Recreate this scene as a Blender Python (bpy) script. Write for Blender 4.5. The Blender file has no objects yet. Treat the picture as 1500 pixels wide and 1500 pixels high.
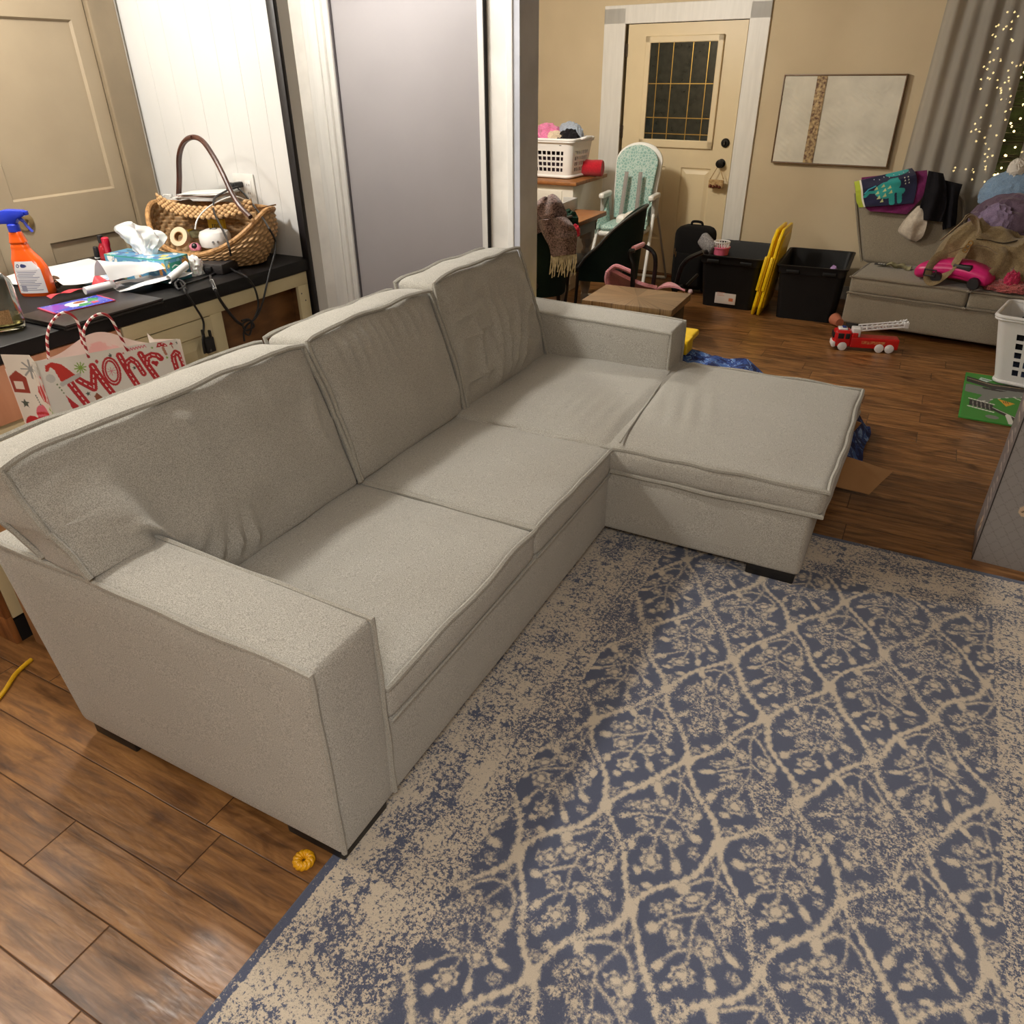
import bpy, bmesh, math, random
import numpy as np
from mathutils import Vector, Matrix, Euler, noise
from math import sin, cos, pi, radians, sqrt, atan2, tan, exp
random.seed(7); np.random.seed(7)
SC = bpy.context.scene
COL = SC.collection

# ---------------------------------------------------------------- camera calibration
CF, CP, CY, CR = 1089.4, .5347222, .49058, .008677
CPOS = np.array([0., 0., 1.7])
_f = np.array([-sin(CY)*cos(CP), cos(CY)*cos(CP), -sin(CP)])
_r = np.array([cos(CY), sin(CY), 0.]); _d = np.cross(_f, _r)
_r2 = _r*cos(CR)+_d*sin(CR); _d2 = -_r*sin(CR)+_d*cos(CR)
_R = np.stack([_r2, _d2, _f], 1)
def ray(x, y): return _R @ np.array([(x-750)/CF, (y-750)/CF, 1.])
def plane(x, y, P, n):
    d = ray(x, y); P = np.array(P, float); n = np.array(n, float)
    return Vector(CPOS + d*(((P-CPOS) @ n)/(d @ n)))
def atz(x, y, z=0.): return plane(x, y, (0, 0, z), (0, 0, 1))
def atx(x, y, X): return plane(x, y, (X, 0, 0), (1, 0, 0))
def aty(x, y, Y): return plane(x, y, (0, Y, 0), (0, 1, 0))

# ---------------------------------------------------------------- colour and materials
def lin(c):
    c = c/255.
    return c/12.92 if c <= .04045 else ((c+.055)/1.055)**2.4
def S(r, g, b, a=1.): return (lin(r), lin(g), lin(b), a)
MATS = {}
def newmat(name):
    m = bpy.data.materials.new(name); m.use_nodes = True
    nt = m.node_tree; b = nt.nodes['Principled BSDF']
    return m, nt, b
def nd(nt, t, **kw):
    n = nt.nodes.new(t)
    for k, v in kw.items():
        if k in n.inputs: n.inputs[k].default_value = v
        else: setattr(n, k, v)
    return n
def ramp(nt, fac, stops):
    r = nt.nodes.new('ShaderNodeValToRGB'); e = r.color_ramp.elements
    while len(e) < len(stops): e.new(.5)
    for i, (p, c) in enumerate(stops): e[i].position = p; e[i].color = c
    nt.links.new(fac, r.inputs['Fac']); return r
def mix(nt, fac, a, b, mode='MIX'):
    m = nt.nodes.new('ShaderNodeMix'); m.data_type = 'RGBA'; m.blend_type = mode
    for s, v in ((0, fac), (6, a), (7, b)):
        if hasattr(v, 'links'): nt.links.new(v, m.inputs[s])
        else: m.inputs[s].default_value = v
    return m.outputs[2]
def mth(nt, op, a, b=None):
    m = nt.nodes.new('ShaderNodeMath'); m.operation = op
    for i, v in enumerate((a, b)):
        if v is None: continue
        if hasattr(v, 'links'): nt.links.new(v, m.inputs[i])
        else: m.inputs[i].default_value = v
    return m.outputs[0]
def bumpn(nt, b, h, strength, dist=.002):
    n = nd(nt, 'ShaderNodeBump', Strength=strength, Distance=dist)
    nt.links.new(h, n.inputs['Height']); nt.links.new(n.outputs[0], b.inputs['Normal']); return n
def M(name, rgb, rough=.55, rgb2=None, scale=6., bump=0., bscale=None, metal=0., spec=.5, trans=0., coat=0., detail=4., stretch=None, sheen=0., emit=None, es=0., ior=None):
    if name in MATS: return MATS[name]
    m, nt, b = newmat(name); MATS[name] = m
    b.inputs['Roughness'].default_value = rough; b.inputs['Metallic'].default_value = metal
    b.inputs['Specular IOR Level'].default_value = spec
    b.inputs['Transmission Weight'].default_value = trans; b.inputs['Coat Weight'].default_value = coat
    b.inputs['Sheen Weight'].default_value = sheen
    if ior: b.inputs['IOR'].default_value = ior
    if emit: b.inputs['Emission Color'].default_value = S(*emit); b.inputs['Emission Strength'].default_value = es
    tc = nd(nt, 'ShaderNodeTexCoord'); co = tc.outputs['Object']
    if stretch:
        mp = nd(nt, 'ShaderNodeMapping', Scale=stretch); nt.links.new(co, mp.inputs[0]); co = mp.outputs[0]
    if rgb2 is None: rgb2 = tuple(max(0, c*.93) for c in rgb)
    n = nd(nt, 'ShaderNodeTexNoise', Scale=scale, Detail=detail); nt.links.new(co, n.inputs['Vector'])
    r = ramp(nt, n.outputs['Fac'], [(.35, S(*rgb2)), (.65, S(*rgb))])
    nt.links.new(r.outputs[0], b.inputs['Base Color'])
    if bump:
        n2 = nd(nt, 'ShaderNodeTexNoise', Scale=bscale or scale*4, Detail=4.); nt.links.new(co, n2.inputs['Vector'])
        bumpn(nt, b, n2.outputs['Fac'], bump)
    return m
def fabric(name, rgb, rgb2, s=420., bump=.35, big=(.94, 5.), rough=.95, cross=True):
    if name in MATS: return MATS[name]
    m, nt, b = newmat(name); MATS[name] = m
    b.inputs['Roughness'].default_value = rough; b.inputs['Specular IOR Level'].default_value = .15
    b.inputs['Sheen Weight'].default_value = .25 if sum(rgb) > 240 else .02; b.inputs['Sheen Roughness'].default_value = .6
    tc = nd(nt, 'ShaderNodeTexCoord'); co = tc.outputs['Object']
    n = nd(nt, 'ShaderNodeTexNoise', Scale=s, Detail=3.); nt.links.new(co, n.inputs['Vector'])
    r = ramp(nt, n.outputs['Fac'], [(.36, S(*rgb2)), (.64, S(*rgb))])
    n3 = nd(nt, 'ShaderNodeTexNoise', Scale=big[1], Detail=3.); nt.links.new(co, n3.inputs['Vector'])
    g = big[0]
    r3 = ramp(nt, n3.outputs['Fac'], [(.35, (g, g*.99, g*.98, 1)), (.65, (1, 1, 1, 1))])
    c = mix(nt, 1., r.outputs[0], r3.outputs[0], 'MULTIPLY')
    nt.links.new(c, b.inputs['Base Color'])
    v = nd(nt, 'ShaderNodeTexVoronoi', Scale=s*.9); nt.links.new(co, v.inputs['Vector'])
    h = mth(nt, 'ADD', n.outputs['Fac'], v.outputs['Distance'])
    bumpn(nt, b, h, bump, .0015)
    return m
def vcol(name, rough=.6, bump=0., bs=300., coat=0., sheen=0.):
    """material that reads the printed pattern stored on the surface"""
    if name in MATS: return MATS[name]
    m, nt, b = newmat(name); MATS[name] = m
    b.inputs['Roughness'].default_value = rough; b.inputs['Coat Weight'].default_value = coat; b.inputs['Sheen Weight'].default_value = sheen
    a = nd(nt, 'ShaderNodeVertexColor', layer_name='Col'); nt.links.new(a.outputs[0], b.inputs['Base Color'])
    if bump:
        tc = nd(nt, 'ShaderNodeTexCoord'); n = nd(nt, 'ShaderNodeTexNoise', Scale=bs, Detail=3.)
        nt.links.new(tc.outputs['Object'], n.inputs['Vector']); bumpn(nt, b, n.outputs['Fac'], bump)
    return m

# ---------------------------------------------------------------- objects
def thing(name, label=None, cat=None, loc=(0, 0, 0), rz=0., group=None, kind=None):
    o = bpy.data.objects.new(name, None); COL.objects.link(o)
    o.empty_display_size = .05
    o.location = loc; o.rotation_euler = (0, 0, rz)
    tag(o, label, cat, group, kind); return o
def tag(o, label=None, cat=None, group=None, kind=None):
    if label: o['label'] = label
    if cat: o['category'] = cat
    if group: o['group'] = group
    if kind: o['kind'] = kind
    return o
def wm(o): return Matrix.Translation(o.location) @ o.rotation_euler.to_matrix().to_4x4()
def root_of(o):
    while o.parent: o = o.parent
    return o
def obj(name, bm, mat, parent=None, world=False, smooth=True, label=None, ang=35., loc=None, rz=0.):
    """bm in the thing's own frame (or in world space when world=True) becomes one mesh object"""
    if loc is not None:   # a single mesh thing with its origin at its base
        bm.transform((Matrix.Translation(loc) @ Matrix.Rotation(rz, 4, 'Z')).inverted() if world else Matrix.Identity(4))
    elif parent is not None and world:
        bm.transform(wm(root_of(parent)).inverted())
    bmesh.ops.recalc_face_normals(bm, faces=bm.faces[:])
    me = bpy.data.meshes.new(name)
    if smooth:
        for f in bm.faces: f.smooth = True
        for e in bm.edges:
            if len(e.link_faces) == 2 and e.calc_face_angle(0) > radians(ang): e.smooth = False
    bm.to_mesh(me); bm.free()
    o = bpy.data.objects.new(name, me); COL.objects.link(o)
    for m in (mat if isinstance(mat, (list, tuple)) else [mat]): me.materials.append(m)
    if loc is not None: o.location = loc; o.rotation_euler = (0, 0, rz)
    if parent is not None: o.parent = parent
    if label: o['label'] = label
    return o
def struct(name, bm, mat, parent=None, **kw):
    o = obj(name, bm, mat, parent, smooth=kw.pop('smooth', False), **kw)
    o['kind'] = 'structure'; return o
def dup(root, loc, rz, label=None, group=None):
    def cp(o, p):
        c = o.copy(); COL.objects.link(c)
        if p: c.parent = p
        for ch in list(o.children): cp(ch, c)
        return c
    r = cp(root, None); r.location = loc; r.rotation_euler = (0, 0, rz)
    if label: r['label'] = label
    if group: r['group'] = group
    return r
def BM(): return bmesh.new()

# ---------------------------------------------------------------- shapes
def setmi(bm, n0, mi):
    bm.faces.ensure_lookup_table()
    for f in bm.faces[n0:]: f.material_index = mi
def box(bm, x0, x1, y0, y1, z0, z1, bev=0., seg=2, mi=0, mat=None):
    t = bmesh.new()
    bmesh.ops.create_cube(t, size=1.)
    bmesh.ops.scale(t, vec=(x1-x0, y1-y0, z1-z0), verts=t.verts)
    bmesh.ops.translate(t, vec=((x0+x1)/2, (y0+y1)/2, (z0+z1)/2), verts=t.verts)
    if bev: bmesh.ops.bevel(t, geom=t.edges[:], offset=min(bev, .49*min(x1-x0, y1-y0, z1-z0)), segments=seg, affect='EDGES', profile=.5)
    merge(bm, t, mat, mi)
def merge(bm, t, mat=None, mi=0):
    if mat is not None: t.transform(mat)
    n = {}
    for v in t.verts: n[v] = bm.verts.new(v.co)
    for f in t.faces:
        try:
            g = bm.faces.new([n[v] for v in f.verts]); g.material_index = mi or f.material_index
        except ValueError: pass
    t.free()
def _samples(a, b, r, n):
    s = [a, a+r*.15, a+r*.5, a+r] + [a+r+(b-a-2*r)*i/n for i in range(1, n)] + [b-r, b-r*.5, b-r*.15, b]
    return s
def rbox(bm, x0, x1, y0, y1, z0, z1, r=.02, n=(8, 8, 4), bulge=(0, 0, 0), deform=None, mi=0):
    """soft box: rounded edges, faces bulging outwards, free deformation of each vertex"""
    lo = Vector((x0, y0, z0)); hi = Vector((x1, y1, z1))
    r = min(r, .49*min(hi-lo))
    ax = [_samples(lo[i], hi[i], r, n[i]) for i in range(3)]
    t = bmesh.new(); cache = {}
    def vert(p):
        k = tuple(round(c, 6) for c in p)
        if k in cache: return cache[k]
        q = Vector([min(max(p[i], lo[i]+r), hi[i]-r) for i in range(3)])
        d = Vector(p)-q
        nrm = d.normalized() if d.length > 1e-9 else Vector((0, 0, 0))
        w = q + nrm*r
        s = [max(0., 1-((2*p[i]-lo[i]-hi[i])/(hi[i]-lo[i]))**2) for i in range(3)]
        w += Vector((nrm.x*bulge[0]*(s[1]*s[2])**.7, nrm.y*bulge[1]*(s[0]*s[2])**.7, nrm.z*bulge[2]*(s[0]*s[1])**.7))
        if deform: w = deform(w)
        v = t.verts.new(w); cache[k] = v; return v
    for a in range(3):
        b, c = (a+1) % 3, (a+2) % 3
        for side in (lo[a], hi[a]):
            for i in range(len(ax[b])-1):
                for j in range(len(ax[c])-1):
                    ps = []
                    for (ii, jj) in ((i, j), (i+1, j), (i+1, j+1), (i, j+1)):
                        p = [0, 0, 0]; p[a] = side; p[b] = ax[b][ii]; p[c] = ax[c][jj]; ps.append(vert(p))
                    if len(set(ps)) == 4:
                        try: t.faces.new(ps)
                        except ValueError: pass
    merge(bm, t, None, mi)
def catmull(pts, n=6, closed=False):
    P = [Vector(p) for p in pts]; out = []
    N = len(P); rng = range(N if closed else N-1)
    for i in rng:
        if closed: a, b, c, d = P[i-1], P[i], P[(i+1) % N], P[(i+2) % N]
        else: a, b, c, d = P[max(i-1, 0)], P[i], P[i+1], P[min(i+2, N-1)]
        for k in range(n):
            t = k/n
            out.append(.5*((2*b)+(c-a)*t+(2*a-5*b+4*c-d)*t*t+(3*b-a-3*c+d)*t**3))
    if not closed: out.append(P[-1])
    return out
def tube(bm, pts, r, seg=8, closed=False, mi=0, flat=None):
    P = [Vector(p) for p in pts]; N = len(P)
    T = []
    for i in range(N):
        if closed: t = P[(i+1) % N]-P[i-1]
        else: t = P[min(i+1, N-1)]-P[max(i-1, 0)]
        T.append(t.normalized() if t.length > 1e-9 else Vector((0, 0, 1)))
    up = Vector((0, 0, 1)) if abs(T[0].z) < .9 else Vector((1, 0, 0))
    nrm = (up - T[0]*up.dot(T[0])).normalized(); rings = []
    for i in range(N):
        nrm = (nrm - T[i]*nrm.dot(T[i]))
        nrm = nrm.normalized() if nrm.length > 1e-6 else T[i].orthogonal().normalized()
        bi = T[i].cross(nrm); rr = r[i] if isinstance(r, (list, tuple)) else r
        fl = flat or 1.
        rings.append([bm.verts.new(P[i]+nrm*cos(2*pi*k/seg)*rr*fl+bi*sin(2*pi*k/seg)*rr) for k in range(seg)])
    for i in range(N if closed else N-1):
        a, b = rings[i], rings[(i+1) % N]
        for k in range(seg):
            f = bm.faces.new((a[k], a[(k+1) % seg], b[(k+1) % seg], b[k])); f.material_index = mi
    if not closed:
        for rg in (rings[0][::-1], rings[-1]):
            f = bm.faces.new(rg); f.material_index = mi
def lathe(bm, prof, seg=32, mat=None, mi=0, sx=1., sy=1., cap=True):
    t = bmesh.new(); rings = []
    for r, z in prof:
        rings.append([t.verts.new((r*cos(2*pi*k/seg)*sx, r*sin(2*pi*k/seg)*sy, z)) for k in range(seg)])
    for a, b in zip(rings, rings[1:]):
        for k in range(seg): t.faces.new((a[k], a[(k+1) % seg], b[(k+1) % seg], b[k]))
    if cap:
        if prof[0][0] > 1e-5: t.faces.new(rings[0][::-1])
        if prof[-1][0] > 1e-5: t.faces.new(rings[-1])
    bmesh.ops.remove_doubles(t, verts=t.verts, dist=1e-6)
    merge(bm, t, mat, mi)
def prism(bm, pts, h, mat=None, mi=0, bev=0.):
    t = bmesh.new()
    a = [t.verts.new((x, y, 0)) for x, y in pts]; f = t.faces.new(a)
    e = bmesh.ops.extrude_face_region(t, geom=[f])
    bmesh.ops.translate(t, vec=(0, 0, h), verts=[v for v in e['geom'] if isinstance(v, bmesh.types.BMVert)])
    if bev: bmesh.ops.bevel(t, geom=t.edges[:], offset=bev, segments=2, affect='EDGES', profile=.5)
    merge(bm, t, mat, mi)
def sheet(bm, nu, nv, fn, th=0., mi=0):
    t = bmesh.new()
    V = [[t.verts.new(fn(i/nu, j/nv)) for j in range(nv+1)] for i in range(nu+1)]
    for i in range(nu):
        for j in range(nv): t.faces.new((V[i][j], V[i+1][j], V[i+1][j+1], V[i][j+1]))
    if th:
        bmesh.ops.recalc_face_normals(t, faces=t.faces[:])
        bmesh.ops.solidify(t, geom=t.faces[:], thickness=th)
    merge(bm, t, None, mi)
def nz(x, y, z=0., s=1.): return noise.noise(Vector((x*s, y*s, z*s)))
def fold(x, y, z=0., s=1.):
    return 1-abs(noise.noise(Vector((x*s, y*s, z*s))))*2
def heap(bm, sx, sy, sz, seed=0, sub=4, amp=.3, fr=2.2, flat=True, mi=0, mat=None, pw=1.):
    """a crumpled lump of cloth resting on z=0"""
    t = bmesh.new(); bmesh.ops.create_icosphere(t, subdivisions=sub, radius=1.)
    for v in t.verts:
        p = v.co.copy()
        k = 1 + amp*(fold(p.x, p.y, p.z+seed*7.3, fr)*.6 + fold(p.x, p.y+seed*3.1, p.z, fr*2.3)*.35 - .5)
        q = p*k
        if flat: q.z = max(q.z, -.35)+.35
        v.co = Vector((q.x*sx, q.y*sy, q.z*sz/1.35))
    merge(bm, t, mat, mi)
def T(x=0, y=0, z=0): return Matrix.Translation((x, y, z))
def RX(a): return Matrix.Rotation(a, 4, 'X')
def RY(a): return Matrix.Rotation(a, 4, 'Y')
def RZ(a): return Matrix.Rotation(a, 4, 'Z')

# ---------------------------------------------------------------- printed patterns stored on a fine mesh
class Canvas:
    def __init__(s, W, H, res, base):
        s.W, s.H = W, H; s.nu = max(2, int(W/res)); s.nv = max(2, int(H/res))
        u = np.linspace(0, W, s.nu+1); v = np.linspace(0, H, s.nv+1)
        s.X, s.Y = [a.T.ravel() for a in np.meshgrid(u, v)]
        s.X = np.repeat(u, s.nv+1); s.Y = np.tile(v, s.nu+1)
        s.C = np.empty((len(s.X), 3)); s.C[:] = S(*base)[:3]
    def put(s, mask, col): s.C[mask] = S(*col)[:3]
    def dseg(s, p, q):
        px, py = p; dx, dy = q[0]-px, q[1]-py; L = dx*dx+dy*dy+1e-12
        t = np.clip(((s.X-px)*dx+(s.Y-py)*dy)/L, 0, 1)
        return np.hypot(s.X-px-t*dx, s.Y-py-t*dy), t*sqrt(L)
    def line(s, pts, w, col, dash=None, dcol=(245, 235, 230), dw=.25):
        for p, q in zip(pts, pts[1:]):
            d, t = s.dseg(p, q); s.put(d < w/2, col)
        if dash:
            for p, q in zip(pts, pts[1:]):
                d, t = s.dseg(p, q); s.put((d < w*dw/2) & ((t % dash) < dash*.6), dcol)
    def ell(s, c, rx, ry, col, ring=0., rot=0.):
        x, y = s.X-c[0], s.Y-c[1]
        if rot: x, y = x*cos(rot)+y*sin(rot), -x*sin(rot)+y*cos(rot)
        d = np.hypot(x/rx, y/ry); m = d < 1
        if ring: m &= d > 1-ring
        s.put(m, col)
    def poly(s, pts, col):
        m = np.zeros(len(s.X), bool); n = len(pts)
        for i in range(n):
            (x0, y0), (x1, y1) = pts[i], pts[(i+1) % n]
            if y0 == y1: continue
            c = ((y0 > s.Y) != (y1 > s.Y)) & (s.X < (x1-x0)*(s.Y-y0)/(y1-y0)+x0); m ^= c
        s.put(m, col)
    def rect(s, x0, y0, x1, y1, col): s.put((s.X > x0) & (s.X < x1) & (s.Y > y0) & (s.Y < y1), col)
    def star(s, c, r, col, n=5, inner=.45):
        s.poly([(c[0]+(r if k % 2 == 0 else r*inner)*sin(pi*k/n), c[1]-(r if k % 2 == 0 else r*inner)*cos(pi*k/n)) for k in range(2*n)], col)
    def flake(s, c, r, w, col, n=4):
        for k in range(n):
            a = pi*k/n; s.line([(c[0]-r*cos(a), c[1]-r*sin(a)), (c[0]+r*cos(a), c[1]+r*sin(a))], w, col)
    def mesh(s, name, fn, mat, parent=None, world=False, label=None, loc=None, rz=0., th=0.):
        """fn(x, y) in canvas metres -> point"""
        pts = [Vector(fn(x, y)) for x, y in zip(s.X, s.Y)]
        if world and parent is not None:
            inv = wm(root_of(parent)).inverted(); pts = [inv @ p for p in pts]
        if world and loc is not None:
            inv = (Matrix.Translation(loc) @ Matrix.Rotation(rz, 4, 'Z')).inverted(); pts = [inv @ p for p in pts]
        F = []; k = s.nv+1
        for i in range(s.nu):
            for j in range(s.nv): F.append((i*k+j, i*k+j+1, (i+1)*k+j+1, (i+1)*k+j))
        me = bpy.data.meshes.new(name); me.from_pydata(pts, [], F)
        at = me.color_attributes.new('Col', 'FLOAT_COLOR', 'POINT')
        c4 = np.ones((len(pts), 4), np.float32); c4[:, :3] = s.C
        at.data.foreach_set('color', c4.ravel())
        me.polygons.foreach_set('use_smooth', [True]*len(F)); me.materials.append(mat); me.update()
        o = bpy.data.objects.new(name, me); COL.objects.link(o)
        if th:
            md = o.modifiers.new('Solidify', 'SOLIDIFY'); md.thickness = th; md.offset = -1
        if loc is not None: o.location = loc; o.rotation_euler = (0, 0, rz)
        if parent is not None: o.parent = parent
        if label: o['label'] = label
        return o
EXPO = .42
WARM = (1., .95, .89)
LIGHTS = [
    ('counter_light', 'POINT', (-2.74, 1.52, 2.45), 78, (1., .97, .915), .09),
    ('kitchen_light', 'POINT', (-3.05, .35, 2.4), 24, (1., .96, .90), .10),
    ('room_fill', 'AREA', (.25, -.55, 2.46), 42, WARM, 1.0),  # broad fill added overhead by the camera, not a known fixture
    ('dining_light', 'POINT', (-2.75, 4.9, 2.3), 80, (1., .955, .87), .09),
    ('hall_fill', 'POINT', (-2.6, 3.05, 2.35), 25, (1., .97, .94), .1),  # added lamp that brightens the walled-off hall, no fixture seen there
]
# ================================================================ camera, light
cam = bpy.data.cameras.new('camera'); co = bpy.data.objects.new('camera', cam); COL.objects.link(co)
cam.sensor_width = 36.; cam.sensor_fit = 'HORIZONTAL'; cam.lens = 36.*CF/1500.; cam.clip_start = .02
m3 = Matrix((tuple(_r2), tuple(-_d2), tuple(-_f))).transposed()
co.matrix_world = Matrix.Translation(Vector(CPOS)) @ m3.to_4x4(); SC.camera = co
SC.view_settings.view_transform = 'Standard'; SC.view_settings.look = 'None'
SC.view_settings.gamma = 1.; SC.view_settings.exposure = EXPO; SC.view_settings.use_curve_mapping = False
w = bpy.data.worlds.new('night'); SC.world = w; w.use_nodes = True
w.node_tree.nodes['Background'].inputs[0].default_value = (.01, .012, .02, 1); w.node_tree.nodes['Background'].inputs[1].default_value = .3
def light(name, kind, loc, power, col, size=.1, rot=None, spot=None):
    l = bpy.data.lights.new(name, kind); l.energy = power; l.color = col
    if kind == 'AREA': l.shape = 'DISK'; l.size = size
    else: l.shadow_soft_size = size
    if spot: l.spot_size, l.spot_blend = spot
    o = bpy.data.objects.new(name, l); COL.objects.link(o); o.location = loc
    if rot: o.rotation_euler = rot
    return o
for a in LIGHTS: light(*a)
SC.cycles.sample_clamp_indirect = 3.; SC.cycles.caustics_refractive = False; SC.cycles.caustics_reflective = False

# ================================================================ floor
def floor_mat():
    m, nt, b = newmat('wood_floor')
    tc = nd(nt, 'ShaderNodeTexCoord'); sp = nd(nt, 'ShaderNodeSeparateXYZ'); nt.links.new(tc.outputs['Object'], sp.inputs[0])
    x, y = sp.outputs[0], sp.outputs[1]
    wob = nd(nt, 'ShaderNodeTexNoise', Scale=3.); nt.links.new(tc.outputs['Object'], wob.inputs['Vector'])
    yy = mth(nt, 'ADD', mth(nt, 'MULTIPLY', mth(nt, 'SUBTRACT', y, .735), 1/.148), mth(nt, 'MULTIPLY', mth(nt, 'SUBTRACT', wob.outputs[0], .5), .04))
    pid = mth(nt, 'FLOOR', yy); fy = mth(nt, 'FRACT', yy)
    wn = nd(nt, 'ShaderNodeTexWhiteNoise', noise_dimensions='1D'); nt.links.new(pid, wn.inputs['W'])
    xx = mth(nt, 'ADD', mth(nt, 'MULTIPLY', x, 1/1.05), mth(nt, 'MULTIPLY', wn.outputs[0], 7.3))
    lid = mth(nt, 'FLOOR', xx); fx = mth(nt, 'FRACT', xx)
    cv = nd(nt, 'ShaderNodeCombineXYZ'); nt.links.new(pid, cv.inputs[0]); nt.links.new(lid, cv.inputs[1])
    wn2 = nd(nt, 'ShaderNodeTexWhiteNoise', noise_dimensions='2D'); nt.links.new(cv.outputs[0], wn2.inputs['Vector'])
    # grain, shifted per plank
    off = nd(nt, 'ShaderNodeVectorMath', operation='SCALE'); nt.links.new(wn2.outputs['Color'], off.inputs[0]); off.inputs['Scale'].default_value = 20.
    ad = nd(nt, 'ShaderNodeVectorMath', operation='ADD'); nt.links.new(tc.outputs['Object'], ad.inputs[0]); nt.links.new(off.outputs[0], ad.inputs[1])
    mp = nd(nt, 'ShaderNodeMapping', Scale=(2.6, 26., 1.)); nt.links.new(ad.outputs[0], mp.inputs[0])
    g = nd(nt, 'ShaderNodeTexNoise', Scale=1.6, Detail=7., Roughness=.62, Distortion=.6); nt.links.new(mp.outputs[0], g.inputs['Vector'])
    mp2 = nd(nt, 'ShaderNodeMapping', Scale=(2.2, 6., 1.)); nt.links.new(ad.outputs[0], mp2.inputs[0])
    k = nd(nt, 'ShaderNodeTexNoise', Scale=1.8, Detail=4., Distortion=1.2); nt.links.new(mp2.outputs[0], k.inputs['Vector'])
    c1 = ramp(nt, g.outputs['Fac'], [(.28, S(80, 52, 29)), (.45, S(122, 84, 47)), (.6, S(151, 108, 64)), (.78, S(174, 131, 84))])
    kr = ramp(nt, k.outputs['Fac'], [(.3, (.42, .36, .32, 1)), (.48, (1, 1, 1, 1)), (1., (1.12, 1.08, 1.04, 1))])
    c2 = mix(nt, 1., c1.outputs[0], kr.outputs[0], 'MULTIPLY')
    tr = ramp(nt, wn2.outputs['Value'], [(0., (.66, .6, .56, 1)), (.5, (.95, .93, .92, 1)), (1., (1.25, 1.2, 1.12, 1))])
    c3 = mix(nt, .85, c2, tr.outputs[0], 'MULTIPLY')
    # seams
    ey = mth(nt, 'MINIMUM', fy, mth(nt, 'SUBTRACT', 1., fy))
    ex = mth(nt, 'MULTIPLY', mth(nt, 'MINIMUM', fx, mth(nt, 'SUBTRACT', 1., fx)), 1.05/.148)
    e = mth(nt, 'MINIMUM', ey, ex)
    sm = nd(nt, 'ShaderNodeMapRange', interpolation_type='SMOOTHSTEP'); nt.links.new(e, sm.inputs[0]); sm.inputs[1].default_value = 0.; sm.inputs[2].default_value = .020
    c4 = mix(nt, sm.outputs[0], S(56, 32, 17), c3)
    nt.links.new(c4, b.inputs['Base Color'])
    rr = ramp(nt, g.outputs['Fac'], [(.3, (.42, .42, .42, 1)), (.7, (.27, .27, .27, 1))]); nt.links.new(rr.outputs[0], b.inputs['Roughness'])
    mp3 = nd(nt, 'ShaderNodeMapping', Scale=(9., 26., 1.)); nt.links.new(ad.outputs[0], mp3.inputs[0])
    s = nd(nt, 'ShaderNodeTexNoise', Scale=1.3, Detail=2.); nt.links.new(mp3.outputs[0], s.inputs['Vector'])
    h = mth(nt, 'ADD', mth(nt, 'MULTIPLY', sm.outputs[0], 1.2), mth(nt, 'ADD', mth(nt, 'MULTIPLY', s.outputs[0], 1.3), mth(nt, 'MULTIPLY', g.outputs[0], .5)))
    bumpn(nt, b, h, .38, .004)
    return m
bm = BM(); box(bm, -5.6, 3.2, -2.4, 7.9, -.05, 0.); struct('floor', bm, floor_mat())
PAINT = M('cream_wall', (208, 190, 158), .75, (203, 185, 153), 3., bump=.05, bscale=60)
WHITE = M('white_paint', (217, 216, 213), .5, (212, 211, 208), 3., bump=.04, bscale=40)
WTRIM = M('white_trim', (232, 229, 222), .42, (224, 221, 214), 9., bump=.06, bscale=50, stretch=(4, 4, .4))
CEIL = M('ceiling_paint', (226, 220, 206), .9)
TAN = M('tan_paint', (160, 144, 119), .5, (154, 138, 114), 4., bump=.04, bscale=50)
GREY = M('grey_door_paint', (170, 165, 166), .45, (166, 161, 162), 2.5, bump=.02, bscale=60)
DARK = M('black_paint', (27, 24, 27), .45, (22, 20, 22), 12.)
bm = BM(); box(bm, -5.6, 3.2, -2.4, 7.9, 2.5, 2.55); struct('ceiling', bm, CEIL)

# ---- kitchen side: tan door wall behind the counter
bm = BM(); box(bm, -3.52, -3.42, -2.4, 2.68, 0, 2.5); struct('wall_left', bm, M('wall_left_paint', (206, 196, 178), .7))
bm = BM(); box(bm, -3.6, 3.2, -2.5, -2.4, 0, 2.5); struct('wall_rear', bm, PAINT)
bm = BM(); box(bm, 3.2, 3.3, -2.5, 7.9, 0, 2.5); struct('wall_right', bm, PAINT)
bm = BM(); box(bm, -5.7, -5.6, 3.76, 7.9, 0, 2.5); struct('wall_dining', bm, PAINT)
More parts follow.
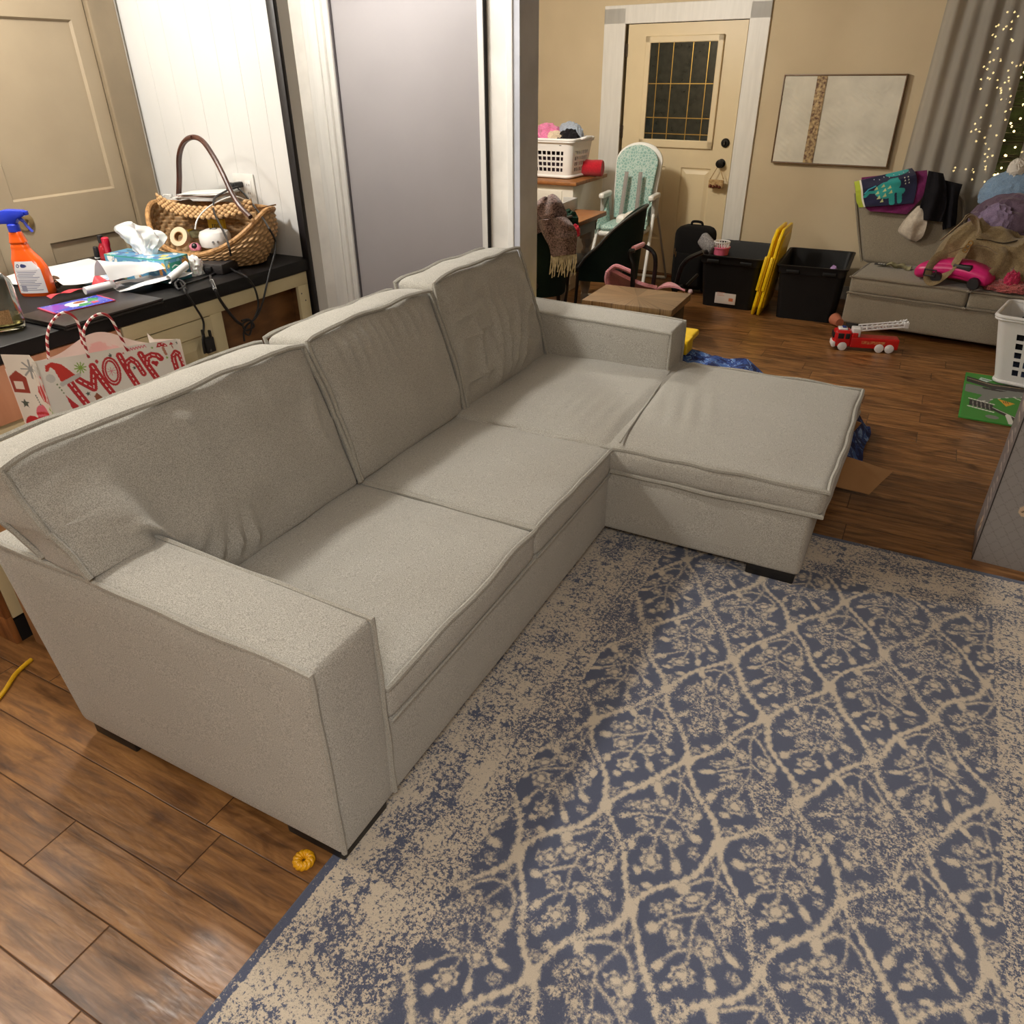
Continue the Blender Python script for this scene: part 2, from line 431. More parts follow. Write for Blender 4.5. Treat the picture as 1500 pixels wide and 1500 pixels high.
# tan door with recessed panels, its frame boards and its knob hole
d2 = thing('door_2', kind='structure', loc=(-3.40, 1.83, 0))
def panel_door(bm, W, H, th, panels, mat=None, rec=.012, slope=.03):
    """slab in local x (width), z (height); front face at y=0, panels recessed with sloping edges"""
    xs = sorted({0, W, *[p[0] for p in panels], *[p[1] for p in panels]}); zs = sorted({0, H, *[p[2] for p in panels], *[p[3] for p in panels]})
    t = bmesh.new()
    def q(*ps): t.faces.new([t.verts.new(p) for p in ps])
    for i in range(len(xs)-1):
        for j in range(len(zs)-1):
            x0, x1, z0, z1 = xs[i], xs[i+1], zs[j], zs[j+1]
            pn = [p for p in panels if p[0] <= x0+1e-6 and x1 <= p[1]+1e-6 and p[2] <= z0+1e-6 and z1 <= p[3]+1e-6]
            if not pn: q((x0, 0, z0), (x1, 0, z0), (x1, 0, z1), (x0, 0, z1))
    for p in panels:
        x0, x1, z0, z1 = p[:4]; s = slope
        loops = [((x0, x1, z0, z1), 0.), ((x0+.008, x1-.008, z0+.008, z1-.008), rec), ((x0+.02, x1-.02, z0+.02, z1-.02), rec), ((x0+.02+s, x1-.02-s, z0+.02+s, z1-.02-s), .002 if len(p) > 4 else rec)]
        for (a, ya), (b_, yb) in zip(loops, loops[1:]):
            A = [(a[0], ya, a[2]), (a[1], ya, a[2]), (a[1], ya, a[3]), (a[0], ya, a[3])]
            B = [(b_[0], yb, b_[2]), (b_[1], yb, b_[2]), (b_[1], yb, b_[3]), (b_[0], yb, b_[3])]
            for k in range(4): q(A[k], A[(k+1) % 4], B[(k+1) % 4], B[k])
        a, y = loops[-1]; q((a[0], y, a[2]), (a[1], y, a[2]), (a[1], y, a[3]), (a[0], y, a[3]))
    q((0, th, 0), (0, th, H), (W, th, H), (W, th, 0)); q((0, 0, 0), (0, th, 0), (W, th, 0), (W, 0, 0)); q((0, 0, H), (W, 0, H), (W, th, H), (0, th, H))
    q((0, 0, 0), (0, 0, H), (0, th, H), (0, th, 0)); q((W, 0, 0), (W, th, 0), (W, th, H), (W, 0, H))
    bmesh.ops.remove_doubles(t, verts=t.verts, dist=1e-5); merge(bm, t, mat)
FLIP = RZ(pi/2)           # door local x runs along +Y, its face looks to +X
bm = BM(); panel_door(bm, .67, 2.03, .035, [(.12, .60, 1.25, 1.9), (.22, .60, .3, 1.07)], T(.035, .0, 0) @ RZ(pi/2))
struct('door_slab', bm, TAN, d2)
bm = BM(); lathe(bm, [(0, .0), (.034, .0), (.036, .006), (.03, .011), (.012, .013), (.011, .004), (0, .004)], 24, T(.036, .14, 1.17) @ RY(pi/2)); struct('knob_plate', bm, M('brass_dull', (150, 128, 88), .4, metal=.6), d2, smooth=True)
bm = BM(); box(bm, 0, .06, .675, .81, 0, 2.45, .006); box(bm, 0, .06, -.16, -.005, 0, 2.45, .006); struct('trim_1', bm, M('tan_trim', (140, 124, 100), .5), d2)
# ---- outlet wall: white boards with faint grooves, seen beyond the counter's end
bm = BM()
x = -3.42
for wd in (.19, .13, .15, .14, .12, .11, .11):
    x2 = min(x+wd, -2.47); box(bm, x+.0004, x2-.0004, 2.664, 2.69, 0, 2.5, .0008)
    x = x2
box(bm, -3.42, -2.47, 2.68, 2.76, 0, 2.5); struct('wall_kitchen', bm, WHITE)
bm = BM(); box(bm, -3.41, -3.36, 2.640, 2.663, 0, 2.5, .004); struct('trim_2', bm, WTRIM)
# ---- hall wall with the grey door in its white casing
bm = BM(); box(bm, -5.6, -3.12, 3.78, 3.9, 0, 2.5); box(bm, -3.12, -2.10, 3.78, 3.9, 2.06, 2.5); box(bm, -2.14, -1.99, 3.78, 3.9, 0, 2.5); struct('wall_hall', bm, M('wall_hall_paint', (236, 231, 222), .6, bump=.04, bscale=40))
bm = BM(); box(bm, -3.44, -3.40, 2.76, 3.78, 0, 2.5); struct('wall_hall_side', bm, M('hall_white', (236, 234, 230), .6))
bm = BM()
for a, b_, y in ((-3.28, -3.235, 3.755), (-3.235, -3.175, 3.738), (-3.175, -3.14, 3.748), (-3.14, -3.105, 3.765)): box(bm, a, b_, y, 3.79, 0, 2.16, .004)
box(bm, -2.175, -2.14, 3.75, 3.79, 0, 2.16, .004); box(bm, -3.14, -2.17, 3.75, 3.79, 2.06, 2.16, .004); struct('trim_3', bm, WTRIM)
d3 = thing('door_3', kind='structure', loc=(-2.64, 3.8, 0))
bm = BM(); box(bm, -.455, .46, -.01, .03, .012, 2.05, .003); struct('door_slab', bm, GREY, d3)
bm = BM(); box(bm, -.467, -.458, -.02, .03, 0, 2.05); box(bm, .462, .468, -.035, .03, 0, 2.05); struct('door_gap', bm, M('gap_dark', (96, 90, 92), .8), d3)
bm = BM(); box(bm, -2.140, -2.135, 3.752, 3.782, 0, 2.5); struct('gap_line', bm, M('gap_shade', (30, 26, 26), .9))  # solid dark strip standing in for the shade in a thin gap
bm = BM(); box(bm, -2.02, -1.985, 3.76, 3.79, 0, 2.5, .004); struct('trim_5', bm, WTRIM)
bm = BM(); box(bm, -1.99, -1.95, 3.77, 3.98, 0, 2.5); struct('wall_end', bm, M('wall_end_paint', (196, 198, 206), .6))
bm = BM(); box(bm, -5.6, -1.99, 3.9, 3.98, 0, 2.5); struct('wall_dining_side', bm, PAINT)

# ---- far wall with the front door, window and art (turned a little from the sofa's axes)
WA = radians(-6.); W0 = (-2.12, 7.17, 0)
WM = Matrix.Translation(W0) @ RZ(WA)
def wl(px, py, d=0.):   # pixel -> wall frame (x along the wall, y depth, z) on the plane d in front of it
    n = WM.to_3x3() @ Vector((0, 1, 0)); p = WM @ Vector((0, -d, 0))
    return WM.inverted() @ plane(px, py, p, n)
bm = BM()
for a in ((-3.6, -.60, 0, 2.5), (-.60, .50, 2.06, 2.5), (.50, 2.0, 0, 2.5), (2.0, 3.4, 0, .78), (2.0, 3.4, 2.1, 2.5), (3.4, 5.6, 0, 2.5)): box(bm, a[0], a[1], 0, .12, a[2], a[3])
bm.transform(WM); struct('wall_front', bm, PAINT)
d1 = thing('door_1', kind='structure', loc=W0, rz=WA)
CRM = M('cream_door', (224, 205, 167), .42, (218, 199, 162), 3., bump=.03, bscale=50)
bm = BM(); panel_door(bm, 1.05, 2.02, .04, [(.17, .45, .30, .93, 1), (.60, .88, .30, .93, 1)], T(-.56, .0, .02)); struct('door_slab', bm, CRM, d1)
bm = BM()
for a in ((-.385, .31, 1.105, 1.17), (-.385, -.335, 1.105, 1.95), (.26+.0, .31, 1.105, 1.95), (-.385, .31, 1.90, 1.95)): box(bm, a[0], a[1], -.022, .0, a[2], a[3], .007)
struct('window_frame', bm, CRM, d1)
bm = BM(); box(bm, -.34, .265, -.008, -.003, 1.16, 1.91); struct('pane', bm, M('dark_leaded_glass', (46, 48, 42), .12, (30, 34, 30), 20.), d1)
bm = BM()
for x in (-.26, -.125, .05, .19): box(bm, x-.003, x+.003, -.013, -.005, 1.16, 1.91)
for z in (1.215, 1.34, 1.6): box(bm, -.34, .265, -.0131, -.0051, z-.003, z+.003)
struct('leading', bm, M('gold_leading', (196, 160, 84), .3, metal=.8), d1)
BLK = M('black_metal', (20, 18, 18), .35, metal=.5)
for nm, (x, z), pr in (('door_knob', (.408, 1.0), [(0, 0), (.036, 0), (.036, .006), (.014, .009), (.013, .03), (.028, .036), (.034, .05), (.03, .062), (0, .066)]),
                       ('deadbolt', (.422, 1.16), [(0, 0), (.036, 0), (.036, .012), (.03, .02), (0, .022)])):
    bm = BM(); lathe(bm, pr, 28, T(x, 0, z) @ RX(pi/2)); struct(nm, bm, BLK, d1, smooth=True)
bm = BM(); box(bm, .412, .432, -.04, -.02, 1.145, 1.175, .003); struct('thumb_turn', bm, BLK, d1)
for z in (.25, 1.22, 1.85): bm = BM(); box(bm, -.575, -.556, -.012, .0, z-.05, z+.05, .003); struct('hinge', bm, M('bronze', (70, 58, 46), .4, metal=.7), d1)
bm = BM(); box(bm, -.79, -.585, -.022, .0, 0, 2.16, .004); box(bm, .50, .665, -.022, .0, 0, 2.16, .004); box(bm, -.79, .665, -.022, 0, 2.045, 2.18, .004); bm.transform(WM); struct('trim_6', bm, WTRIM)
bm = BM(); box(bm, -3.2, -.79, -.014, .0, 0, .11, .004); box(bm, .665, 5.5, -.014, .0, 0, .11, .004); bm.transform(WM); struct('baseboard_front', bm, WTRIM)
bm = BM(); box(bm, -.58, .52, -.06, .0, 0, .018, .004); bm.transform(WM); struct('trim_7', bm, M('oak_threshold', (120, 76, 40), .4, bump=.1))
# window right of the art, dark night outside with lights
w1 = thing('window_1', kind='structure', loc=W0, rz=WA)
bm = BM()
for a in ((1.98, 3.42, .74, .80), (1.98, 3.42, 2.06, 2.12), (1.98, 2.05, .8, 2.06), (3.35, 3.42, .8, 2.06), (2.68, 2.73, .8, 2.06)): box(bm, a[0], a[1], -.015, .1, a[2], a[3], .004)
struct('window_frame', bm, WTRIM, w1)
bm = BM(); box(bm, 2.05, 3.35, .05, .056, .8, 2.06); struct('pane', bm, M('clear_glass', (250, 250, 250), .0, trans=1., ior=1.1), w1)

# ================================================================ rug
def rug():
    x0, x1, y0, y1 = -.955, .86, .2, 2.945; rs = .0042
    nx, ny = int((x1-x0)/rs), int((y1-y0)/rs)
    xs = np.linspace(x0, x1, nx+1); ys = np.linspace(y0, y1, ny+1)
    X = np.repeat(xs, ny+1); Y = np.tile(ys, nx+1)
    fx0, fx1, fy0, fy1 = -.64, .525, .50, 2.64
    # gentle hand-drawn wobble
    wx = .008*np.sin(Y*31)+.006*np.sin(X*23+Y*17); wy = .008*np.sin(X*27+1)+.006*np.sin(X*13-Y*29)
    a = (X+wx+.395)/.30; b = (Y+wy-1.768)/.49
    def e_dist(s, along):
        s = s+.016*np.sin(2*np.pi*along)
        return np.abs(s-np.round(s))*.256
    s, t = a+b, a-b
    zig = .0062*np.abs(((t*11) % 1)-.5)*2; zig2 = .0062*np.abs(((s*11) % 1)-.5)*2
    f = np.maximum(.0058+zig-e_dist(s, t), .0058+zig2-e_dist(t, s))
    I, J = np.floor(s), np.floor(t)
    na, nb = (I+1+J)/2, (I+1-J)/2
    p = (a-na)*.30; q = (nb-b)*.49
    # node blobs (top of each cell and its other corners)
    for (cp, cq) in ((0, 0), (0, .49), (.15, .245), (-.15, .245)):
        f = np.maximum(f, .021-np.hypot((p-cp)*1., (q-cq)*.75))
    def seg(P, Q, w):
        dx, dy = Q[0]-P[0], Q[1]-P[1]; L = dx*dx+dy*dy
        tt = np.clip(((p-P[0])*dx+(q-P[1])*dy)/L, 0, 1)
        return w-np.hypot(p-P[0]-tt*dx, q-P[1]-tt*dy)
    def path(P, w):
        r = seg(P[0], P[1], w)
        for u, v in zip(P[1:], P[2:]): r = np.maximum(r, seg(u, v, w))
        return r
    def leaf(c, rx, ry, rot):
        xx, yy = p-c[0], q-c[1]
        xx, yy = xx*cos(rot)+yy*sin(rot), -xx*sin(rot)+yy*cos(rot)
        return (1-np.hypot(xx/rx, yy/ry))*min(rx, ry)*1.25+.0015
    def flower(c, r, n=6, ph=0.):
        d = np.hypot(p-c[0], q-c[1]); an = np.arctan2(q-c[1], p-c[0])
        r = r*1.12; rr = r*(1+.16*np.cos(n*an+ph)); g = rr-d
        ring = np.abs(d-r*.60)-.0016
        return np.minimum(g, np.maximum(ring, -.001))
    m = [path([(.010, .0), (.011, .05), (.004, .085)], .0035), path([(-.010, 0), (-.011, .05), (.004, .085)], .0035),
         path([(.004, .085), (.03, .10), (.055, .135), (.06, .16)], .005), path([(.004, .085), (-.03, .095), (-.055, .125)], .005),
         path([(.0, .09), (-.004, .17), (.002, .25), (0, .33)], .0035), path([(-.002, .19), (.04, .215), (.068, .235)], .0045),
         path([(-.002, .20), (-.04, .225), (-.07, .25)], .0045), path([(.0, .27), (.03, .285), (.045, .31)], .004), path([(.0, .28), (-.03, .295), (-.05, .32)], .004),
         leaf((.062, .172), .011, .02, .3), leaf((-.062, .14), .012, .02, -.5), leaf((.085, .245), .018, .010, .3), leaf((-.088, .262), .018, .010, -.4),
         leaf((.055, .33), .010, .02, -.4), leaf((-.058, .338), .011, .018, .4), leaf((-.02, .385), .012, .010, .2), leaf((.022, .41), .012, .009, -.3),
         flower((.035, .165), .021), flower((-.032, .165), .022, 5), flower((-.06, .205), .019, 6), flower((.058, .205), .017, 6), flower((.035, .262), .022, 5),
         flower((-.035, .262), .021, 6), flower((0, .345), .024, 7), flower((-.085, .22), .014, 5), flower((.09, .285), .013, 5), flower((0, .44), .012, 5)]
    mm = m[0]
    for k in m[1:]: mm = np.maximum(mm, k)
    f = np.maximum(f, mm)
    # border: beige ground with small dark flowers, narrow strip inside
    din = np.maximum(np.maximum(fx0-X, X-fx1), np.maximum(fy0-Y, Y-fy1))   # >0 in the border
    bordr = np.full_like(f, .0065)
    along = np.where(np.maximum(fx0-X, X-fx1) > np.maximum(fy0-Y, Y-fy1), Y, X)
    per = .155; u = ((along/per) % 1-.5)*per; v = din-.185
    an = np.arctan2(v, u); d = np.hypot(u, v)
    bordr = np.minimum(bordr, np.abs(d-.040*(1+.2*np.cos(6*an)))-.0045)
    bordr = np.minimum(bordr, np.abs(d-.017)-.004)
    u2 = (((along+per/2)/per) % 1-.5)*per
    for dv, r in ((-.05, .012), (.05, .013), (0., .015)):
        bordr = np.minimum(bordr, np.hypot(u2, v-dv)-r*(1+.35*np.cos(5*np.arctan2(v-dv, u2))))
    strip = (din < .075)
    us = ((along/.062) % 1-.5)*.062; vs = din-.04
    st = np.minimum(.005, np.abs(np.hypot(us, vs)-.019)-.0045)
    bordr = np.where(strip, st, bordr)
    bordr = np.minimum(bordr, np.abs(din-.075)-.0025)
    bordr = np.minimum(bordr, np.abs(din)-.0025)
    edge = np.minimum(np.minimum(X-x0, x1-X), np.minimum(Y-y0, y1-Y))
    bordr = np.where(edge < .022, -.02, bordr)
    f = np.where(din > 0, bordr, f)
    bm_ = (din > 0).astype(float)
    me = bpy.data.meshes.new('area_rug'); k = ny+1
    top = .011; V = np.stack([X, Y, np.full_like(X, top)], 1)
    i, j = np.meshgrid(np.arange(nx), np.arange(ny), indexing='ij'); i, j = i.ravel(), j.ravel()
    F = np.stack([i*k+j, (i+1)*k+j, (i+1)*k+j+1, i*k+j+1], 1)
    # side skirt
    n0 = len(V); ring = [(q_*k) for q_ in range(nx+1)]+[nx*k+q_ for q_ in range(1, ny+1)]+[q_*k+ny for q_ in range(nx-1, -1, -1)]+[q_ for q_ in range(ny-1, 0, -1)]
    lowv = V[ring].copy(); lowv[:, 2] = .001; V = np.concatenate([V, lowv]); R_ = len(ring)
    sk = np.array([[ring[q_], n0+q_, n0+(q_+1) % R_, ring[(q_+1) % R_]] for q_ in range(R_)])
    F = np.concatenate([F, sk])
    V[:, 0] -= -.05; V[:, 1] -= 1.57
    me.vertices.add(len(V)); me.vertices.foreach_set('co', V.astype(np.float32).ravel())
    me.loops.add(len(F)*4); me.loops.foreach_set('vertex_index', F.astype(np.int32).ravel())
    me.polygons.add(len(F)); me.polygons.foreach_set('loop_start', np.arange(0, len(F)*4, 4, dtype=np.int32))
    me.update(calc_edges=True)
    at = me.color_attributes.new('Col', 'FLOAT_COLOR', 'POINT'); c4 = np.zeros((len(V), 4), np.float32); c4[:, 3] = 1
    c4[:n0, 0] = np.clip(f*34+.5, 0.02, .98); c4[:n0, 1] = bm_; c4[n0:, 0] = .2; c4[n0:, 1] = 1
    at.data.foreach_set('color', c4.ravel())
    m, nt, b = newmat('rug_pile')
    b.inputs['Roughness'].default_value = .95; b.inputs['Specular IOR Level'].default_value = .1; b.inputs['Sheen Weight'].default_value = .2
    a_ = nd(nt, 'ShaderNodeVertexColor', layer_name='Col'); sp = nd(nt, 'ShaderNodeSeparateColor'); nt.links.new(a_.outputs[0], sp.inputs[0])
    tc = nd(nt, 'ShaderNodeTexCoord'); co_ = tc.outputs['Object']
    def N(s_, d=3., r_=.6):
        n = nd(nt, 'ShaderNodeTexNoise', Scale=s_, Detail=d, Roughness=r_); nt.links.new(co_, n.inputs['Vector']); return n.outputs['Fac']
    fine, mid, bigN, pile = N(230., 3., .7), N(95., 4., .72), N(4.2, 4., .62), N(650., 2.)
    wear = nd(nt, 'ShaderNodeMapRange'); nt.links.new(bigN, wear.inputs[0]); wear.inputs[1].default_value = .46; wear.inputs[2].default_value = .66
    # worn areas: pattern amplitude drops, speckle takes over
    amp = mth(nt, 'SUBTRACT', 1., mth(nt, 'MULTIPLY', wear.outputs[0], .75))
    base = mth(nt, 'MULTIPLY', mth(nt, 'SUBTRACT', sp.outputs[0], .5), amp)
    spk = mth(nt, 'ADD', mth(nt, 'MULTIPLY', mth(nt, 'SUBTRACT', fine, .5), 1.0), mth(nt, 'MULTIPLY', mth(nt, 'SUBTRACT', mid, .5), 1.5))
    k_ = mth(nt, 'MULTIPLY', spk, mth(nt, 'ADD', .44, mth(nt, 'MULTIPLY', wear.outputs[0], .80)))
    # the border is worn everywhere
    bsp = mth(nt, 'MULTIPLY', mth(nt, 'MULTIPLY', spk, sp.outputs[1]), 1.1)
    bb = mth(nt, 'MULTIPLY', mth(nt, 'MULTIPLY', mth(nt, 'SUBTRACT', N(7., 4.), .50), sp.outputs[1]), -1.25)
    val = mth(nt, 'ADD', mth(nt, 'ADD', base, k_), mth(nt, 'ADD', bsp, bb))
    r = ramp(nt, mth(nt, 'ADD', val, .5), [(.35, S(88, 94, 115)), (.45, S(112, 114, 130)), (.55, S(166, 158, 149)), (.68, S(212, 198, 178))])
    pr = ramp(nt, pile, [(.3, (.72, .72, .73, 1)), (.7, (1.1, 1.1, 1.1, 1))])
    c = mix(nt, .8, r.outputs[0], pr.outputs[0], 'MULTIPLY'); nt.links.new(c, b.inputs['Base Color'])
    bumpn(nt, b, mth(nt, 'ADD', pile, mth(nt, 'MULTIPLY', r.outputs[0], .5)), .6, .003)
    me.materials.append(m)
    o = bpy.data.objects.new('area_rug', me); COL.objects.link(o); o.location = (-.05, 1.57, 0)
    tag(o, 'worn blue and beige area rug with a diamond floral lattice', 'rug')
rug()
# ================================================================ sectional sofa
SOFA = fabric('sofa_tweed', (190, 186, 177), (140, 137, 128), 400., .35, (.95, 4.))
PIPE = fabric('sofa_piping', (184, 180, 170), (130, 127, 117), 600., .2, (.95, 8.))
FOOT = M('black_plastic_foot', (22, 20, 20), .5)
so = thing('sectional_sofa', 'light grey tweed sectional sofa with chaise on the patterned rug', 'sofa', (-1.35, 2.2, 0))
W = dict(parent=so, world=True)
def wob(p, a=.004, f=3.):
    return Vector((p.x+a*nz(p.x, p.y, p.z, f), p.y+a*nz(p.y+9, p.z, p.x, f), p.z+a*nz(p.z+4, p.x, p.y, f)))
# hidden frame: seat deck and raked back
bm = BM(); rbox(bm, -1.80, -.897, .985, 2.52, .062, .318, .012, (10, 16, 4), (.006, 0, 0), lambda p: wob(p, .003)); obj('base', bm, SOFA, **W)
bm = BM(); rbox(bm, -1.80, -.126, 2.50, 3.555, .062, .335, .02, (16, 10, 4), (.004, .004, 0), lambda p: wob(p, .004)); obj('chaise_base', bm, SOFA, **W)
def rake(p):
    k = (p.z-.06)/.58
    return Vector((p.x-.115*k, p.y, p.z))
bm = BM(); rbox(bm, -1.875, -1.80, .80, 3.60, .062, .60, .015, (2, 20, 6), (0, 0, 0), rake); obj('back_frame', bm, SOFA, **W)
# arms
def arm(y0, y1, xr, xf, zt):
    def df(p):
        k = (p.z-.06)/.6; r = (xf-p.x)/(xf-xr)
        q = wob(p, .005, 2.5); q.x -= .11*k*max(0, r)**2; q.z += .018*max(0, r)*(1 if p.z > .3 else 0)*(p.z-.3)/.3; return q
    return df
A1 = arm(.80, 1.01, -1.875, -.897, .65); A2 = arm(3.36, 3.60, -1.875, -.945, .64)
bm = BM(); rbox(bm, -1.875, -.897, .80, 1.012, .058, .648, .016, (18, 4, 10), (.006, .012, .012), A1); a1 = obj('armrest', bm, SOFA, **W)
bm = BM(); rbox(bm, -1.875, -.945, 3.362, 3.602, .058, .640, .016, (18, 4, 10), (.006, .008, .010), A2); a2 = obj('armrest', bm, SOFA, **W)
def pipe(pts, par, r=.006, df=None, n=10, jit=.003, closed=False):
    P = []
    L = list(pts)+([pts[0]] if closed else [])
    for a, b in zip(L, L[1:]):
        a, b = Vector(a), Vector(b)
        for k in range(n): P.append(a.lerp(b, k/n))
    if not closed: P.append(Vector(L[-1]))
    Q = []
    for p in P:
        q = df(p) if df else p
        q = q+Vector((nz(p.x, p.y, p.z, 7), nz(p.y+3, p.z, p.x, 7), nz(p.z+5, p.x, p.y, 7)))*jit; Q.append(q)
    bm = BM(); tube(bm, Q, r, 6, closed); return obj('piping', bm, PIPE, par, world=True)
for a_, df, y0, y1, xf, zt in ((a1, A1, .80, 1.012, -.897, .648), (a2, A2, 3.362, 3.602, -.945, .640)):
    for y in (y0+.002, y1-.002):
        pipe([(-1.86, y, zt-.002), (xf+.001, y, zt-.002), (xf+.001, y, .07)], a_, .0075, df, 16, .004)
# seat cushions
def seat_cushion(x0, x1, y0, y1, z0, z1, name='seat_cushion', crown=.022, seed=0, fb=.012):
    def df(p):
        q = Vector(p); t = (p.z-z0)/(z1-z0)
        q.x += .010*nz(p.x+seed, p.y, p.z, 4)*t; q.z += .006*nz(p.x, p.y+seed, 0, 5)*t
        return q
    bm = BM(); rbox(bm, x0, x1, y0, y1, z0, z1, .022, (26, 22, 4), (fb, .002, crown), df)
    c = obj(name, bm, SOFA, **W)
    return c, df
cs = []
for i, (y0, y1) in enumerate(((1.018, 1.828), (1.832, 2.50))):
    c, df = seat_cushion(-1.72, -.892, y0, y1, .315, .428, seed=i*5)
    pipe([(-1.6, y0+.003, .431), (-.891, y0+.003, .429), (-.891, y1-.003, .429), (-1.6, y1-.003, .431)], c, .0085, df, 22, .004)
    pipe([(-.888, y0+.004, .318), (-.888, y1-.004, .318)], c, .004, df, 12, .002)
# chaise: one long cushion with a sewn seam and a few puckers
def chdf(p):
    q = Vector(p); t = (p.z-.335)/.11
    g = exp(-((p.x+.905)/.02)**2); q.z -= .010*g*max(0, t)
    if t > .9:
        u, v = p.x+.72, p.y-2.93
        q.z += .0055*sin(u*82+v*18)*exp(-(u/.13)**2-(v/.18)**2)
        u2, v2 = p.x+1.1, p.y-2.75
        q.z += .003*sin(u2*95)*exp(-(u2/.2)**2-(v2/.16)**2)
        q.z += .006*nz(p.x, p.y, 2, 4)
    q.y += .007*nz(p.x, 7, p.z, 5)*(1 if p.y < 2.6 else .3); q.x += .01*nz(2, p.y, p.z, 4)
    return q
bm = BM(); rbox(bm, -1.72, -.088, 2.487, 3.565, .335, .445, .024, (90, 56, 4), (.014, .012, .026), chdf); ch = obj('chaise_cushion', bm, SOFA, **W)
pipe([(-.88, 2.487, .441), (-.088, 2.487, .441), (-.088, 3.565, .441), (-.93, 3.565, .441)], ch, .0095, chdf, 30, .006)
pipe([(-.88, 2.487, .338), (-.088, 2.487, .338), (-.088, 3.565, .338)], ch, .0095, chdf, 30, .006)
pipe([(-.86, 2.50, .462), (-.88, 2.75, .464), (-.91, 3.1, .463), (-.93, 3.36, .46)], ch, .0035, None, 10, .002)
# back cushions
def back_cushion(y0, y1, z0, z1, th, seed, wr, lean=.16, yshift=(0, 0), overarm=False):
    H = z1-z0
    def df(p):                       # p.x in [-th, 0] front at 0, world y, z
        q = Vector(p); k = max(0., (p.z-z0)/H); u = (p.y-y0)/(y1-y0); fr = max(0, min(1, (p.x+th)/th))
        q.x = -1.585+p.x - lean*k**1.15
        if p.x > -.03: q.x += 1.8*wr(u, k)*min(1, max(0, (k-.03)/.14))*min(1, max(.25, (1.-k)/.10))*min(1, max(0, min(u, 1-u)-.01)/.06)
        e = min(u, 1-u)
        q.z += -.012*exp(-e/.05)*(k > .5)+.008*nz(p.y+seed, p.x, 0, 6)*(k > .8)
        q.x += .006*nz(p.y, p.z, seed, 6)
        q.z -= .022*(1-fr)*min(1, k*1.2)
        if k > .9: q.z += .004*sin(p.y*70+seed+8*nz(p.y, seed, 0, 5))*fr*(1-fr)*4*max(0, nz(p.y, seed*3, 1, 6)+.4)
        q.y += (yshift[0]*(1-u)+yshift[1]*u)*k + .012*nz(p.z, p.x, seed+u*3, 5)*(e < .1)
        if overarm:                  # the near end rides up on the armrest
            s = 1/(1+exp((p.y-1.03)/.022)); lo = .235
            if k < .9: q.z += s*lo*(1-k/.9)*(1)
            q.x += s*.03*(1-k)
        return q
    bm = BM(); rbox(bm, -th, 0, y0, y1, z0, z1, .018, (4, 64, 46), (.046, .004, .012), df)
    c = obj('back_cushion', bm, SOFA, **W)
    e = .0005
    for x in (.003, -th-.001):
        pipe([(x, y0-e, z0+.012), (x, y0-e, z1+e), (x, y1+e, z1+e), (x, y1+e, z0+.012)], c, .0085, lambda p: df(Vector((min(max(p.x, -th), 0), p.y, p.z)))+Vector((.008 if p.x > -.05 else -.003, 0, .002 if p.z > z1-.02 else 0)), 26, .008)
    return c
def w1(u, k):
    d = 0.
    for (a, b, s, l, an) in ((.30, .26, .03, .12, .9), (.36, .18, .025, .14, 1.2), (.43, .16, .022, .13, 1.35), (.50, .15, .02, .1, 1.5), (.24, .33, .03, .09, .5)):
        du, dk = u-a, k-b; x = du*cos(an)+dk*sin(an)*.6; y = -du*sin(an)+dk*cos(an)*.6
        d += .016*exp(-(x/l)**2)*exp(-(y/s)**2)
    d -= .03*exp(-((u-.255)/.05)**2-((k-.2)/.09)**2)
    for a in (.45, .62, .75): d += .006*exp(-((u-a-.10*(1-k))/.03)**2)*exp(-((k-.86)/.12)**2)
    d += .010*exp(-((u-.93-.04*sin(k*9))/.03)**2)*exp(-((k-.55)/.3)**2)
    return d + .007*noise.noise(Vector((u*4, k*4, 1)))
def w2(u, k):
    d = 0.
    for i in range(11):
        a = .10+.075*i; d += .0065*exp(-((u-a-.06*(1-k))/.018)**2)*exp(-((k-.90)/(.10+.05*(i % 3)))**2)
    d += .009*exp(-((u-.95)/.03)**2)*exp(-((k-.4)/.3)**2)
    return d + .010*noise.noise(Vector((u*3, k*3, 5)))
def w3(u, k):
    d = 0.
    for (a, b, s, l, an, h) in ((.40, .45, .022, .25, 1.35, .016), (.50, .42, .02, .22, 1.3, .014), (.22, .42, .02, .2, 1.6, .012), (.33, .25, .02, .22, 1.55, .012), (.15, .70, .02, .16, .1, .010),
                                (.2, .55, .018, .16, .05, .010), (.62, .40, .025, .24, 1.1, .016), (.72, .30, .02, .22, 1.0, .013), (.15, .2, .015, .14, .1, .009), (.84, .5, .03, .2, 1.2, .012)):
        du, dk = u-a, (k-b)*.75; x = du*cos(an)+dk*sin(an); y = -du*sin(an)+dk*cos(an)
        d += h*exp(-(x/l)**2)*exp(-(y/s)**2)
    return d + .014*noise.noise(Vector((u*3.5, k*3.5, 9))) + .006*noise.noise(Vector((u*9, k*9, 9)))
back_cushion(.80, 1.805, .432, .935, .185, 1, w1, .165, (-.02, 0.0), True)
back_cushion(1.822, 2.545, .432, .945, .185, 2, w2, .16, (0, .015))
back_cushion(2.562, 3.352, .436, .972, .185, 3, w3, .15, (.01, -.02))
# feet
for (x0, x1, y0, y1) in ((-1.10, -.915, .815, .995), (-1.86, -1.68, .815, .995), (-.32, -.14, 2.52, 2.70), (-.32, -.14, 3.37, 3.54), (-1.86, -1.68, 3.40, 3.58)):
    bm = BM(); box(bm, x0, x1, y0, y1, .0+.012*(x1 > -1), .062, .006); obj('foot', bm, FOOT, **W)
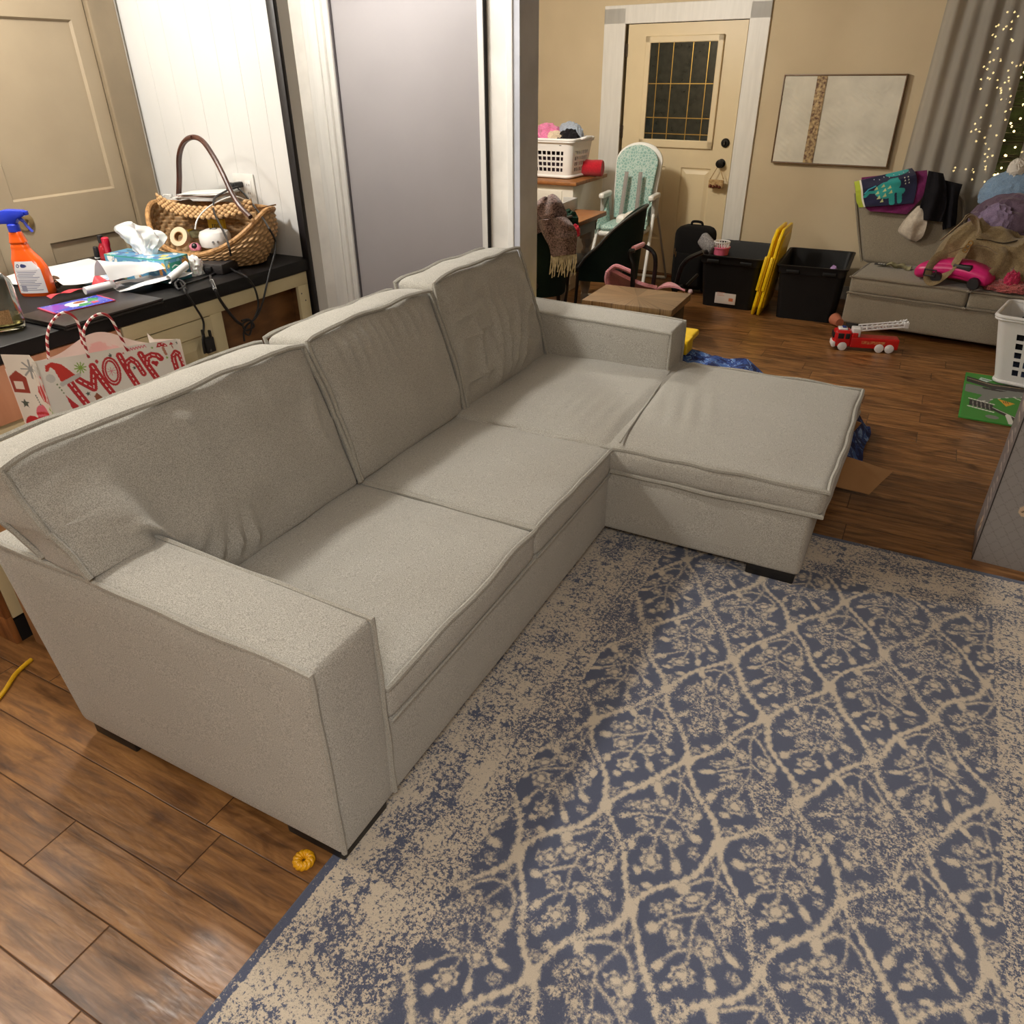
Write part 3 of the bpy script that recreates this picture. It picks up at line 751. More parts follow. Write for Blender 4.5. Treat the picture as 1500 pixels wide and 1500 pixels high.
# ================================================================ kitchen counter and cabinets
CZ = .98
CTOP = M('black_counter_laminate', (19, 17, 19), .5, (15, 14, 15), 9., bump=.03, bscale=90, spec=.25)
bm = BM(); box(bm, -3.38, -2.445, .90, 2.66, CZ-.052, CZ, .006); tag(obj('countertop', bm, CTOP, loc=(-2.9, 1.8, CZ-.052), world=True), 'long black countertop behind the sofa', 'countertop')
CCAB = M('cream_cabinet_paint', (216, 204, 166), .5, (206, 193, 152), 5., bump=.05, bscale=40)
OAK = M('oak_wood', (150, 98, 54), .45, (118, 72, 38), 5., bump=.08, bscale=30, stretch=(9, 9, 1))
PLY = M('brown_plywood', (132, 90, 50), .6, (104, 68, 36), 5., bump=.1, bscale=20, stretch=(1, 1.6, 5))
SALM = M('salmon_wood', (206, 150, 116), .5, (196, 138, 104), 5., stretch=(1, 6, 1))
cb = thing('base_cabinet', 'cream base cabinet with a missing door under the black countertop', 'cabinet', (-2.9, 2.1, 0)); K = dict(parent=cb, world=True)
bm = BM()                                   # face frame around the door and the open bay
fx0, fx1 = -2.475, -2.457
for a in ((1.66, 2.63, .87, .925), (1.66, 2.63, .09, .14), (1.66, 1.70, .14, .87), (2.05, 2.11, .14, .87), (2.565, 2.63, .14, .87)): box(bm, fx0, fx1, *a, .002)
obj('face_frame', bm, CCAB, **K)
bm = BM(); box(bm, -3.36, -2.476, 1.66, 1.675, .09, .926); box(bm, -3.36, -2.476, 2.615, 2.63, .09, .926); box(bm, -3.36, -3.345, 1.66, 2.63, .09, .926); box(bm, -3.36, -2.476, 1.66, 2.63, .09, .105); obj('carcass', bm, PLY, **K)
bm = BM(); box(bm, -2.56, -2.545, 2.08, 2.61, .105, .926); obj('back_panel', bm, PLY, **K)
bm = BM(); panel_door(bm, .35, .722, .018, [(.05, .30, .06, .66, 1)], T(-2.456, 1.70, .145) @ RZ(pi/2)); obj('door', bm, CCAB, smooth=False, **K)
bm = BM(); box(bm, -3.36, -2.50, 1.66, 2.63, 0, .09); obj('toe_kick', bm, M('black_toe', (16, 15, 15), .6), **K)
for z in (.835, .80, .70):
    bm = BM(); lathe(bm, [(0, 0), (.004, 0), (.003, .0015), (0, .002)], 10, T(-2.457, 2.58+.02*(z < .83), z) @ RY(pi/2)); obj('screw', bm, M('steel', (120, 116, 110), .35, metal=.9), **K)
c2 = thing('base_cabinet', 'salmon and oak cabinet beside the cream one, partly hidden by the gift bag', 'cabinet', (-2.9, 1.3, 0)); K = dict(parent=c2, world=True)
bm = BM(); box(bm, -3.36, -2.476, .97, 1.655, .09, .926); obj('carcass', bm, CCAB, **K)
bm = BM(); box(bm, -2.475, -2.458, .97, 1.655, .74, .922, .004); obj('drawer_front', bm, SALM, **K)
bm = BM(); box(bm, -2.475, -2.458, .97, 1.31, .10, .73, .003); box(bm, -2.475, -2.458, 1.315, 1.655, .10, .73, .003); obj('door', bm, CCAB, **K)
bm = BM(); box(bm, -3.36, -2.462, .97, 1.655, 0, .09); obj('toe_kick', bm, MATS['black_toe'], **K)
bm = BM()                                   # oak end panel facing the viewer, with a dark inset
for a in ((-3.36, -2.46, .0, .11), (-3.36, -2.46, .80, .926), (-2.53, -2.46, .11, .80), (-3.36, -3.28, .11, .80)): box(bm, a[0], a[1], .948, .97, a[2], a[3], .003)
obj('end_frame', bm, OAK, **K)
bm = BM(); box(bm, -3.28, -2.53, .957, .965, .11, .80); obj('inset_panel', bm, M('dark_inset', (52, 40, 36), .25), **K)

# cardboard carton behind the sofa that carries the gift bag
CARD = M('cardboard', (170, 128, 84), .8, (158, 116, 74), 6., bump=.04, bscale=60)
bx = thing('cardboard_carton', 'brown cardboard carton behind the sofa, under the gift bag', 'box', (-2.23, 1.395, 0)); K = dict(parent=bx)
bm = BM(); box(bm, -.18, .18, -.41, .41, 0, .60, .004); obj('body', bm, CARD, **K)
bm = BM(); box(bm, -.03, .03, -.4115, .4115, .25, .602); obj('packing_tape', bm, M('tape', (120, 92, 60), .25), **K)
bm = BM(); box(bm, -2.37, -2.08, 1.0, 1.15, .603, .622, .004); lp_ = obj('folded_laptop', bm, M('grey_metal', (120, 122, 128), .3, metal=.7), loc=(-2.2, 1.08, .603), world=True); tag(lp_, 'thin grey folded laptop on the carton beside the gift bag', 'laptop')

# ---- gift bag
gb = thing('gift_bag', 'white paper gift bag with red festive lettering behind the sofa', 'bag', (-2.24, 1.41, .602)); K = dict(parent=gb)
PAPER = vcol('printed_paper', .55)
def top(u): return .395-.07*u            # the top edge slopes down to the right
def bag_xy(x, y, W=.49): return x, y
cv = Canvas(.49, .40, .0019, (240, 234, 226)); k = 1/1220*.49
def B(px, py):                             # photo-crop coordinates -> canvas (y measured down from the top edge)
    tl = 555-(px-190)*265/1220
    return ((px-190)*k, (py-tl)*k)
RED, PK, GR, DG, BR = (196, 44, 52), (226, 110, 130), (140, 176, 70), (84, 92, 84), (150, 84, 60)
def st(pts, w=46): cv.line([B(*p) for p in pts], w*1.28*k, RED, dash=.018, dw=.15)
st([(395, 715), (470, 910), (500, 1010)]); st([(465, 690), (562, 762), (612, 580)]); st([(606, 575), (700, 830)])
c = B(752, 620); cv.ell(c, 80*k, 128*k, RED); cv.ell(c, 62*k, 108*k, (245, 235, 230), ring=.07); cv.ell(c, 42*k, 84*k, (240, 234, 226)); cv.flake(c, 36*k, 5*k, PK)
st([(855, 480), (930, 760)]); st([(893, 600), (905, 540), (950, 510), (990, 545), (1020, 650)], 40)
st([(1045, 462), (1130, 740)]); st([(1075, 560), (1095, 490), (1140, 465), (1185, 470), (1205, 500)], 42)
st([(1320, 640), (1318, 520), (1325, 470), (1355, 435), (1388, 460), (1396, 540), (1400, 640)], 42)
cv.poly([B(*p) for p in ((258, 625), (270, 580), (320, 550), (380, 565), (455, 650), (335, 715), (318, 610), (300, 590), (275, 625))], (206, 56, 48)); cv.line([B(335, 722), B(480, 648)], 34*k, (205, 202, 198)); cv.ell(B(272, 678), 32*k, 32*k, (210, 207, 202))
cv.flake(B(508, 588), 46*k, 9*k, GR, 5); cv.star(B(780, 478), 22*k, DG); cv.star(B(1397, 332), 22*k, DG); cv.star(B(956, 592), 20*k, DG); cv.star(B(502, 806), 20*k, DG); cv.star(B(896, 455), 13*k, RED); cv.star(B(1262, 490), 17*k, GR); cv.star(B(1160, 395), 13*k, GR)
for i in range(7): cv.line([B(935+25*i, 438-7*i), B(948+25*i, 414-7*i), B(960+25*i, 432-7*i)], 8*k, PK)
cv.poly([B(*p) for p in ((1195, 390), (1215, 345), (1250, 335), (1285, 350), (1300, 375))], RED); cv.line([B(1250, 385), B(1262, 455)], 24*k, (190, 130, 108))
for q in ((1225, 365), (1255, 350), (1275, 368), (1240, 382)): cv.ell(B(*q), 7*k, 7*k, (245, 235, 230))
cv.poly([B(*p) for p in ((1313, 362), (1335, 328), (1357, 350))], RED); cv.line([B(1336, 358), B(1342, 390)], 11*k, (190, 130, 108))
for dx in (-14, 14): cv.ell(B(1146+dx, 542), 17*k, 17*k, RED)
cv.poly([B(*p) for p in ((1118, 550), (1174, 540), (1152, 585))], RED); cv.ell(B(653, 533), 13*k, 17*k, RED)
cv.poly([B(*p) for p in ((330, 810), (345, 935), (400, 905))], RED); cv.poly([B(*p) for p in ((330, 935), (420, 1110), (300, 1120))], RED)
for q in ((300, 725), (308, 748), (316, 770), (322, 792)): cv.ell(B(*q), 6*k, 6*k, (120, 140, 90))
cv.poly([B(*p) for p in ((540, 830), (570, 800), (600, 840), (590, 900), (550, 900))], BR)
for i in range(40):
    q = (random.uniform(0, .48), random.uniform(.22, .39))
    (cv.star if i % 2 else lambda c_, r, co_: cv.flake(c_, r, .003, co_))(q, random.uniform(.012, .022), random.choice([RED, PK, GR, DG, BR]))
def front(x, y):
    u = x/.49; t = top(u); z = t*(1-y/.40)
    return (.085+.008*sin(u*7)*(z/.4)+.006*nz(x*9, z*9, 1)-.02*(z/.4)**2, -.245+x, z)
cv.mesh('front_panel', front, PAPER, **K)
cg = Canvas(.165, .40, .0019, (236, 228, 218)); g = .165/190   # gusset seen from the near end
def G(px, py): return (.165-(190-px)*g*.9, (py-560)*g*.62)
cg.flake(G(75, 640), 45*g*.7, 6*g, (150, 150, 150), 4); cg.poly([G(*p) for p in ((135, 640), (215, 640), (232, 760), (215, 805), (120, 808), (82, 770), (95, 730), (135, 715))], RED)
cg.rect(*G(115, 590), *G(215, 640), (190, 190, 186)); cg.line([G(110, 720), G(130, 800)], 8*g, (240, 230, 225)); cg.line([G(160, 795), G(190, 730), G(225, 710)], 7*g, (240, 230, 225))
cg.ell(G(160, 672), 11*g, 11*g, (240, 230, 225)); cg.ell(G(178, 672), 11*g, 11*g, (240, 230, 225)); cg.poly([G(150, 678), G(188, 678), G(169, 705)], (240, 230, 225))
cg.poly([G(*p) for p in ((-20, 690), (15, 650), (48, 690), (48, 780), (-20, 780))], (160, 66, 54)); cg.rect(*G(-8, 715), *G(30, 760), (235, 220, 210))
cg.ell(G(96, 900), 42*g, 46*g*.8, PK); cg.line([G(55, 900), G(135, 880)], 9*g, RED); cg.line([G(60, 925), G(136, 905)], 7*g, RED); cg.line([G(68, 790), G(80, 850)], 4*g, DG, dash=.008)
cg.line([G(160, 840), G(290, 885)], 6*g, GR)
for i in range(4): cg.line([G(185+28*i, 848+9*i), G(170+28*i, 828+9*i)], 5*g, GR); cg.line([G(185+28*i, 848+9*i), G(195+28*i, 880+9*i)], 5*g, GR)
cg.ell(G(210, 960), 50*g, 46*g, BR); cg.ell(G(190, 950), 5*g, 5*g, DG); cg.ell(G(235, 945), 5*g, 5*g, DG); cg.star(G(12, 845), 18*g, DG); cg.star(G(308, 945), 20*g, DG); cg.flake(G(128, 1000), 22*g, 4*g, GR, 4)
cg.ell(G(25, 990), 40*g, 45*g, RED); cg.ell(G(65, 1000), 36*g, 50*g, RED); cg.poly([G(-15, 1000), G(100, 1010), G(50, 1090)], RED); cg.ell(G(35, 1000), 22*g, 28*g, PK)
def gus(x, y):
    z = top(0.)*(1-y/.40)
    return (-.08+x, -.245+.035*(1-abs(2*x/.165-1))*(z/.4), z)
cg.mesh('side_gusset', gus, PAPER, **K)
cb_ = Canvas(.49, .40, .006, (240, 226, 218)); 
for (x, y, r, c_) in ((.30, .06, .035, (236, 190, 186)), (.36, .07, .03, (238, 200, 196)), (.22, .07, .03, (226, 214, 190)), (.1, .06, .03, (240, 196, 196)), (.43, .05, .02, (236, 190, 186))): cb_.ell((x, y), r, r*.8, c_)
def backp(x, y):
    u = x/.49; t = top(u)-.045+.008*sin(u*9)+.075*exp(-((u-.62)/.22)**2); z = t*(1-y/.40)
    return (-.085+.012*sin(u*11)*(z/.4)**2, -.245+x, z)
cb_.mesh('back_panel', backp, PAPER, **K)
cf = Canvas(.165, .40, .006, (236, 228, 218))
cf.mesh('side_gusset', lambda x, y: (-.08+x, .245-.04*(1-abs(2*x/.165-1))*((1-y/.4)), top(1.)*(1-y/.40)), PAPER, **K)
bm = BM(); box(bm, -.083, .083, -.243, .243, 0, .004); obj('bottom', bm, M('white_card', (236, 230, 222), .6), **K)
def twist(name='bag_handle'):
    m, nt, b = newmat(name); b.inputs['Roughness'].default_value = .6
    tc = nd(nt, 'ShaderNodeTexCoord'); wv = nd(nt, 'ShaderNodeTexWave', Scale=22., Distortion=0.); wv.bands_direction = 'DIAGONAL'; nt.links.new(tc.outputs['Object'], wv.inputs['Vector'])
    r = ramp(nt, wv.outputs['Fac'], [(.44, S(240, 230, 224)), (.5, S(160, 34, 44))]); nt.links.new(r.outputs[0], b.inputs['Base Color']); return m
TW = twist()
gl_ = lambda p: wm(gb).inverted() @ p
for x0, pts in ((.075, [(138, 520), (143, 500), (136, 470), (128, 462), (118, 475), (140, 520)]),):
    pass
bm = BM(); X1 = -2.165
tube(bm, catmull([gl_(atx(*p, X1)) for p in ((130, 524), (124, 503), (123, 484), (133, 467), (147, 460), (160, 464), (170, 480), (180, 500), (187, 514))], 6), .0042, 8); obj('handle', bm, TW, **K)
bm = BM(); X2 = -2.30
tube(bm, catmull([gl_(atx(*p, X2)) for p in ((72, 532), (70, 512), (69, 495), (74, 475), (86, 461), (98, 458), (110, 466), (117, 482), (121, 505))], 6), .0042, 8); obj('handle', bm, TW, **K)

# ---- wall outlet with the cords that leave it
ou = thing('wall_outlet', 'white double outlet plate on the white wall beside the basket handle', 'outlet', tuple(aty(360, 276, 2.662)), 0.); K = dict(parent=ou)
bm = BM(); box(bm, -.062, .062, -.007, 0, -.062, .062, .003); obj('cover_plate', bm, M('ivory_plastic', (232, 230, 224), .35), **K)
for x in (-.027, .027): bm = BM(); box(bm, x-.017, x+.017, -.0095, -.006, -.034, .034, .002); obj('socket', bm, M('white_plastic', (240, 239, 235), .3), **K)
for x in (-.027, .027):
    for z in (-.022, .012):
        for d in (-.006, .006): bm = BM(); box(bm, x+d-.001, x+d+.001, -.0102, -.009, z, z+.009); obj('slot', bm, DARK, **K)
RUB = M('black_rubber', (26, 25, 27), .45)
HX = -2.43
def cord(name, pts, r, label, mat=RUB, plug=None, n=7):
    """cord path given as pixel + the plane it hangs in: ('z', h) on a surface, ('x', X) hanging, ('y', Y) near the wall"""
    P = []
    for (x, y, m_, v) in pts: P.append({'z': atz, 'x': atx, 'y': aty}[m_](x, y, v))
    base = P[-1]; o = thing(name, label, 'cord', tuple(base))
    bm = BM(); tube(bm, [p-base for p in catmull(P, n)], r, 8); obj('cable', bm, mat, o)
    return o, base
o, b0 = cord('charger_cord', [(349, 274, 'y', 2.60), (340, 276, 'y', 2.57), (325, 283, 'y', 2.50), (314, 291, 'y', 2.42), (313, 308, 'y', 2.36), (320, 325, 'y', 2.30), (330, 345, 'y', 2.24), (337, 368, 'y', 2.20), (337, 380, 'z', CZ+.006), (325, 394, 'z', CZ+.006), (300, 407, 'z', CZ+.006), (270, 416, 'z', CZ+.006), (258, 418, 'z', CZ+.008), (253, 415, 'z', CZ+.018), (262, 412, 'z', CZ+.022), (268, 421, 'z', CZ+.012), (272, 428, 'x', HX), (287, 451, 'x', HX), (298, 472, 'x', HX), (297, 498, 'x', HX), (300, 518, 'x', HX)], .0042, 'black cord looping from the outlet across the counter to a knot')
bm = BM(); box(bm, -.012, .012, -.05, 0, -.012, .012, .005); box(bm, -.016, .016, -.07, -.05, -.014, .014, .006); bm.transform(T(*(aty(354, 270, 2.655)-b0))); obj('plug', bm, RUB, o)
bm = BM(); tube(bm, [p-b0 for p in catmull([atz(*p, CZ+h) for p, h in (((256, 420), .012), ((262, 410), .03), ((271, 417), .02), ((262, 424), .012), ((257, 414), .03), ((268, 412), .016), ((272, 424), .012))], 6)], .0042, 8); obj('knot', bm, RUB, o)
pq = atx(306, 505, HX)-b0
bm = BM(); box(bm, -.012, .012, -.022, .022, -.03, .03, .004); box(bm, -.006, .006, -.02, -.012, .028, .065, .002); box(bm, -.006, .006, .012, .02, .028, .055, .002); bm.transform(T(*pq)); obj('end_plug', bm, RUB, o)
o, b0 = cord('charger_cord', [(349, 276, 'y', 2.60), (357, 283, 'y', 2.56), (372, 302, 'y', 2.50), (384, 318, 'y', 2.42), (396, 338, 'y', 2.36), (403, 352, 'x', -2.5), (402, 372, 'x', HX), (396, 395, 'x', HX), (390, 420, 'x', HX), (384, 445, 'x', HX), (375, 465, 'x', HX), (362, 476, 'x', HX), (357, 486, 'x', HX), (358, 500, 'x', HX)], .0042, 'dark cord arching from the outlet down the counter front to a tied bundle')
bm = BM(); tube(bm, [p-b0 for p in catmull([atx(*p, HX+.01) for p in ((354, 470), (365, 468), (372, 478), (360, 484), (356, 474), (368, 470), (366, 490), (358, 486), (362, 476))], 6)], .004, 8); obj('knot', bm, RUB, o)
bm = BM(); box(bm, -.012, .012, -.05, 0, -.012, .012, .005); bm.transform(T(*(aty(346, 277, 2.655)-b0))); obj('plug', bm, RUB, o)
o, b0 = cord('adapter_cord', [(308, 404, 'z', CZ+.02), (310, 412, 'z', CZ+.012), (315, 424, 'x', HX), (323, 440, 'x', HX), (335, 457, 'x', HX), (346, 470, 'x', HX), (355, 476, 'x', HX)], .006, 'thick cord from the black adapter with a white label band')
bm = BM(); tube(bm, [p-b0 for p in (atz(310, 411, CZ+.013), atx(315, 424, HX))], .0072, 10); obj('label_band', bm, MATS['white_plastic'], o)
cord('adapter_cord', [(334, 391, 'z', CZ+.02), (344, 397, 'z', CZ+.008), (360, 405, 'z', CZ+.008), (371, 418, 'x', HX), (377, 435, 'x', HX), (378, 452, 'x', HX), (372, 468, 'x', HX)], .0042, 'thin black cord running off the counter right of the adapter')
cord('usb_cable', [(372, 300, 'y', 2.60), (345, 288, 'y', 2.5), (318, 296, 'y', 2.42), (300, 308, 'y', 2.3), (289, 322, 'y', 2.22), (286, 336, 'y', 2.2)], .003, 'thin white cable hanging over the wicker basket', MATS['white_plastic'])
ad = thing('power_adapter', 'black power adapter brick on the counter in front of the basket', 'adapter', tuple(atz(316, 397, CZ)), radians(14)); bm = BM(); box(bm, -.075, .075, -.06, .06, 0, .042, .006); obj('body', bm, M('adapter_plastic', (44, 40, 40), .5), ad)
bm = BM(); box(bm, .0, .03, -.075, -.058, .012, .034, .005); obj('cable_boot', bm, RUB, ad)


# ---- wicker basket
bk = thing('wicker_basket', 'woven wicker basket with a tall arched handle on the counter', 'basket', (-2.775, 2.43, CZ), radians(6)); K = dict(parent=bk)
def wick():
    m, nt, b = newmat('wicker'); b.inputs['Roughness'].default_value = .6
    a = nd(nt, 'ShaderNodeVertexColor', layer_name='Col'); tc = nd(nt, 'ShaderNodeTexCoord'); n = nd(nt, 'ShaderNodeTexNoise', Scale=90., Detail=3.); nt.links.new(tc.outputs['Object'], n.inputs['Vector'])
    r = ramp(nt, n.outputs['Fac'], [(.3, (.6, .55, .5, 1)), (.7, (1.1, 1.1, 1.1, 1))]); nt.links.new(mix(nt, 1., a.outputs[0], r.outputs[0], 'MULTIPLY'), b.inputs['Base Color']); return m
WICK = wick()
def woven(name, fn, nu, nv, rows, cols, par, closed=True, amp=.006):
    """surface fn(u, v) -> (point, outward normal) displaced by an over-under weave, vertex colour darkened in the hollows to paint in their shade"""
    P, C = [], []
    for i in range(nu+(0 if closed else 1)):
        for j in range(nv+1):
            u, v = i/nu, j/nv; p, n = fn(u, v); row = v*rows; ph = int(row) % 2
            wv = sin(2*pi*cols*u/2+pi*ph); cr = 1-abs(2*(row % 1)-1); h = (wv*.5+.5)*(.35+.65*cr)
            P.append(Vector(p)+Vector(n)*amp*(h*1.6-.4)); c = .45+.55*h*min(1, cr*2.2)  # low parts of the weave get darker colour, shade painted in
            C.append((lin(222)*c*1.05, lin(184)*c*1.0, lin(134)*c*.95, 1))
    k = nv+1; N = nu if closed else nu+1; F = []
    for i in range(nu):
        a = i*k; b = ((i+1) % N)*k
        for j in range(nv): F.append((a+j, b+j, b+j+1, a+j+1))
    me = bpy.data.meshes.new(name); me.from_pydata([tuple(p) for p in P], [], F)
    at = me.color_attributes.new('Col', 'FLOAT_COLOR', 'POINT'); at.data.foreach_set('color', np.array(C, np.float32).ravel())
    me.polygons.foreach_set('use_smooth', [True]*len(F)); me.materials.append(WICK); me.update()
    o = bpy.data.objects.new(name, me); COL.objects.link(o); o.parent = par; md = o.modifiers.new('Solidify', 'SOLIDIFY'); md.thickness = .006; md.offset = -1; return o
def rimh(a):                                # wall height by direction: low in front, high at the ends and back
    fr = max(0, -sin(a)); ends = abs(cos(a))
    return .205-.150*fr**1.5+.02*ends**6
def bsk(u, v):
    a = 2*pi*u; h = rimh(a); t = v
    rr = .72+.28*sin(min(1, t*1.25)*pi/2)-.10*max(0, t-.7)**1.3*abs(cos(a))
    x, y = .315*cos(a)*rr, .185*sin(a)*rr
    return (x, y, .004+h*t), Vector((cos(a)/.315, sin(a)/.185, -.8)).normalized()
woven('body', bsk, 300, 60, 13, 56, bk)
bm = BM(); lathe(bm, [(0, .006), (.72, .006), (.72, .012), (0, .012)], 40, Matrix.Diagonal((.315, .185, 1, 1))); obj('bottom', bm, M('wicker_base', (150, 112, 70), .7), **K)
bm = BM(); tube(bm, [Vector((.315*cos(2*pi*i/90)*.985, .185*sin(2*pi*i/90)*.985, .004+rimh(2*pi*i/90))) for i in range(90)], .011, 8, True); obj('rim', bm, M('wicker_rim', (196, 150, 96), .6, (140, 100, 58), 60., bump=.5, bscale=120), **K)
def band(u, v):                             # woven shelf front drooping between the two ends
    x = -.255+.51*u; sag = .045*(1-(2*u-1)**2)
    return (x, -.02-.05*(1-(2*u-1)**2)+.0*v, .272-sag*.8-.046*v), Vector((0, -1, .3)).normalized()
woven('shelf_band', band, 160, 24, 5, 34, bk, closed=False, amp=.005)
bm = BM(); sheet(bm, 14, 8, lambda u, v: (-.24+.48*u, -.06*(1-(2*u-1)**2)+.15*v-.0, .228-.03*(1-(2*u-1)**2)), .006); obj('shelf', bm, MATS['wicker_base'], **K)
HB = M('brown_willow', (84, 48, 36), .35, (60, 34, 26), 20.)
inv = wm(bk).inverted()
hp = [aty(262, 291, 2.50), aty(263, 262, 2.50), aty(263, 228, 2.48), aty(270, 208, 2.46), aty(283, 201, 2.45), aty(297, 207, 2.44), aty(312, 228, 2.42), aty(326, 254, 2.40), aty(340, 284, 2.38), aty(352, 303, 2.37), aty(367, 318, 2.36)]
bm = BM(); tube(bm, [inv @ p for p in catmull(hp, 7)], .0105, 10); tube(bm, [inv @ p+Vector((.004, -.012, 0)) for p in catmull(hp[:5], 7)], .0075, 8); obj('handle', bm, HB, **K)
# things kept in the basket
def onbask(px, py, z): return tuple(atz(px, py, CZ+z))
ps = thing('paper_pile', 'white sheets of mail lying on the top of the wicker basket', 'papers', onbask(299, 290, .24), radians(12))
for i in range(5):
    bm = BM(); a = random.uniform(-.25, .25); sheet(bm, 8, 6, lambda u, v: (-.12+.24*u+.01*i, -.07+.15*v, .004+.005*i+.01*u*u), .0012); bm.transform(RZ(a)); obj('sheet', bm, M('white_sheet', (238, 237, 232), .6) if i != 2 else M('pink_sheet', (236, 214, 206), .6), ps)
wp = thing('white_speaker', 'round white puck device sitting inside the wicker basket', 'device', onbask(318, 362, .075), .0); bm = BM(); lathe(bm, [(0, 0), (.05, 0), (.062, .008), (.066, .025), (.066, .05), (.058, .066), (.035, .074), (0, .076)], 40); obj('body', bm, M('white_gloss', (240, 238, 235), .25), wp)
bm = BM(); lathe(bm, [(.013, .0755), (.015, .0775), (.017, .0755)], 24, T(0, 0, 0), cap=False); obj('button_ring', bm, DARK, wp)
for i in range(2):
    bm = BM(); lathe(bm, [(0, 0), (.005, 0), (.005, .003), (0, .003)], 12, RZ(-.9+.3*i) @ T(.065, 0, .032) @ RY(pi/2)); obj('side_button', bm, M('grey_plastic', (120, 120, 122), .4), wp)
tr = thing('tape_roll', 'cream roll of masking tape standing in the basket beside the white device', 'tape', onbask(267, 362, .055), .3); bm = BM(); lathe(bm, [(.022, -.012), (.042, -.012), (.042, .012), (.022, .012), (.022, -.012)], 32, T(0, 0, .042) @ RX(radians(62)), cap=False); obj('roll', bm, M('masking_tape', (222, 204, 170), .6), tr)
bm = BM(); lathe(bm, [(.0185, -.0125), (.0222, -.0125), (.0222, .0125), (.0185, .0125), (.0185, -.0125)], 32, T(0, 0, .042) @ RX(radians(62)), cap=False); obj('core', bm, CARD, tr)
tr2 = thing('tape_roll', 'clear roll of tape behind the cream masking tape in the basket', 'tape', onbask(262, 350, .05), .3); bm = BM(); lathe(bm, [(.035, -.01), (.05, -.01), (.05, .01), (.035, .01), (.035, -.01)], 32, T(0, 0, .05) @ RX(radians(70)), cap=False); obj('roll', bm, M('clear_tape', (226, 216, 208), .2, trans=.4), tr2)
yb = thing('yellow_packet', 'yellow box of cards with a black mark standing at the back of the basket', 'box', onbask(321, 345, .10), .2); bm = BM(); box(bm, -.04, .04, -.01, .01, 0, .07, .003); obj('packet', bm, M('yellow_card', (226, 190, 30), .45), yb)
bm = BM()
for i in range(4): box(bm, -.018+.009*i, -.014+.009*i, -.0108, -.0098, .02+.004*(i % 2), .05)
obj('mark', bm, DARK, yb)
bn = thing('folded_packet', 'olive printed packet with a yellow end lying inside the basket', 'packet', onbask(297, 348, .09), .3); bm = BM(); box(bm, -.05, .05, -.02, .02, 0, .03, .004); obj('packet', bm, M('olive_print', (140, 136, 100), .5, (100, 96, 70), 60.), bn)
bm = BM(); box(bm, -.068, -.05, -.021, .021, -.002, .032, .003); obj('end_flap', bm, MATS['yellow_card'], bn)
pp = thing('pink_trinket', 'small pink and black trinket at the front of the basket', 'trinket', onbask(287, 366, .05)); bm = BM(); heap(bm, .03, .022, .03, 3, 3, .2); obj('body', bm, M('pink_plastic', (226, 140, 160), .4), pp)
bm = BM(); heap(bm, .014, .012, .02, 5, 3, .1, mat=T(.01, -.012, .012)); obj('dark_part', bm, DARK, pp)
bp = thing('plastic_pouch', 'white plastic pouch tucked in the end of the basket', 'pouch', onbask(338, 335, .07), .5); bm = BM(); heap(bm, .03, .05, .10, 8, 4, .15); obj('pouch', bm, M('milky_film', (222, 220, 216), .3), bp)

# ---- tissue box
A_, B_, C_ = atz(240, 381, CZ+.092), atz(152, 372, CZ+.092), atz(274, 362, CZ+.092)
d_ = (B_-A_); L_ = d_.length; w_ = (C_-A_).length; an = atan2(d_.y, d_.x)-pi
tb = thing('tissue_box', 'teal and blue patterned tissue box with a tissue pulled up', 'tissue box', (A_.x, A_.y, CZ), an); K = dict(parent=tb)
H_ = .092; dp = min(.125, max(.10, w_))
cvt = {}
def tpat(W, H, seed, end=False):
    c = Canvas(W, H, .0022, (88, 150, 190)); r = random.Random(seed)
    for i in range(int(26*W/.23*H/.09)+4):
        q = (r.uniform(0, W), r.uniform(0, H)); a = r.uniform(0, pi); col = r.choice([(236, 214, 96), (236, 168, 80), (60, 120, 176), (130, 196, 214), (240, 240, 232), (70, 96, 150)])
        c.ell(q, r.uniform(.010, .022), r.uniform(.007, .013), col, rot=a)
        if r.random() < .4: c.ell(q, .012, .008, (60, 96, 150), ring=.25, rot=a)
    q = (W*.55, H*.5); c.ell(q, .024, .018, (236, 240, 240), rot=.6)
    for i in range(6): c.line([(q[0]-.02+.007*i, q[1]-.012), (q[0]-.014+.007*i, q[1]), (q[0]-.02+.007*i, q[1]+.012)], .0022, (70, 120, 170))
    if end:
        c.rect(.022, .016, .082, .076, (40, 140, 120)); c.line([(.034, .035), (.05, .028), (.07, .036)], .004, (236, 244, 240)); c.line([(.036, .046), (.07, .046)], .003, (236, 244, 240)); c.line([(.036, .060), (.066, .060)], .0025, (180, 220, 206))
    for e in ((0, 0, W, .005), (0, H-.004, W, H), (0, 0, .004, H), (W-.004, 0, W, H)): c.rect(*e, (54, 158, 140))
    return c
TPM = vcol('printed_carton', .4, coat=.2)
def bface(name, c, o_, ux, uy): return c.mesh(name, lambda x, y: Vector(o_)+Vector(ux)*x+Vector(uy)*y, TPM, **K)
bm = BM(); box(bm, -L_+.001, -.001, .001, dp-.001, 0, H_-.001); bx_ = obj('carton', bm, M('teal_card', (54, 158, 140), .45), **K)
bface('long_side', tpat(L_, H_, 3), (-L_, 0, H_), (1, 0, 0), (0, 0, -1)); bface('end_side', tpat(dp, H_, 5, True), (0, 0, H_), (0, 1, 0), (0, 0, -1))
bface('top_side', tpat(L_, dp, 6), (-L_, dp, H_), (1, 0, 0), (0, -1, 0)); bface('long_side', tpat(L_, H_, 8), (0, dp, H_), (-1, 0, 0), (0, 0, -1)); bface('end_side', tpat(dp, H_, 9), (-L_, dp, H_), (0, -1, 0), (0, 0, -1))
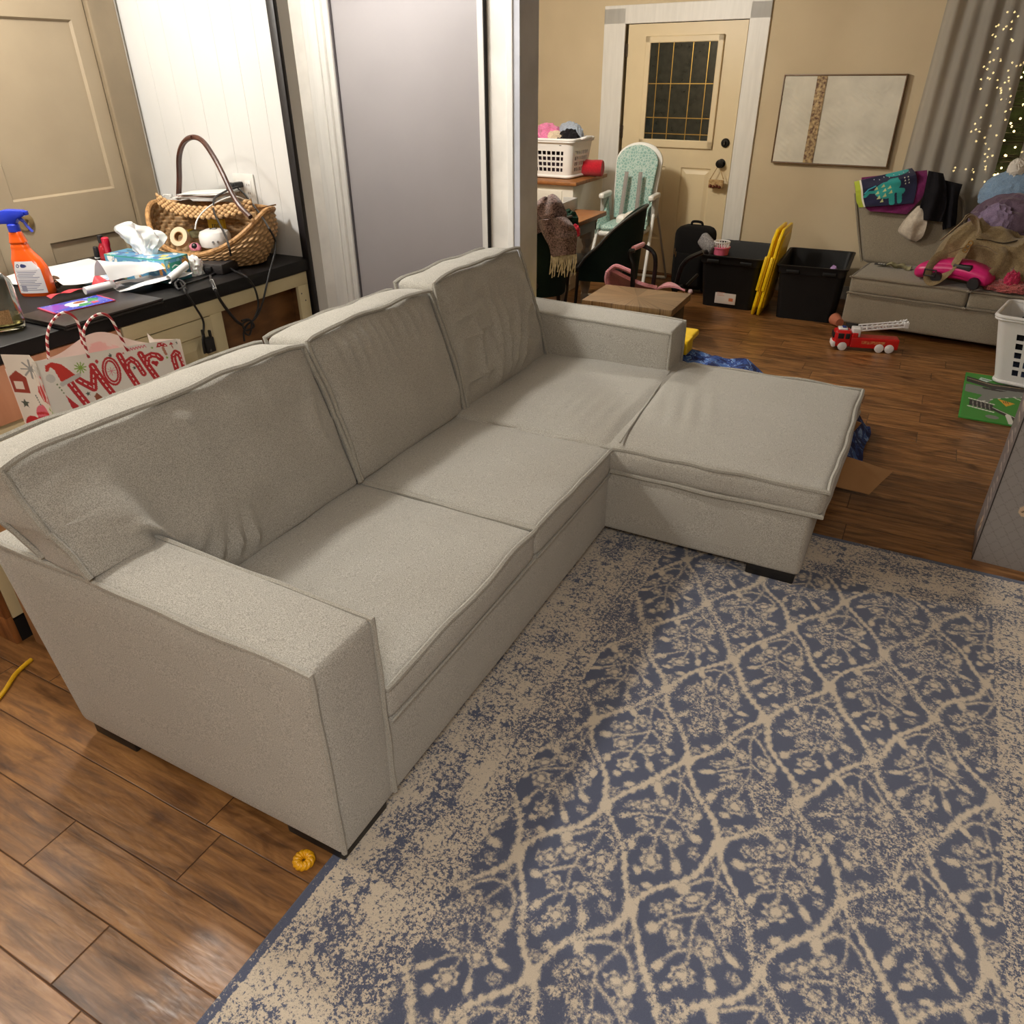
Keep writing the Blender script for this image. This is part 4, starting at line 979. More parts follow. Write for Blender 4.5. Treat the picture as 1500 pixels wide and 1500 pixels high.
TIS = M('tissue_paper', (240, 239, 236), .8, bump=.15, bscale=60); TIS.node_tree.nodes['Principled BSDF'].inputs['Subsurface Weight'].default_value = .15
bm = BM()
def tis(u, v):
    a = (u-.5)*2; w = .028+.075*sin(min(1, v*1.1)*pi*.55)
    return (-L_*.52+a*w-.03*v+.01*nz(u*4, v*4, 2), dp*.5+.022*sin(a*6+v*3)*v+.012*nz(u*7, v*5), H_-.005+.125*v*(1-.25*a*a)+.012*nz(u*5, v*2, 4)*v)
sheet(bm, 40, 26, tis, .0012); sheet(bm, 40, 22, lambda u, v: Vector(tis(u, v*.85))+Vector((.012, .03*v+.006*sin(u*14), -.002)), .0012); obj('tissue', bm, TIS, **K)
ct = thing('crumpled_tissue', 'crumpled white tissue tucked beside the tissue box', 'tissue', tuple(atz(286, 402, CZ)), 0.); bm = BM(); heap(bm, .038, .042, .075, 12, 4, .35, 2.6); obj('tissue', bm, TIS, ct)

# ---- spray bottle
sb = thing('spray_bottle', 'orange spray bottle with a blue trigger head on the counter', 'spray bottle', tuple(atz(58, 431, CZ)), radians(32)); K = dict(parent=sb)
ORG = M('orange_plastic', (238, 96, 22), .25, (232, 88, 18), 6., coat=.4)
def body(p):
    z = p.z
    return p
prof = [(0, .052, .034), (.012, .056, .037), (.06, .055, .036), (.10, .052, .034), (.13, .046, .030), (.150, .036, .026), (.165, .029, .023), (.178, .027, .022), (.186, .024, .020), (.192, .027, .022), (.204, .024, .020), (.21, .0225, .019), (.222, .02, .018), (.232, .0165, .0165)]
bm = BM(); rings = []; t = bmesh.new()
P2 = []
for i in range(len(prof)-1):
    for k in range(4):
        a = k/4; P2.append(tuple(prof[i][j]+(prof[i+1][j]-prof[i][j])*a for j in range(3)))
P2.append(prof[-1]); sx = 1.12
for z, rx, ry in P2:
    off = -.014*max(0, min(1, (z-.10)/.07))*(1) ; rg = []
    for k in range(40):
        a = 2*pi*k/40; c_, s_ = cos(a), sin(a); e = .72
        rg.append(t.verts.new((off+sx*rx*(abs(c_)**e)*(1 if c_ > 0 else -1), ry*(abs(s_)**e)*(1 if s_ > 0 else -1), z*1.0)))
    rings.append(rg)
for a, b in zip(rings, rings[1:]):
    for k in range(40): t.faces.new((a[k], a[(k+1) % 40], b[(k+1) % 40], b[k]))
t.faces.new(rings[0][::-1]); t.faces.new(rings[-1]); merge(bm, t); obj('bottle', bm, ORG, **K)
lb = Canvas(.078, .115, .0012, (226, 224, 228)); lb.put(np.ones(len(lb.X), bool), (226, 224, 228))
for i, y in enumerate(np.arange(.034, .108, .0058)): lb.line([(.008+.002*(i % 3), y), (.066-.006*(i % 4), y)], .0022, (120, 122, 150))
lb.ell((.016, .016), .007, .007, (50, 62, 110)); lb.ell((.034, .016), .007, .007, (50, 62, 110)); lb.ell((.016, .016), .0035, .0035, (226, 224, 228)); lb.rect(.012, .088, .03, .108, (150, 150, 170))
def lab(x, y):
    z = .128-y; t_ = x/.078
    for i in range(len(prof)-1):
        if prof[i][0] <= z <= prof[i+1][0]: break
    f_ = (z-prof[i][0])/(prof[i+1][0]-prof[i][0]); rx = prof[i][1]+(prof[i+1][1]-prof[i][1])*f_; ry = prof[i][2]+(prof[i+1][2]-prof[i][2])*f_
    off = -.014*max(0, min(1, (z-.10)/.07)); c_ = (t_-.5)*1.45*(1 if z < .10 else 1-.35*(z-.10)/.03)
    c_ = max(-.9, min(.9, c_)); s_ = sqrt(1-abs(c_)**2); e = .72
    return (off+sx*rx*(abs(c_)**e)*(1 if c_ > 0 else -1)*1.0, -(ry*s_**e)-.0012, z)
lb.mesh('label', lab, vcol('printed_label', .3, coat=.3), **K)
BLU = M('blue_plastic', (38, 62, 196), .3, (34, 56, 184), 6.)
bm = BM(); lathe(bm, [(.019, .228), (.0205, .230), (.0205, .252), (.016, .256), (.012, .257)], 28, T(-.014, 0, 0)); obj('collar', bm, BLU, **K)
bm = BM(); prism(bm, [(-.06, .256), (-.052, .276), (-.046, .300), (-.02, .305), (.034, .302), (.042, .298), (.042, .284), (.03, .278), (.012, .272), (.004, .256)], .028, T(0, .014, 0) @ RX(pi/2), bev=.004); obj('trigger_head', bm, BLU, **K)
bm = BM(); box(bm, .040, .052, -.008, .008, .284, .299, .003); obj('nozzle', bm, BLU, **K)
bm = BM(); tube(bm, catmull([(.014, 0, .276), (.028, 0, .262), (.036, 0, .244), (.048, 0, .226)], 6), [.008]*6+[.006]*13, 8, flat=.8); obj('trigger', bm, BLU, **K)

# ---- clear bottle of spirits at the frame's edge
gbt = thing('glass_bottle', 'clear glass bottle with a brown paper label and pale liquor', 'bottle', tuple(atz(13, 482, CZ)), 0.); K = dict(parent=gbt)
GLS = M('bottle_glass', (244, 248, 240), .03, trans=1., ior=1.45)
bm = BM(); lathe(bm, [(0, .004), (.040, .002), (.050, .006), (.053, .016), (.054, .13), (.050, .155), (.036, .175), (.022, .188), (.0165, .205), (.0165, .27), (.019, .272), (.019, .284), (.0145, .284), (.0145, .205), (.02, .19), (.034, .177), (.047, .154), (.050, .13), (.049, .022), (.04, .014), (0, .012)], 40, cap=False); obj('glass', bm, GLS, **K)
bm = BM(); lathe(bm, [(0, .0125), (.04, .0145), (.0486, .0225), (.0492, .05), (0, .05)], 40, cap=False); obj('liquor', bm, M('pale_liquor', (226, 212, 150), .02, trans=1., ior=1.34), **K)
bm = BM(); lathe(bm, [(.0186, .266), (.021, .268), (.021, .305), (.018, .308), (0, .308)], 28, cap=False); obj('cap', bm, DARK, **K)
OLV = M('olive_label', (120, 106, 52), .6)
bm = BM(); sheet(bm, 24, 4, lambda u, v: (.0545*cos(-2.9+u*1.9), .0545*sin(-2.9+u*1.9), .062+.075*v), .0006); obj('back_label', bm, OLV, **K)
bm = BM(); sheet(bm, 14, 4, lambda u, v: (.0552*cos(-1.15+u*1.0), .0552*sin(-1.15+u*1.0), .028+.045*v), .0006); obj('paper_label', bm, M('kraft_label', (196, 160, 112), .7, (150, 116, 76), 300.), **K)

# ---- flat black laptop, card, packaging and papers
f0, f1, f2 = atz(95, 477, CZ+.02), atz(262, 430, CZ+.02), atz(37, 455, CZ+.02)
e1 = (f1-f0); e2 = (f2-f0); an = atan2(e1.y, e1.x)
lt = thing('closed_laptop', 'closed black laptop lying on the counter under the greeting card', 'laptop', (f0.x, f0.y, CZ), an); K = dict(parent=lt)
LW, LD = .385, .26
bm = BM(); prism(bm, [(0.004, 0), (LW, 0), (LW, LD), (0, LD), (0, .004)], .009, T(0, 0, .002), bev=.003); obj('base', bm, M('laptop_black', (20, 18, 19), .3), **K)
bm = BM(); prism(bm, [(0, 0), (LW, 0), (LW, LD), (0, LD)], .008, T(0, 0, .0115), bev=.003); obj('lid', bm, M('laptop_lid', (42, 34, 34), .32, (36, 29, 29), 20.), **K)
bm = BM(); box(bm, .03, LW-.03, LD-.012, LD+.004, .005, .018, .004); obj('hinge', bm, MATS['laptop_black'], **K)
gc = Canvas(.165, .098, .0012, (52, 70, 190))
for i in range(70): gc.ell((random.uniform(0, .165), random.uniform(0, .098)), .0012, .0012, (220, 226, 245))
gc.ell((.03, .04), .035, .03, (110, 60, 180)); gc.ell((.085, .04), .03, .022, (236, 236, 240)); gc.ell((.095, .035), .016, .011, (150, 70, 50)); gc.ell((.09, .068), .022, .014, (40, 150, 90)); gc.poly([(.11, .05), (.13, .01), (.15, .03), (.135, .055)], (34, 140, 70)); gc.star((.122, .066), .016, (220, 60, 70)); gc.ell((.07, .06), .012, .012, (240, 240, 244))
for e in ((0, 0, .006, .098), (.159, 0, .165, .098)): gc.rect(*e, (206, 40, 50))
p0, p1 = atz(76, 459, CZ+.022), atz(172, 436, CZ+.022)
gca = atan2(p1.y-p0.y, p1.x-p0.x)
o = thing('greeting_card', 'blue festive card with red ends lying on the black laptop', 'card', (p0.x, p0.y, CZ+.0195), gca-.06)
gc.mesh('printed_face', lambda x, y: (x*1.32, (.085-y)*1.28, .003+.004*(x/.165-.5)**2), vcol('glossy_print', .25, coat=.4), o)
bm = BM(); box(bm, 0, .2178, -.0166, .1088, 0, .002); obj('card_stock', bm, M('red_card', (200, 40, 48), .5), o)
WPL = M('white_mailer', (238, 238, 238), .22, (232, 232, 233), 8.); 
wp_ = thing('plastic_mailer', 'torn white plastic mailer curled open beside the tissue box', 'packaging', tuple(atz(205, 421, CZ+.003)), gca); K = dict(parent=wp_)
bm = BM()
def ml(u, v): return (-.14+.26*u, -.055+.10*v+.02*u, .052+.045*sin(v*2.6+.2)*(1-.5*u)+.03*(1-u)*sin(pi*v)-.04*u*(v > .5)*(v-.5)+.006*nz(u*5, v*5, 1))
sheet(bm, 24, 20, ml, .001); obj('upper_flap', bm, WPL, **K)
bm = BM(); sheet(bm, 24, 12, lambda u, v: (-.12+.29*u, -.09+.16*v-.02*u, .024+.012*nz(u*3, v*3, 2)+.012*u*(1-v)), .001); obj('lower_sheet', bm, WPL, **K)
bm = BM(); tube(bm, [(-.22, -.01, .035), (-.17, -.012, .036), (-.11, -.016, .038)], .014, 14); obj('rolled_edge', bm, WPL, **K)
bm = BM(); sheet(bm, 16, 14, lambda u, v: (.06+.11*u, -.11+.03*u+.016*cos(v*5.2), .032+.03*u+.016*sin(v*5.2)), .001); obj('curled_strip', bm, WPL, **K)
bm = BM(); sheet(bm, 12, 6, lambda u, v: (-.12+.15*u, -.05+.08*v, .024+.004*nz(u*3, v*3)), .0015); obj('grey_lining', bm, M('grey_film', (60, 60, 62), .4), **K)
rb = thing('red_ribbon', 'red ribbon lying across the laptop behind the greeting card', 'ribbon', tuple(atz(130, 424, CZ+.02)), gca+.1); RRED = M('red_satin', (206, 34, 52), .4, sheen=.3)
bm = BM(); sheet(bm, 30, 4, lambda u, v: (-.16+.24*u, -.012+.024*v+.012*sin(u*6), .004+.008*abs(sin(u*9+v))), .0008); obj('tail', bm, RRED, rb)
bm = BM(); sheet(bm, 12, 6, lambda u, v: (.03+.07*u, -.02+.04*v+.02*u, .006+.022*sin(u*3)*(.5+v)), .0008); sheet(bm, 12, 6, lambda u, v: (.085+.06*u, -.03+.03*v+.03*u, .005+.02*sin(u*3.1)*(1-.3*v)), .0008); obj('bow_loop', bm, RRED, rb)
def paper(px, py, w, h, rz, z, label, col=(238, 238, 236), n=4, curl=.01):
    o = thing('paper_sheet', label, 'paper', tuple(atz(px, py, CZ+z)), rz); bm = BM()
    sheet(bm, 10, 8, lambda u, v: (-w/2+w*u, -h/2+h*v, .002+curl*(u-.5)**2+curl*.6*v*v), .0012); obj('sheet', bm, M('sheet_%d_%d_%d' % col, col, .6), o); return o
paper(104, 395, .28, .20, gca, .012, 'large blank white sheet at the back of the counter')
paper(150, 409, .20, .09, gca+.1, .006, 'pale blue envelope under the blank white sheet', (190, 206, 224))
paper(118, 412, .16, .13, gca-.2, .026, 'crinkled white receipt behind the red ribbon', (232, 230, 226), curl=.03)
paper(30, 410, .16, .16, gca+.3, .004, 'white paper behind the glass bottle and spray bottle', (226, 224, 224))
paper(228, 352, .17, .11, gca+.15, .05, 'cream folded note leaning behind the tissue box', (238, 232, 214), curl=.02)
cn = thing('pine_cone', 'brown pine cone beside the orange spray bottle', 'pine cone', tuple(atz(84, 425, CZ))); bm = BM()
for k in range(70):
    z = .055*k/70; a = k*2.4; r = .024*sin(min(1, (k+6)/60)*pi*.55)*(1-.6*(k/70)**3)
    heap(bm, .007, .010, .004, k, 1, .1, flat=False, mat=T(r*cos(a), r*sin(a), .012+z*.7) @ RZ(a+pi/2) @ RX(.5))
obj('scales', bm, M('cone_brown', (110, 76, 48), .8, (70, 46, 30), 200.), cn)
rd = thing('red_bottle', 'small red bottle with a black cap behind the tissue box', 'bottle', tuple(atz(157, 386, CZ))); bm = BM(); lathe(bm, [(0, 0), (.02, 0), (.021, .004), (.021, .06), (.016, .075), (.010, .085), (.010, .092)], 24); obj('bottle', bm, M('red_clear', (190, 36, 50), .2, trans=.3), rd)
bm = BM(); lathe(bm, [(.012, .09), (.012, .118), (.010, .12), (0, .12)], 20); obj('cap', bm, DARK, rd)
rc = thing('red_tube', 'red plastic tube standing beside the small red bottle', 'tube', tuple(atz(164, 388, CZ))); bm = BM(); lathe(bm, [(0, 0), (.012, 0), (.013, .08), (.016, .085), (.016, .112), (.012, .116), (0, .117)], 20); obj('body', bm, M('cherry_plastic', (204, 30, 62), .35), rc)
mk = thing('black_marker', 'black marker pen standing left of the tissue box', 'marker', tuple(atz(147, 398, CZ))); bm = BM(); lathe(bm, [(0, 0), (.009, 0), (.009, .06), (.0105, .062), (.0105, .10), (.008, .104), (0, .105)], 18, RY(.12)); obj('barrel', bm, DARK, mk)
bm = BM(); lathe(bm, [(.0106, .058), (.0108, .06), (.0106, .062)], 18, RY(.12), cap=False); obj('band', bm, MATS['white_plastic'], mk)
sp = thing('soap_dispenser', 'white pump soap bottle behind the wicker basket', 'soap bottle', tuple(aty(253, 300, 2.59)), 0.); sp.location.z = CZ; K = dict(parent=sp)
bm = BM(); lathe(bm, [(0, 0), (.03, 0), (.033, .005), (.033, .15), (.028, .165), (.012, .172), (.012, .182)], 28); obj('bottle', bm, MATS['white_gloss'], **K)
zt = atz(253, 268, CZ).z
bm = BM(); lathe(bm, [(.013, .18), (.013, .196), (.004, .198), (.004, .222), (.009, .224), (.009, .234), (0, .236)], 18); tube(bm, [(0, 0, .230), (-.03, -.01, .231), (-.038, -.012, .225)], .004, 8); obj('pump', bm, MATS['white_plastic'], **K)
# ---- slim black post in front of the white wall
bm = BM(); box(bm, -2.476, -2.438, 2.640, 2.662, 0, 2.46, .002); o = obj('black_post', bm, DARK, loc=(-2.461, 2.651, 0), world=True); tag(o, 'slim square black post standing at the end of the counter', 'post')
# ================================================================ dining corner
WDR = M('white_dresser_paint', (222, 216, 204), .5, (214, 208, 196), 5.)
WTOP = M('stained_wood_top', (150, 98, 52), .4, (118, 72, 36), 4., bump=.05, bscale=40, stretch=(3, 14, 3))
dr = thing('dresser', 'white dresser with a stained wood top beside the front door', 'dresser', (-3.3, 6.5, 0)); K = dict(parent=dr, world=True)
bm = BM(); box(bm, -4.0, -2.70, 6.19, 6.84, .06, .875, .004); obj('body', bm, WDR, **K)
bm = BM(); box(bm, -4.02, -2.66, 6.155, 6.86, .875, .905, .006); obj('top', bm, WTOP, **K)
for z0, z1 in ((.62, .83), (.36, .58), (.11, .32)):
    bm = BM(); box(bm, -3.3, -2.80, 6.178, 6.195, z0, z1, .004); d = obj('drawer', bm, WDR, **K)
    bm = BM(); lathe(bm, [(0, 0), (.008, .0), (.008, .015), (.016, .022), (0, .028)], 16, T(-3.05, 6.178, (z0+z1)/2) @ RX(pi/2)); obj('knob', bm, BLK, d, world=True)
bm = BM(); box(bm, -3.25, -2.9, 6.170, 6.179, .43, .58); obj('wicker_panel', bm, M('cane', (190, 140, 100), .7, (150, 104, 70), 90.), **K)
bm = BM(); box(bm, -3.98, -2.72, 6.2, 6.82, 0, .06); obj('plinth', bm, WDR, **K)

# laundry baskets with real openings in their walls
def punched(bm, corner_fn, nu, nv, holes, th):
    """a wall panel made of cells, leaving out the cells listed as holes"""
    t = bmesh.new(); V = {}
    def v(i, j):
        if (i, j) not in V: V[(i, j)] = t.verts.new(corner_fn(i/nu, j/nv))
        return V[(i, j)]
    for i in range(nu):
        for j in range(nv):
            if (i, j) in holes: continue
            t.faces.new((v(i, j), v(i+1, j), v(i+1, j+1), v(i, j+1)))
    bmesh.ops.recalc_face_normals(t, faces=t.faces[:]); bmesh.ops.solidify(t, geom=t.faces[:], thickness=th); merge(bm, t)
def laundry(name, label, loc, rz, w0, d0, w1, d1, h, holes_front, holes_side, mat):
    o = thing(name, label, 'laundry basket', loc, rz)
    def sx(k): return (w0+(w1-w0)*k)/2
    def sy(k): return (d0+(d1-d0)*k)/2
    bm = BM()
    r = .05
    # perimeter parameterised by arc; cells of ~1.6 cm
    per = []
    nc = 8
    def corner(cx, cy, a0):
        return [(cx, cy, a0+pi/2*i/nc) for i in range(nc+1)]
    def ring(k):
        X, Y = sx(k), sy(k); pts = []
        segs = [((-X+r, -Y), (X-r, -Y)), (X-r, -Y+r, -pi/2), ((X, -Y+r), (X, Y-r)), (X-r, Y-r, 0), ((X-r, Y), (-X+r, Y)), (-X+r, Y-r, pi/2), ((-X, Y-r), (-X, -Y+r)), (-X+r, -Y+r, pi)]
        for i, s in enumerate(segs):
            if len(s) == 2:
                n = holes_front[0] if i in (0, 4) else holes_side[0]
                for q in range(n): pts.append((s[0][0]+(s[1][0]-s[0][0])*q/n, s[0][1]+(s[1][1]-s[0][1])*q/n))
            else:
                for q in range(nc): a = s[2]+pi/2*q/nc; pts.append((s[0]+r*cos(a), s[1]+r*sin(a)))
        return pts
    nv = holes_front[1]; R_ = [ring(j/nv) for j in range(nv+1)]; n = len(R_[0]); nf, ns = holes_front[0], holes_side[0]
    t = bmesh.new(); V = [[t.verts.new((x, y, .012+(h-.012)*j/nv)) for x, y in R_[j]] for j in range(nv+1)]
    def is_hole(i, j):
        if i < nf: return holes_front[2](i, j)
        if nf+nc <= i < nf+nc+ns: return holes_side[2](i-nf-nc, j)
        if nf+2*nc+ns <= i < 2*nf+2*nc+ns: return holes_front[2](i-nf-2*nc-ns, j)
        if 2*nf+3*nc+ns <= i < 2*nf+3*nc+2*ns: return holes_side[2](i-2*nf-3*nc-ns, j)
        return False
    for j in range(nv):
        for i in range(n):
            if not is_hole(i, j): t.faces.new((V[j][i], V[j][(i+1) % n], V[j+1][(i+1) % n], V[j+1][i]))
    bot = t.faces.new([V[0][i] for i in range(n)][::-1])
    bmesh.ops.recalc_face_normals(t, faces=t.faces[:]); bmesh.ops.solidify(t, geom=t.faces[:], thickness=.004)
    merge(bm, t); obj('body', bm, mat, o)
    bm = BM(); tube(bm, [(x, y, .016) for x, y in R_[0]], .012, 8, True); obj('base_ring', bm, mat, o)
    bm = BM(); tube(bm, [(x*1.02, y*1.02, h) for x, y in R_[-1]], .013, 10, True, flat=.9); tube(bm, [(x*1.02, y*1.02, h-.014) for x, y in R_[-1]], .009, 8, True); obj('rim', bm, mat, o)
    return o
WPL2 = M('white_basket_plastic', (234, 233, 232), .35, (228, 227, 226), 4.)
hf = lambda i, j: 3 <= i < 38 and i % 4 in (0, 1, 2) and i % 4 != 3 and 3 <= j < 15 and (j-3) % 3 != 2
hs = lambda i, j: 3 <= i < 24 and i % 3 != 2 and 3 <= j < 15 and (j-3) % 3 != 2
lb1 = laundry('laundry_basket', 'white plastic laundry basket piled with clothes on the dresser', (-3.03, 6.50, .906), radians(-4), .50, .34, .57, .42, .30, (40, 20, hf), (26, 20, hs), WPL2)
for s in (-1, 1):
    bm = BM(); tube(bm, catmull([(s*.285, -.07, .30), (s*.325, -.06, .312), (s*.33, 0, .314), (s*.325, .06, .312), (s*.285, .07, .30)], 5), .011, 8); obj('handle', bm, WPL2, lb1)
def clothes(name, label, loc, sz, seed, mat, rz=0., cat='clothes', group=None, amp=.32, fr=2.2, tilt=None, par=None, sub=4):
    o = thing(name, label, cat, loc, rz, group); bm = BM(); heap(bm, sz[0], sz[1], sz[2], seed, sub, amp, fr)
    if tilt: bm.transform(tilt)
    obj('cloth', bm, mat, o); return o
def cl(name, a, b=None, s=60., big=.85): return fabric(name, a, b or tuple(int(c*.8) for c in a), 260., .25, (big, s))
LB = lambda x, y, z: tuple(wm(lb1) @ Vector((x, y, z)))
clothes('pink_shirt', 'bright pink shirt on top of the dresser laundry basket', LB(-.02, -.08, .25), (.13, .11, .16), 3, cl('pink_cloth', (232, 130, 176)))
clothes('cream_shirt', 'cream shirt folded between pink and black clothes in the basket', LB(.07, -.11, .25), (.10, .08, .11), 4, cl('cream_cloth', (228, 208, 180)))
clothes('black_leggings', 'black leggings at the right end of the dresser laundry basket', LB(.17, -.05, .22), (.10, .14, .15), 6, cl('black_cloth', (30, 28, 32)))
clothes('grey_shirt', 'pale grey shirt behind the black leggings in the basket', LB(.12, .06, .24), (.12, .10, .18), 7, cl('pale_grey_cloth', (170, 180, 196)))
clothes('red_shirt', 'red and black shirt at the near end of the dresser basket', LB(-.14, -.08, .25), (.09, .10, .13), 9, cl('red_cloth', (170, 36, 50), (60, 20, 30), 9.))
clothes('patterned_shirt', 'cream and black patterned top at the left of the dresser basket', LB(-.22, -.06, .25), (.06, .10, .13), 10, cl('pattern_cloth', (230, 210, 190), (40, 34, 34), 30.))
clothes('dark_clothes', 'dark clothes filling the dresser laundry basket behind its holes', LB(0, 0, .02), (.22, .15, .24), 11, cl('mixed_dark_cloth', (90, 70, 80), (34, 30, 40), 8., .5), amp=.15)
rr_ = thing('red_towel_roll', 'rolled red cloth lying on the dresser right of the laundry basket', 'cloth', tuple(aty(866, 258, 6.6)), radians(8)); rr_.location.z = .906
bm = BM(); P = []
lathe(bm, [(0, -.10), (.02, -.10), (.022, -.097), (.04, -.10), (.043, -.097), (.06, -.10), (.066, -.09), (.067, -.04), (.064, 0), (.067, .04), (.066, .09), (.06, .10), (0, .10)], 40, T(0, 0, .066) @ RY(pi/2))
obj('roll', bm, cl('crimson_cloth', (196, 26, 44)), rr_)
# dining table with a turned leg
tb2 = thing('dining_table', 'dining table with a stained top and grey turned legs by the high chair', 'table', (-2.75, 5.2, 0)); K = dict(parent=tb2, world=True)
GLEG = M('grey_table_paint', (150, 142, 132), .5, (140, 132, 122), 6.)
bm = BM(); box(bm, -3.30, -2.26, 5.17, 5.86, .715, .75, .008); obj('table_top', bm, WTOP, **K)
bm = BM(); box(bm, -3.24, -2.32, 5.23, 5.255, .62, .715); box(bm, -3.24, -2.32, 5.775, 5.80, .62, .715); box(bm, -3.24, -3.215, 5.23, 5.8, .62, .715); box(bm, -2.345, -2.32, 5.23, 5.8, .62, .715); obj('apron', bm, GLEG, **K)
for x in (-3.22, -2.37):
    for y in (5.29, 5.74):
        bm = BM(); box(bm, x-.045, x+.045, y-.045, y+.045, .56, .715, .004)
        lathe(bm, [(.03, 0), (.032, .06), (.036, .10), (.024, .13), (.04, .18), (.05, .26), (.046, .33), (.03, .39), (.026, .41), (.042, .44), (.044, .46), (.03, .48), (.028, .50), (.044, .535), (.044, .56)], 24, T(x, y, 0)); obj('leg', bm, GLEG, **K)
ty = thing('grey_tray', 'grey wedge-shaped tray lying on the dining table behind the scarf', 'tray', (-2.56, 5.59, .75), radians(2)); bm = BM()
GT = M('grey_tray_plastic', (176, 174, 172), .4)
box(bm, -.06, .06, -.38, .26, .0, .012, .004); obj('base', bm, GT, ty)
bm = BM(); box(bm, .045, .06, -.38, .26, .012, .085, .004); box(bm, -.06, -.045, -.38, .26, .012, .05, .004); box(bm, -.06, .06, .245, .26, .012, .085, .004); obj('raised_edge', bm, GT, ty)
# green shell chairs
GRN = fabric('dark_green_velvet', (18, 40, 34), (10, 26, 22), 300., .1, (.8, 6.), .8)
def shell_chair(label, loc, rz):
    o = thing('dining_chair', label, 'chair', loc, rz, None)
    # local: seat centre at origin, chair faces -x, back at +x
    bm = BM(); rbox(bm, -.27, .19, -.22, .22, .40, .455, .022, (10, 10, 3), (.01, .01, .015)); obj('seat', bm, M('black_vinyl', (26, 24, 24), .4), o)
    def sh(u, v):
        a = (u-.5)*pi*1.06; s = abs(2*u-1)
        R_ = .30; x = R_*cos(a)*.98-.02; y = .262*sin(a)
        if s > .86: x -= (s-.86)*.5
        zt = .455+.40*(1-s**2.2)**.75; zb = .335+.02*s
        z = zb+(zt-zb)*v; lean = .06*v*(zt-zb)
        return (x+lean*cos(a)*1.2, y+lean*sin(a)*.8, z)
    bm = BM(); sheet(bm, 48, 12, sh, .022); obj('shell_back', bm, GRN, o)
    bm = BM(); tube(bm, [sh(i/48, 1.) for i in range(49)], .011, 8); obj('top_piping', bm, M('dark_piping', (52, 50, 46), .6), o)
    for x, y in ((-.22, -.18), (-.22, .18), (.15, -.17), (.15, .17)):
        bm = BM(); tube(bm, [(x*1.12, y*1.1, 0), (x, y, .40)], [.011, .017], 10); obj('leg', bm, DARK, o)
    return o
chA = shell_chair('dark green shell chair with the scarf over it, behind the sofa back', (-2.46, 4.88, 0), radians(-4))
chB = dup(chA, (-2.14, 5.50, 0), radians(10), 'dark green shell chair with its seat empty, facing the dining table')
# scarf over the near chair
def scarf_mat():
    return fabric('mauve_tweed', (132, 108, 108), (50, 34, 38), 110., .5, (.8, 20.))
SCF = scarf_mat()
sc = thing('scarf', 'mauve tweed scarf with cream fringe draped over the green chair', 'scarf', tuple(aty(800, 340, 4.83))); K = dict(parent=sc, world=True)
SY = 4.60
def spt(x, y, d=0): return aty(x, y, SY-d)
def sheet_px(bm, left, right, n, m, depth, th=.008, seed=0):
    """cloth between two pixel polylines standing at real depths depth(u, v)"""
    Lp, Rp = catmull([(*p, 0) for p in left], n), catmull([(*p, 0) for p in right], n); N = min(len(Lp), len(Rp))-1
    def f(u, v):
        i = min(int(v*N), N-1); t = v*N-i; a = Lp[i].lerp(Lp[i+1], t); b = Rp[i].lerp(Rp[i+1], t); p = a.lerp(b, u)
        return spt(p.x, p.y, depth(u, v)+.02*nz(u*3, v*4, seed)+.012*sin(u*9+v*3+seed))
    sheet(bm, 24, 30, f, th)
bm = BM(); sheet_px(bm, [(796, 290), (785, 300), (776, 318), (772, 335), (771, 350)], [(811, 285), (821, 296), (829, 312), (828, 322), (815, 330)], 7, 8, lambda u, v: .05+.07*sin(pi*u)*sin(pi*min(1, v*1.2))); obj('upper_fold', bm, SCF, **K)
bm = BM(); sheet_px(bm, [(790, 322), (793, 335), (800, 350), (806, 362), (808, 376)], [(828, 318), (838, 330), (844, 340), (845, 352), (843, 372)], 7, 8, lambda u, v: .09+.05*sin(pi*u)); obj('hanging_end', bm, SCF, **K)
bm = BM(); sheet_px(bm, [(771, 318), (768, 330), (767, 342), (768, 352)], [(785, 322), (786, 335), (784, 348), (780, 355)], 7, 8, lambda u, v: .04+.04*sin(pi*u)); obj('back_fold', bm, SCF, **K)
bm = BM()
for i in range(22):
    u = i/21; x = 808+36*u; y0 = 374-1.5*u
    l = 28+5*sin(i*1.7)
    tube(bm, [spt(x, y0, .10), spt(x-1+sin(i)*1.5, y0+l*.5, .11), spt(x-3+sin(i*2.3)*2.5, y0+l, .10)], [.0042, .004, .003], 5)
obj('fringe', bm, M('cream_yarn', (206, 198, 172), .9, (170, 160, 134), 60.), **K)
clothes('green_jacket', 'dark green and black cloth behind the scarf on the chair', tuple(aty(832, 330, 4.95)), (.07, .06, .10), 21, cl('deep_green_cloth', (22, 60, 46), (12, 20, 20), 14.))
rcl = clothes('red_cloth', 'red cloth peeking out under the scarf on the chair', tuple(aty(842, 346, 4.90)), (.035, .03, .075), 22, cl('bright_red_cloth', (206, 30, 60)))

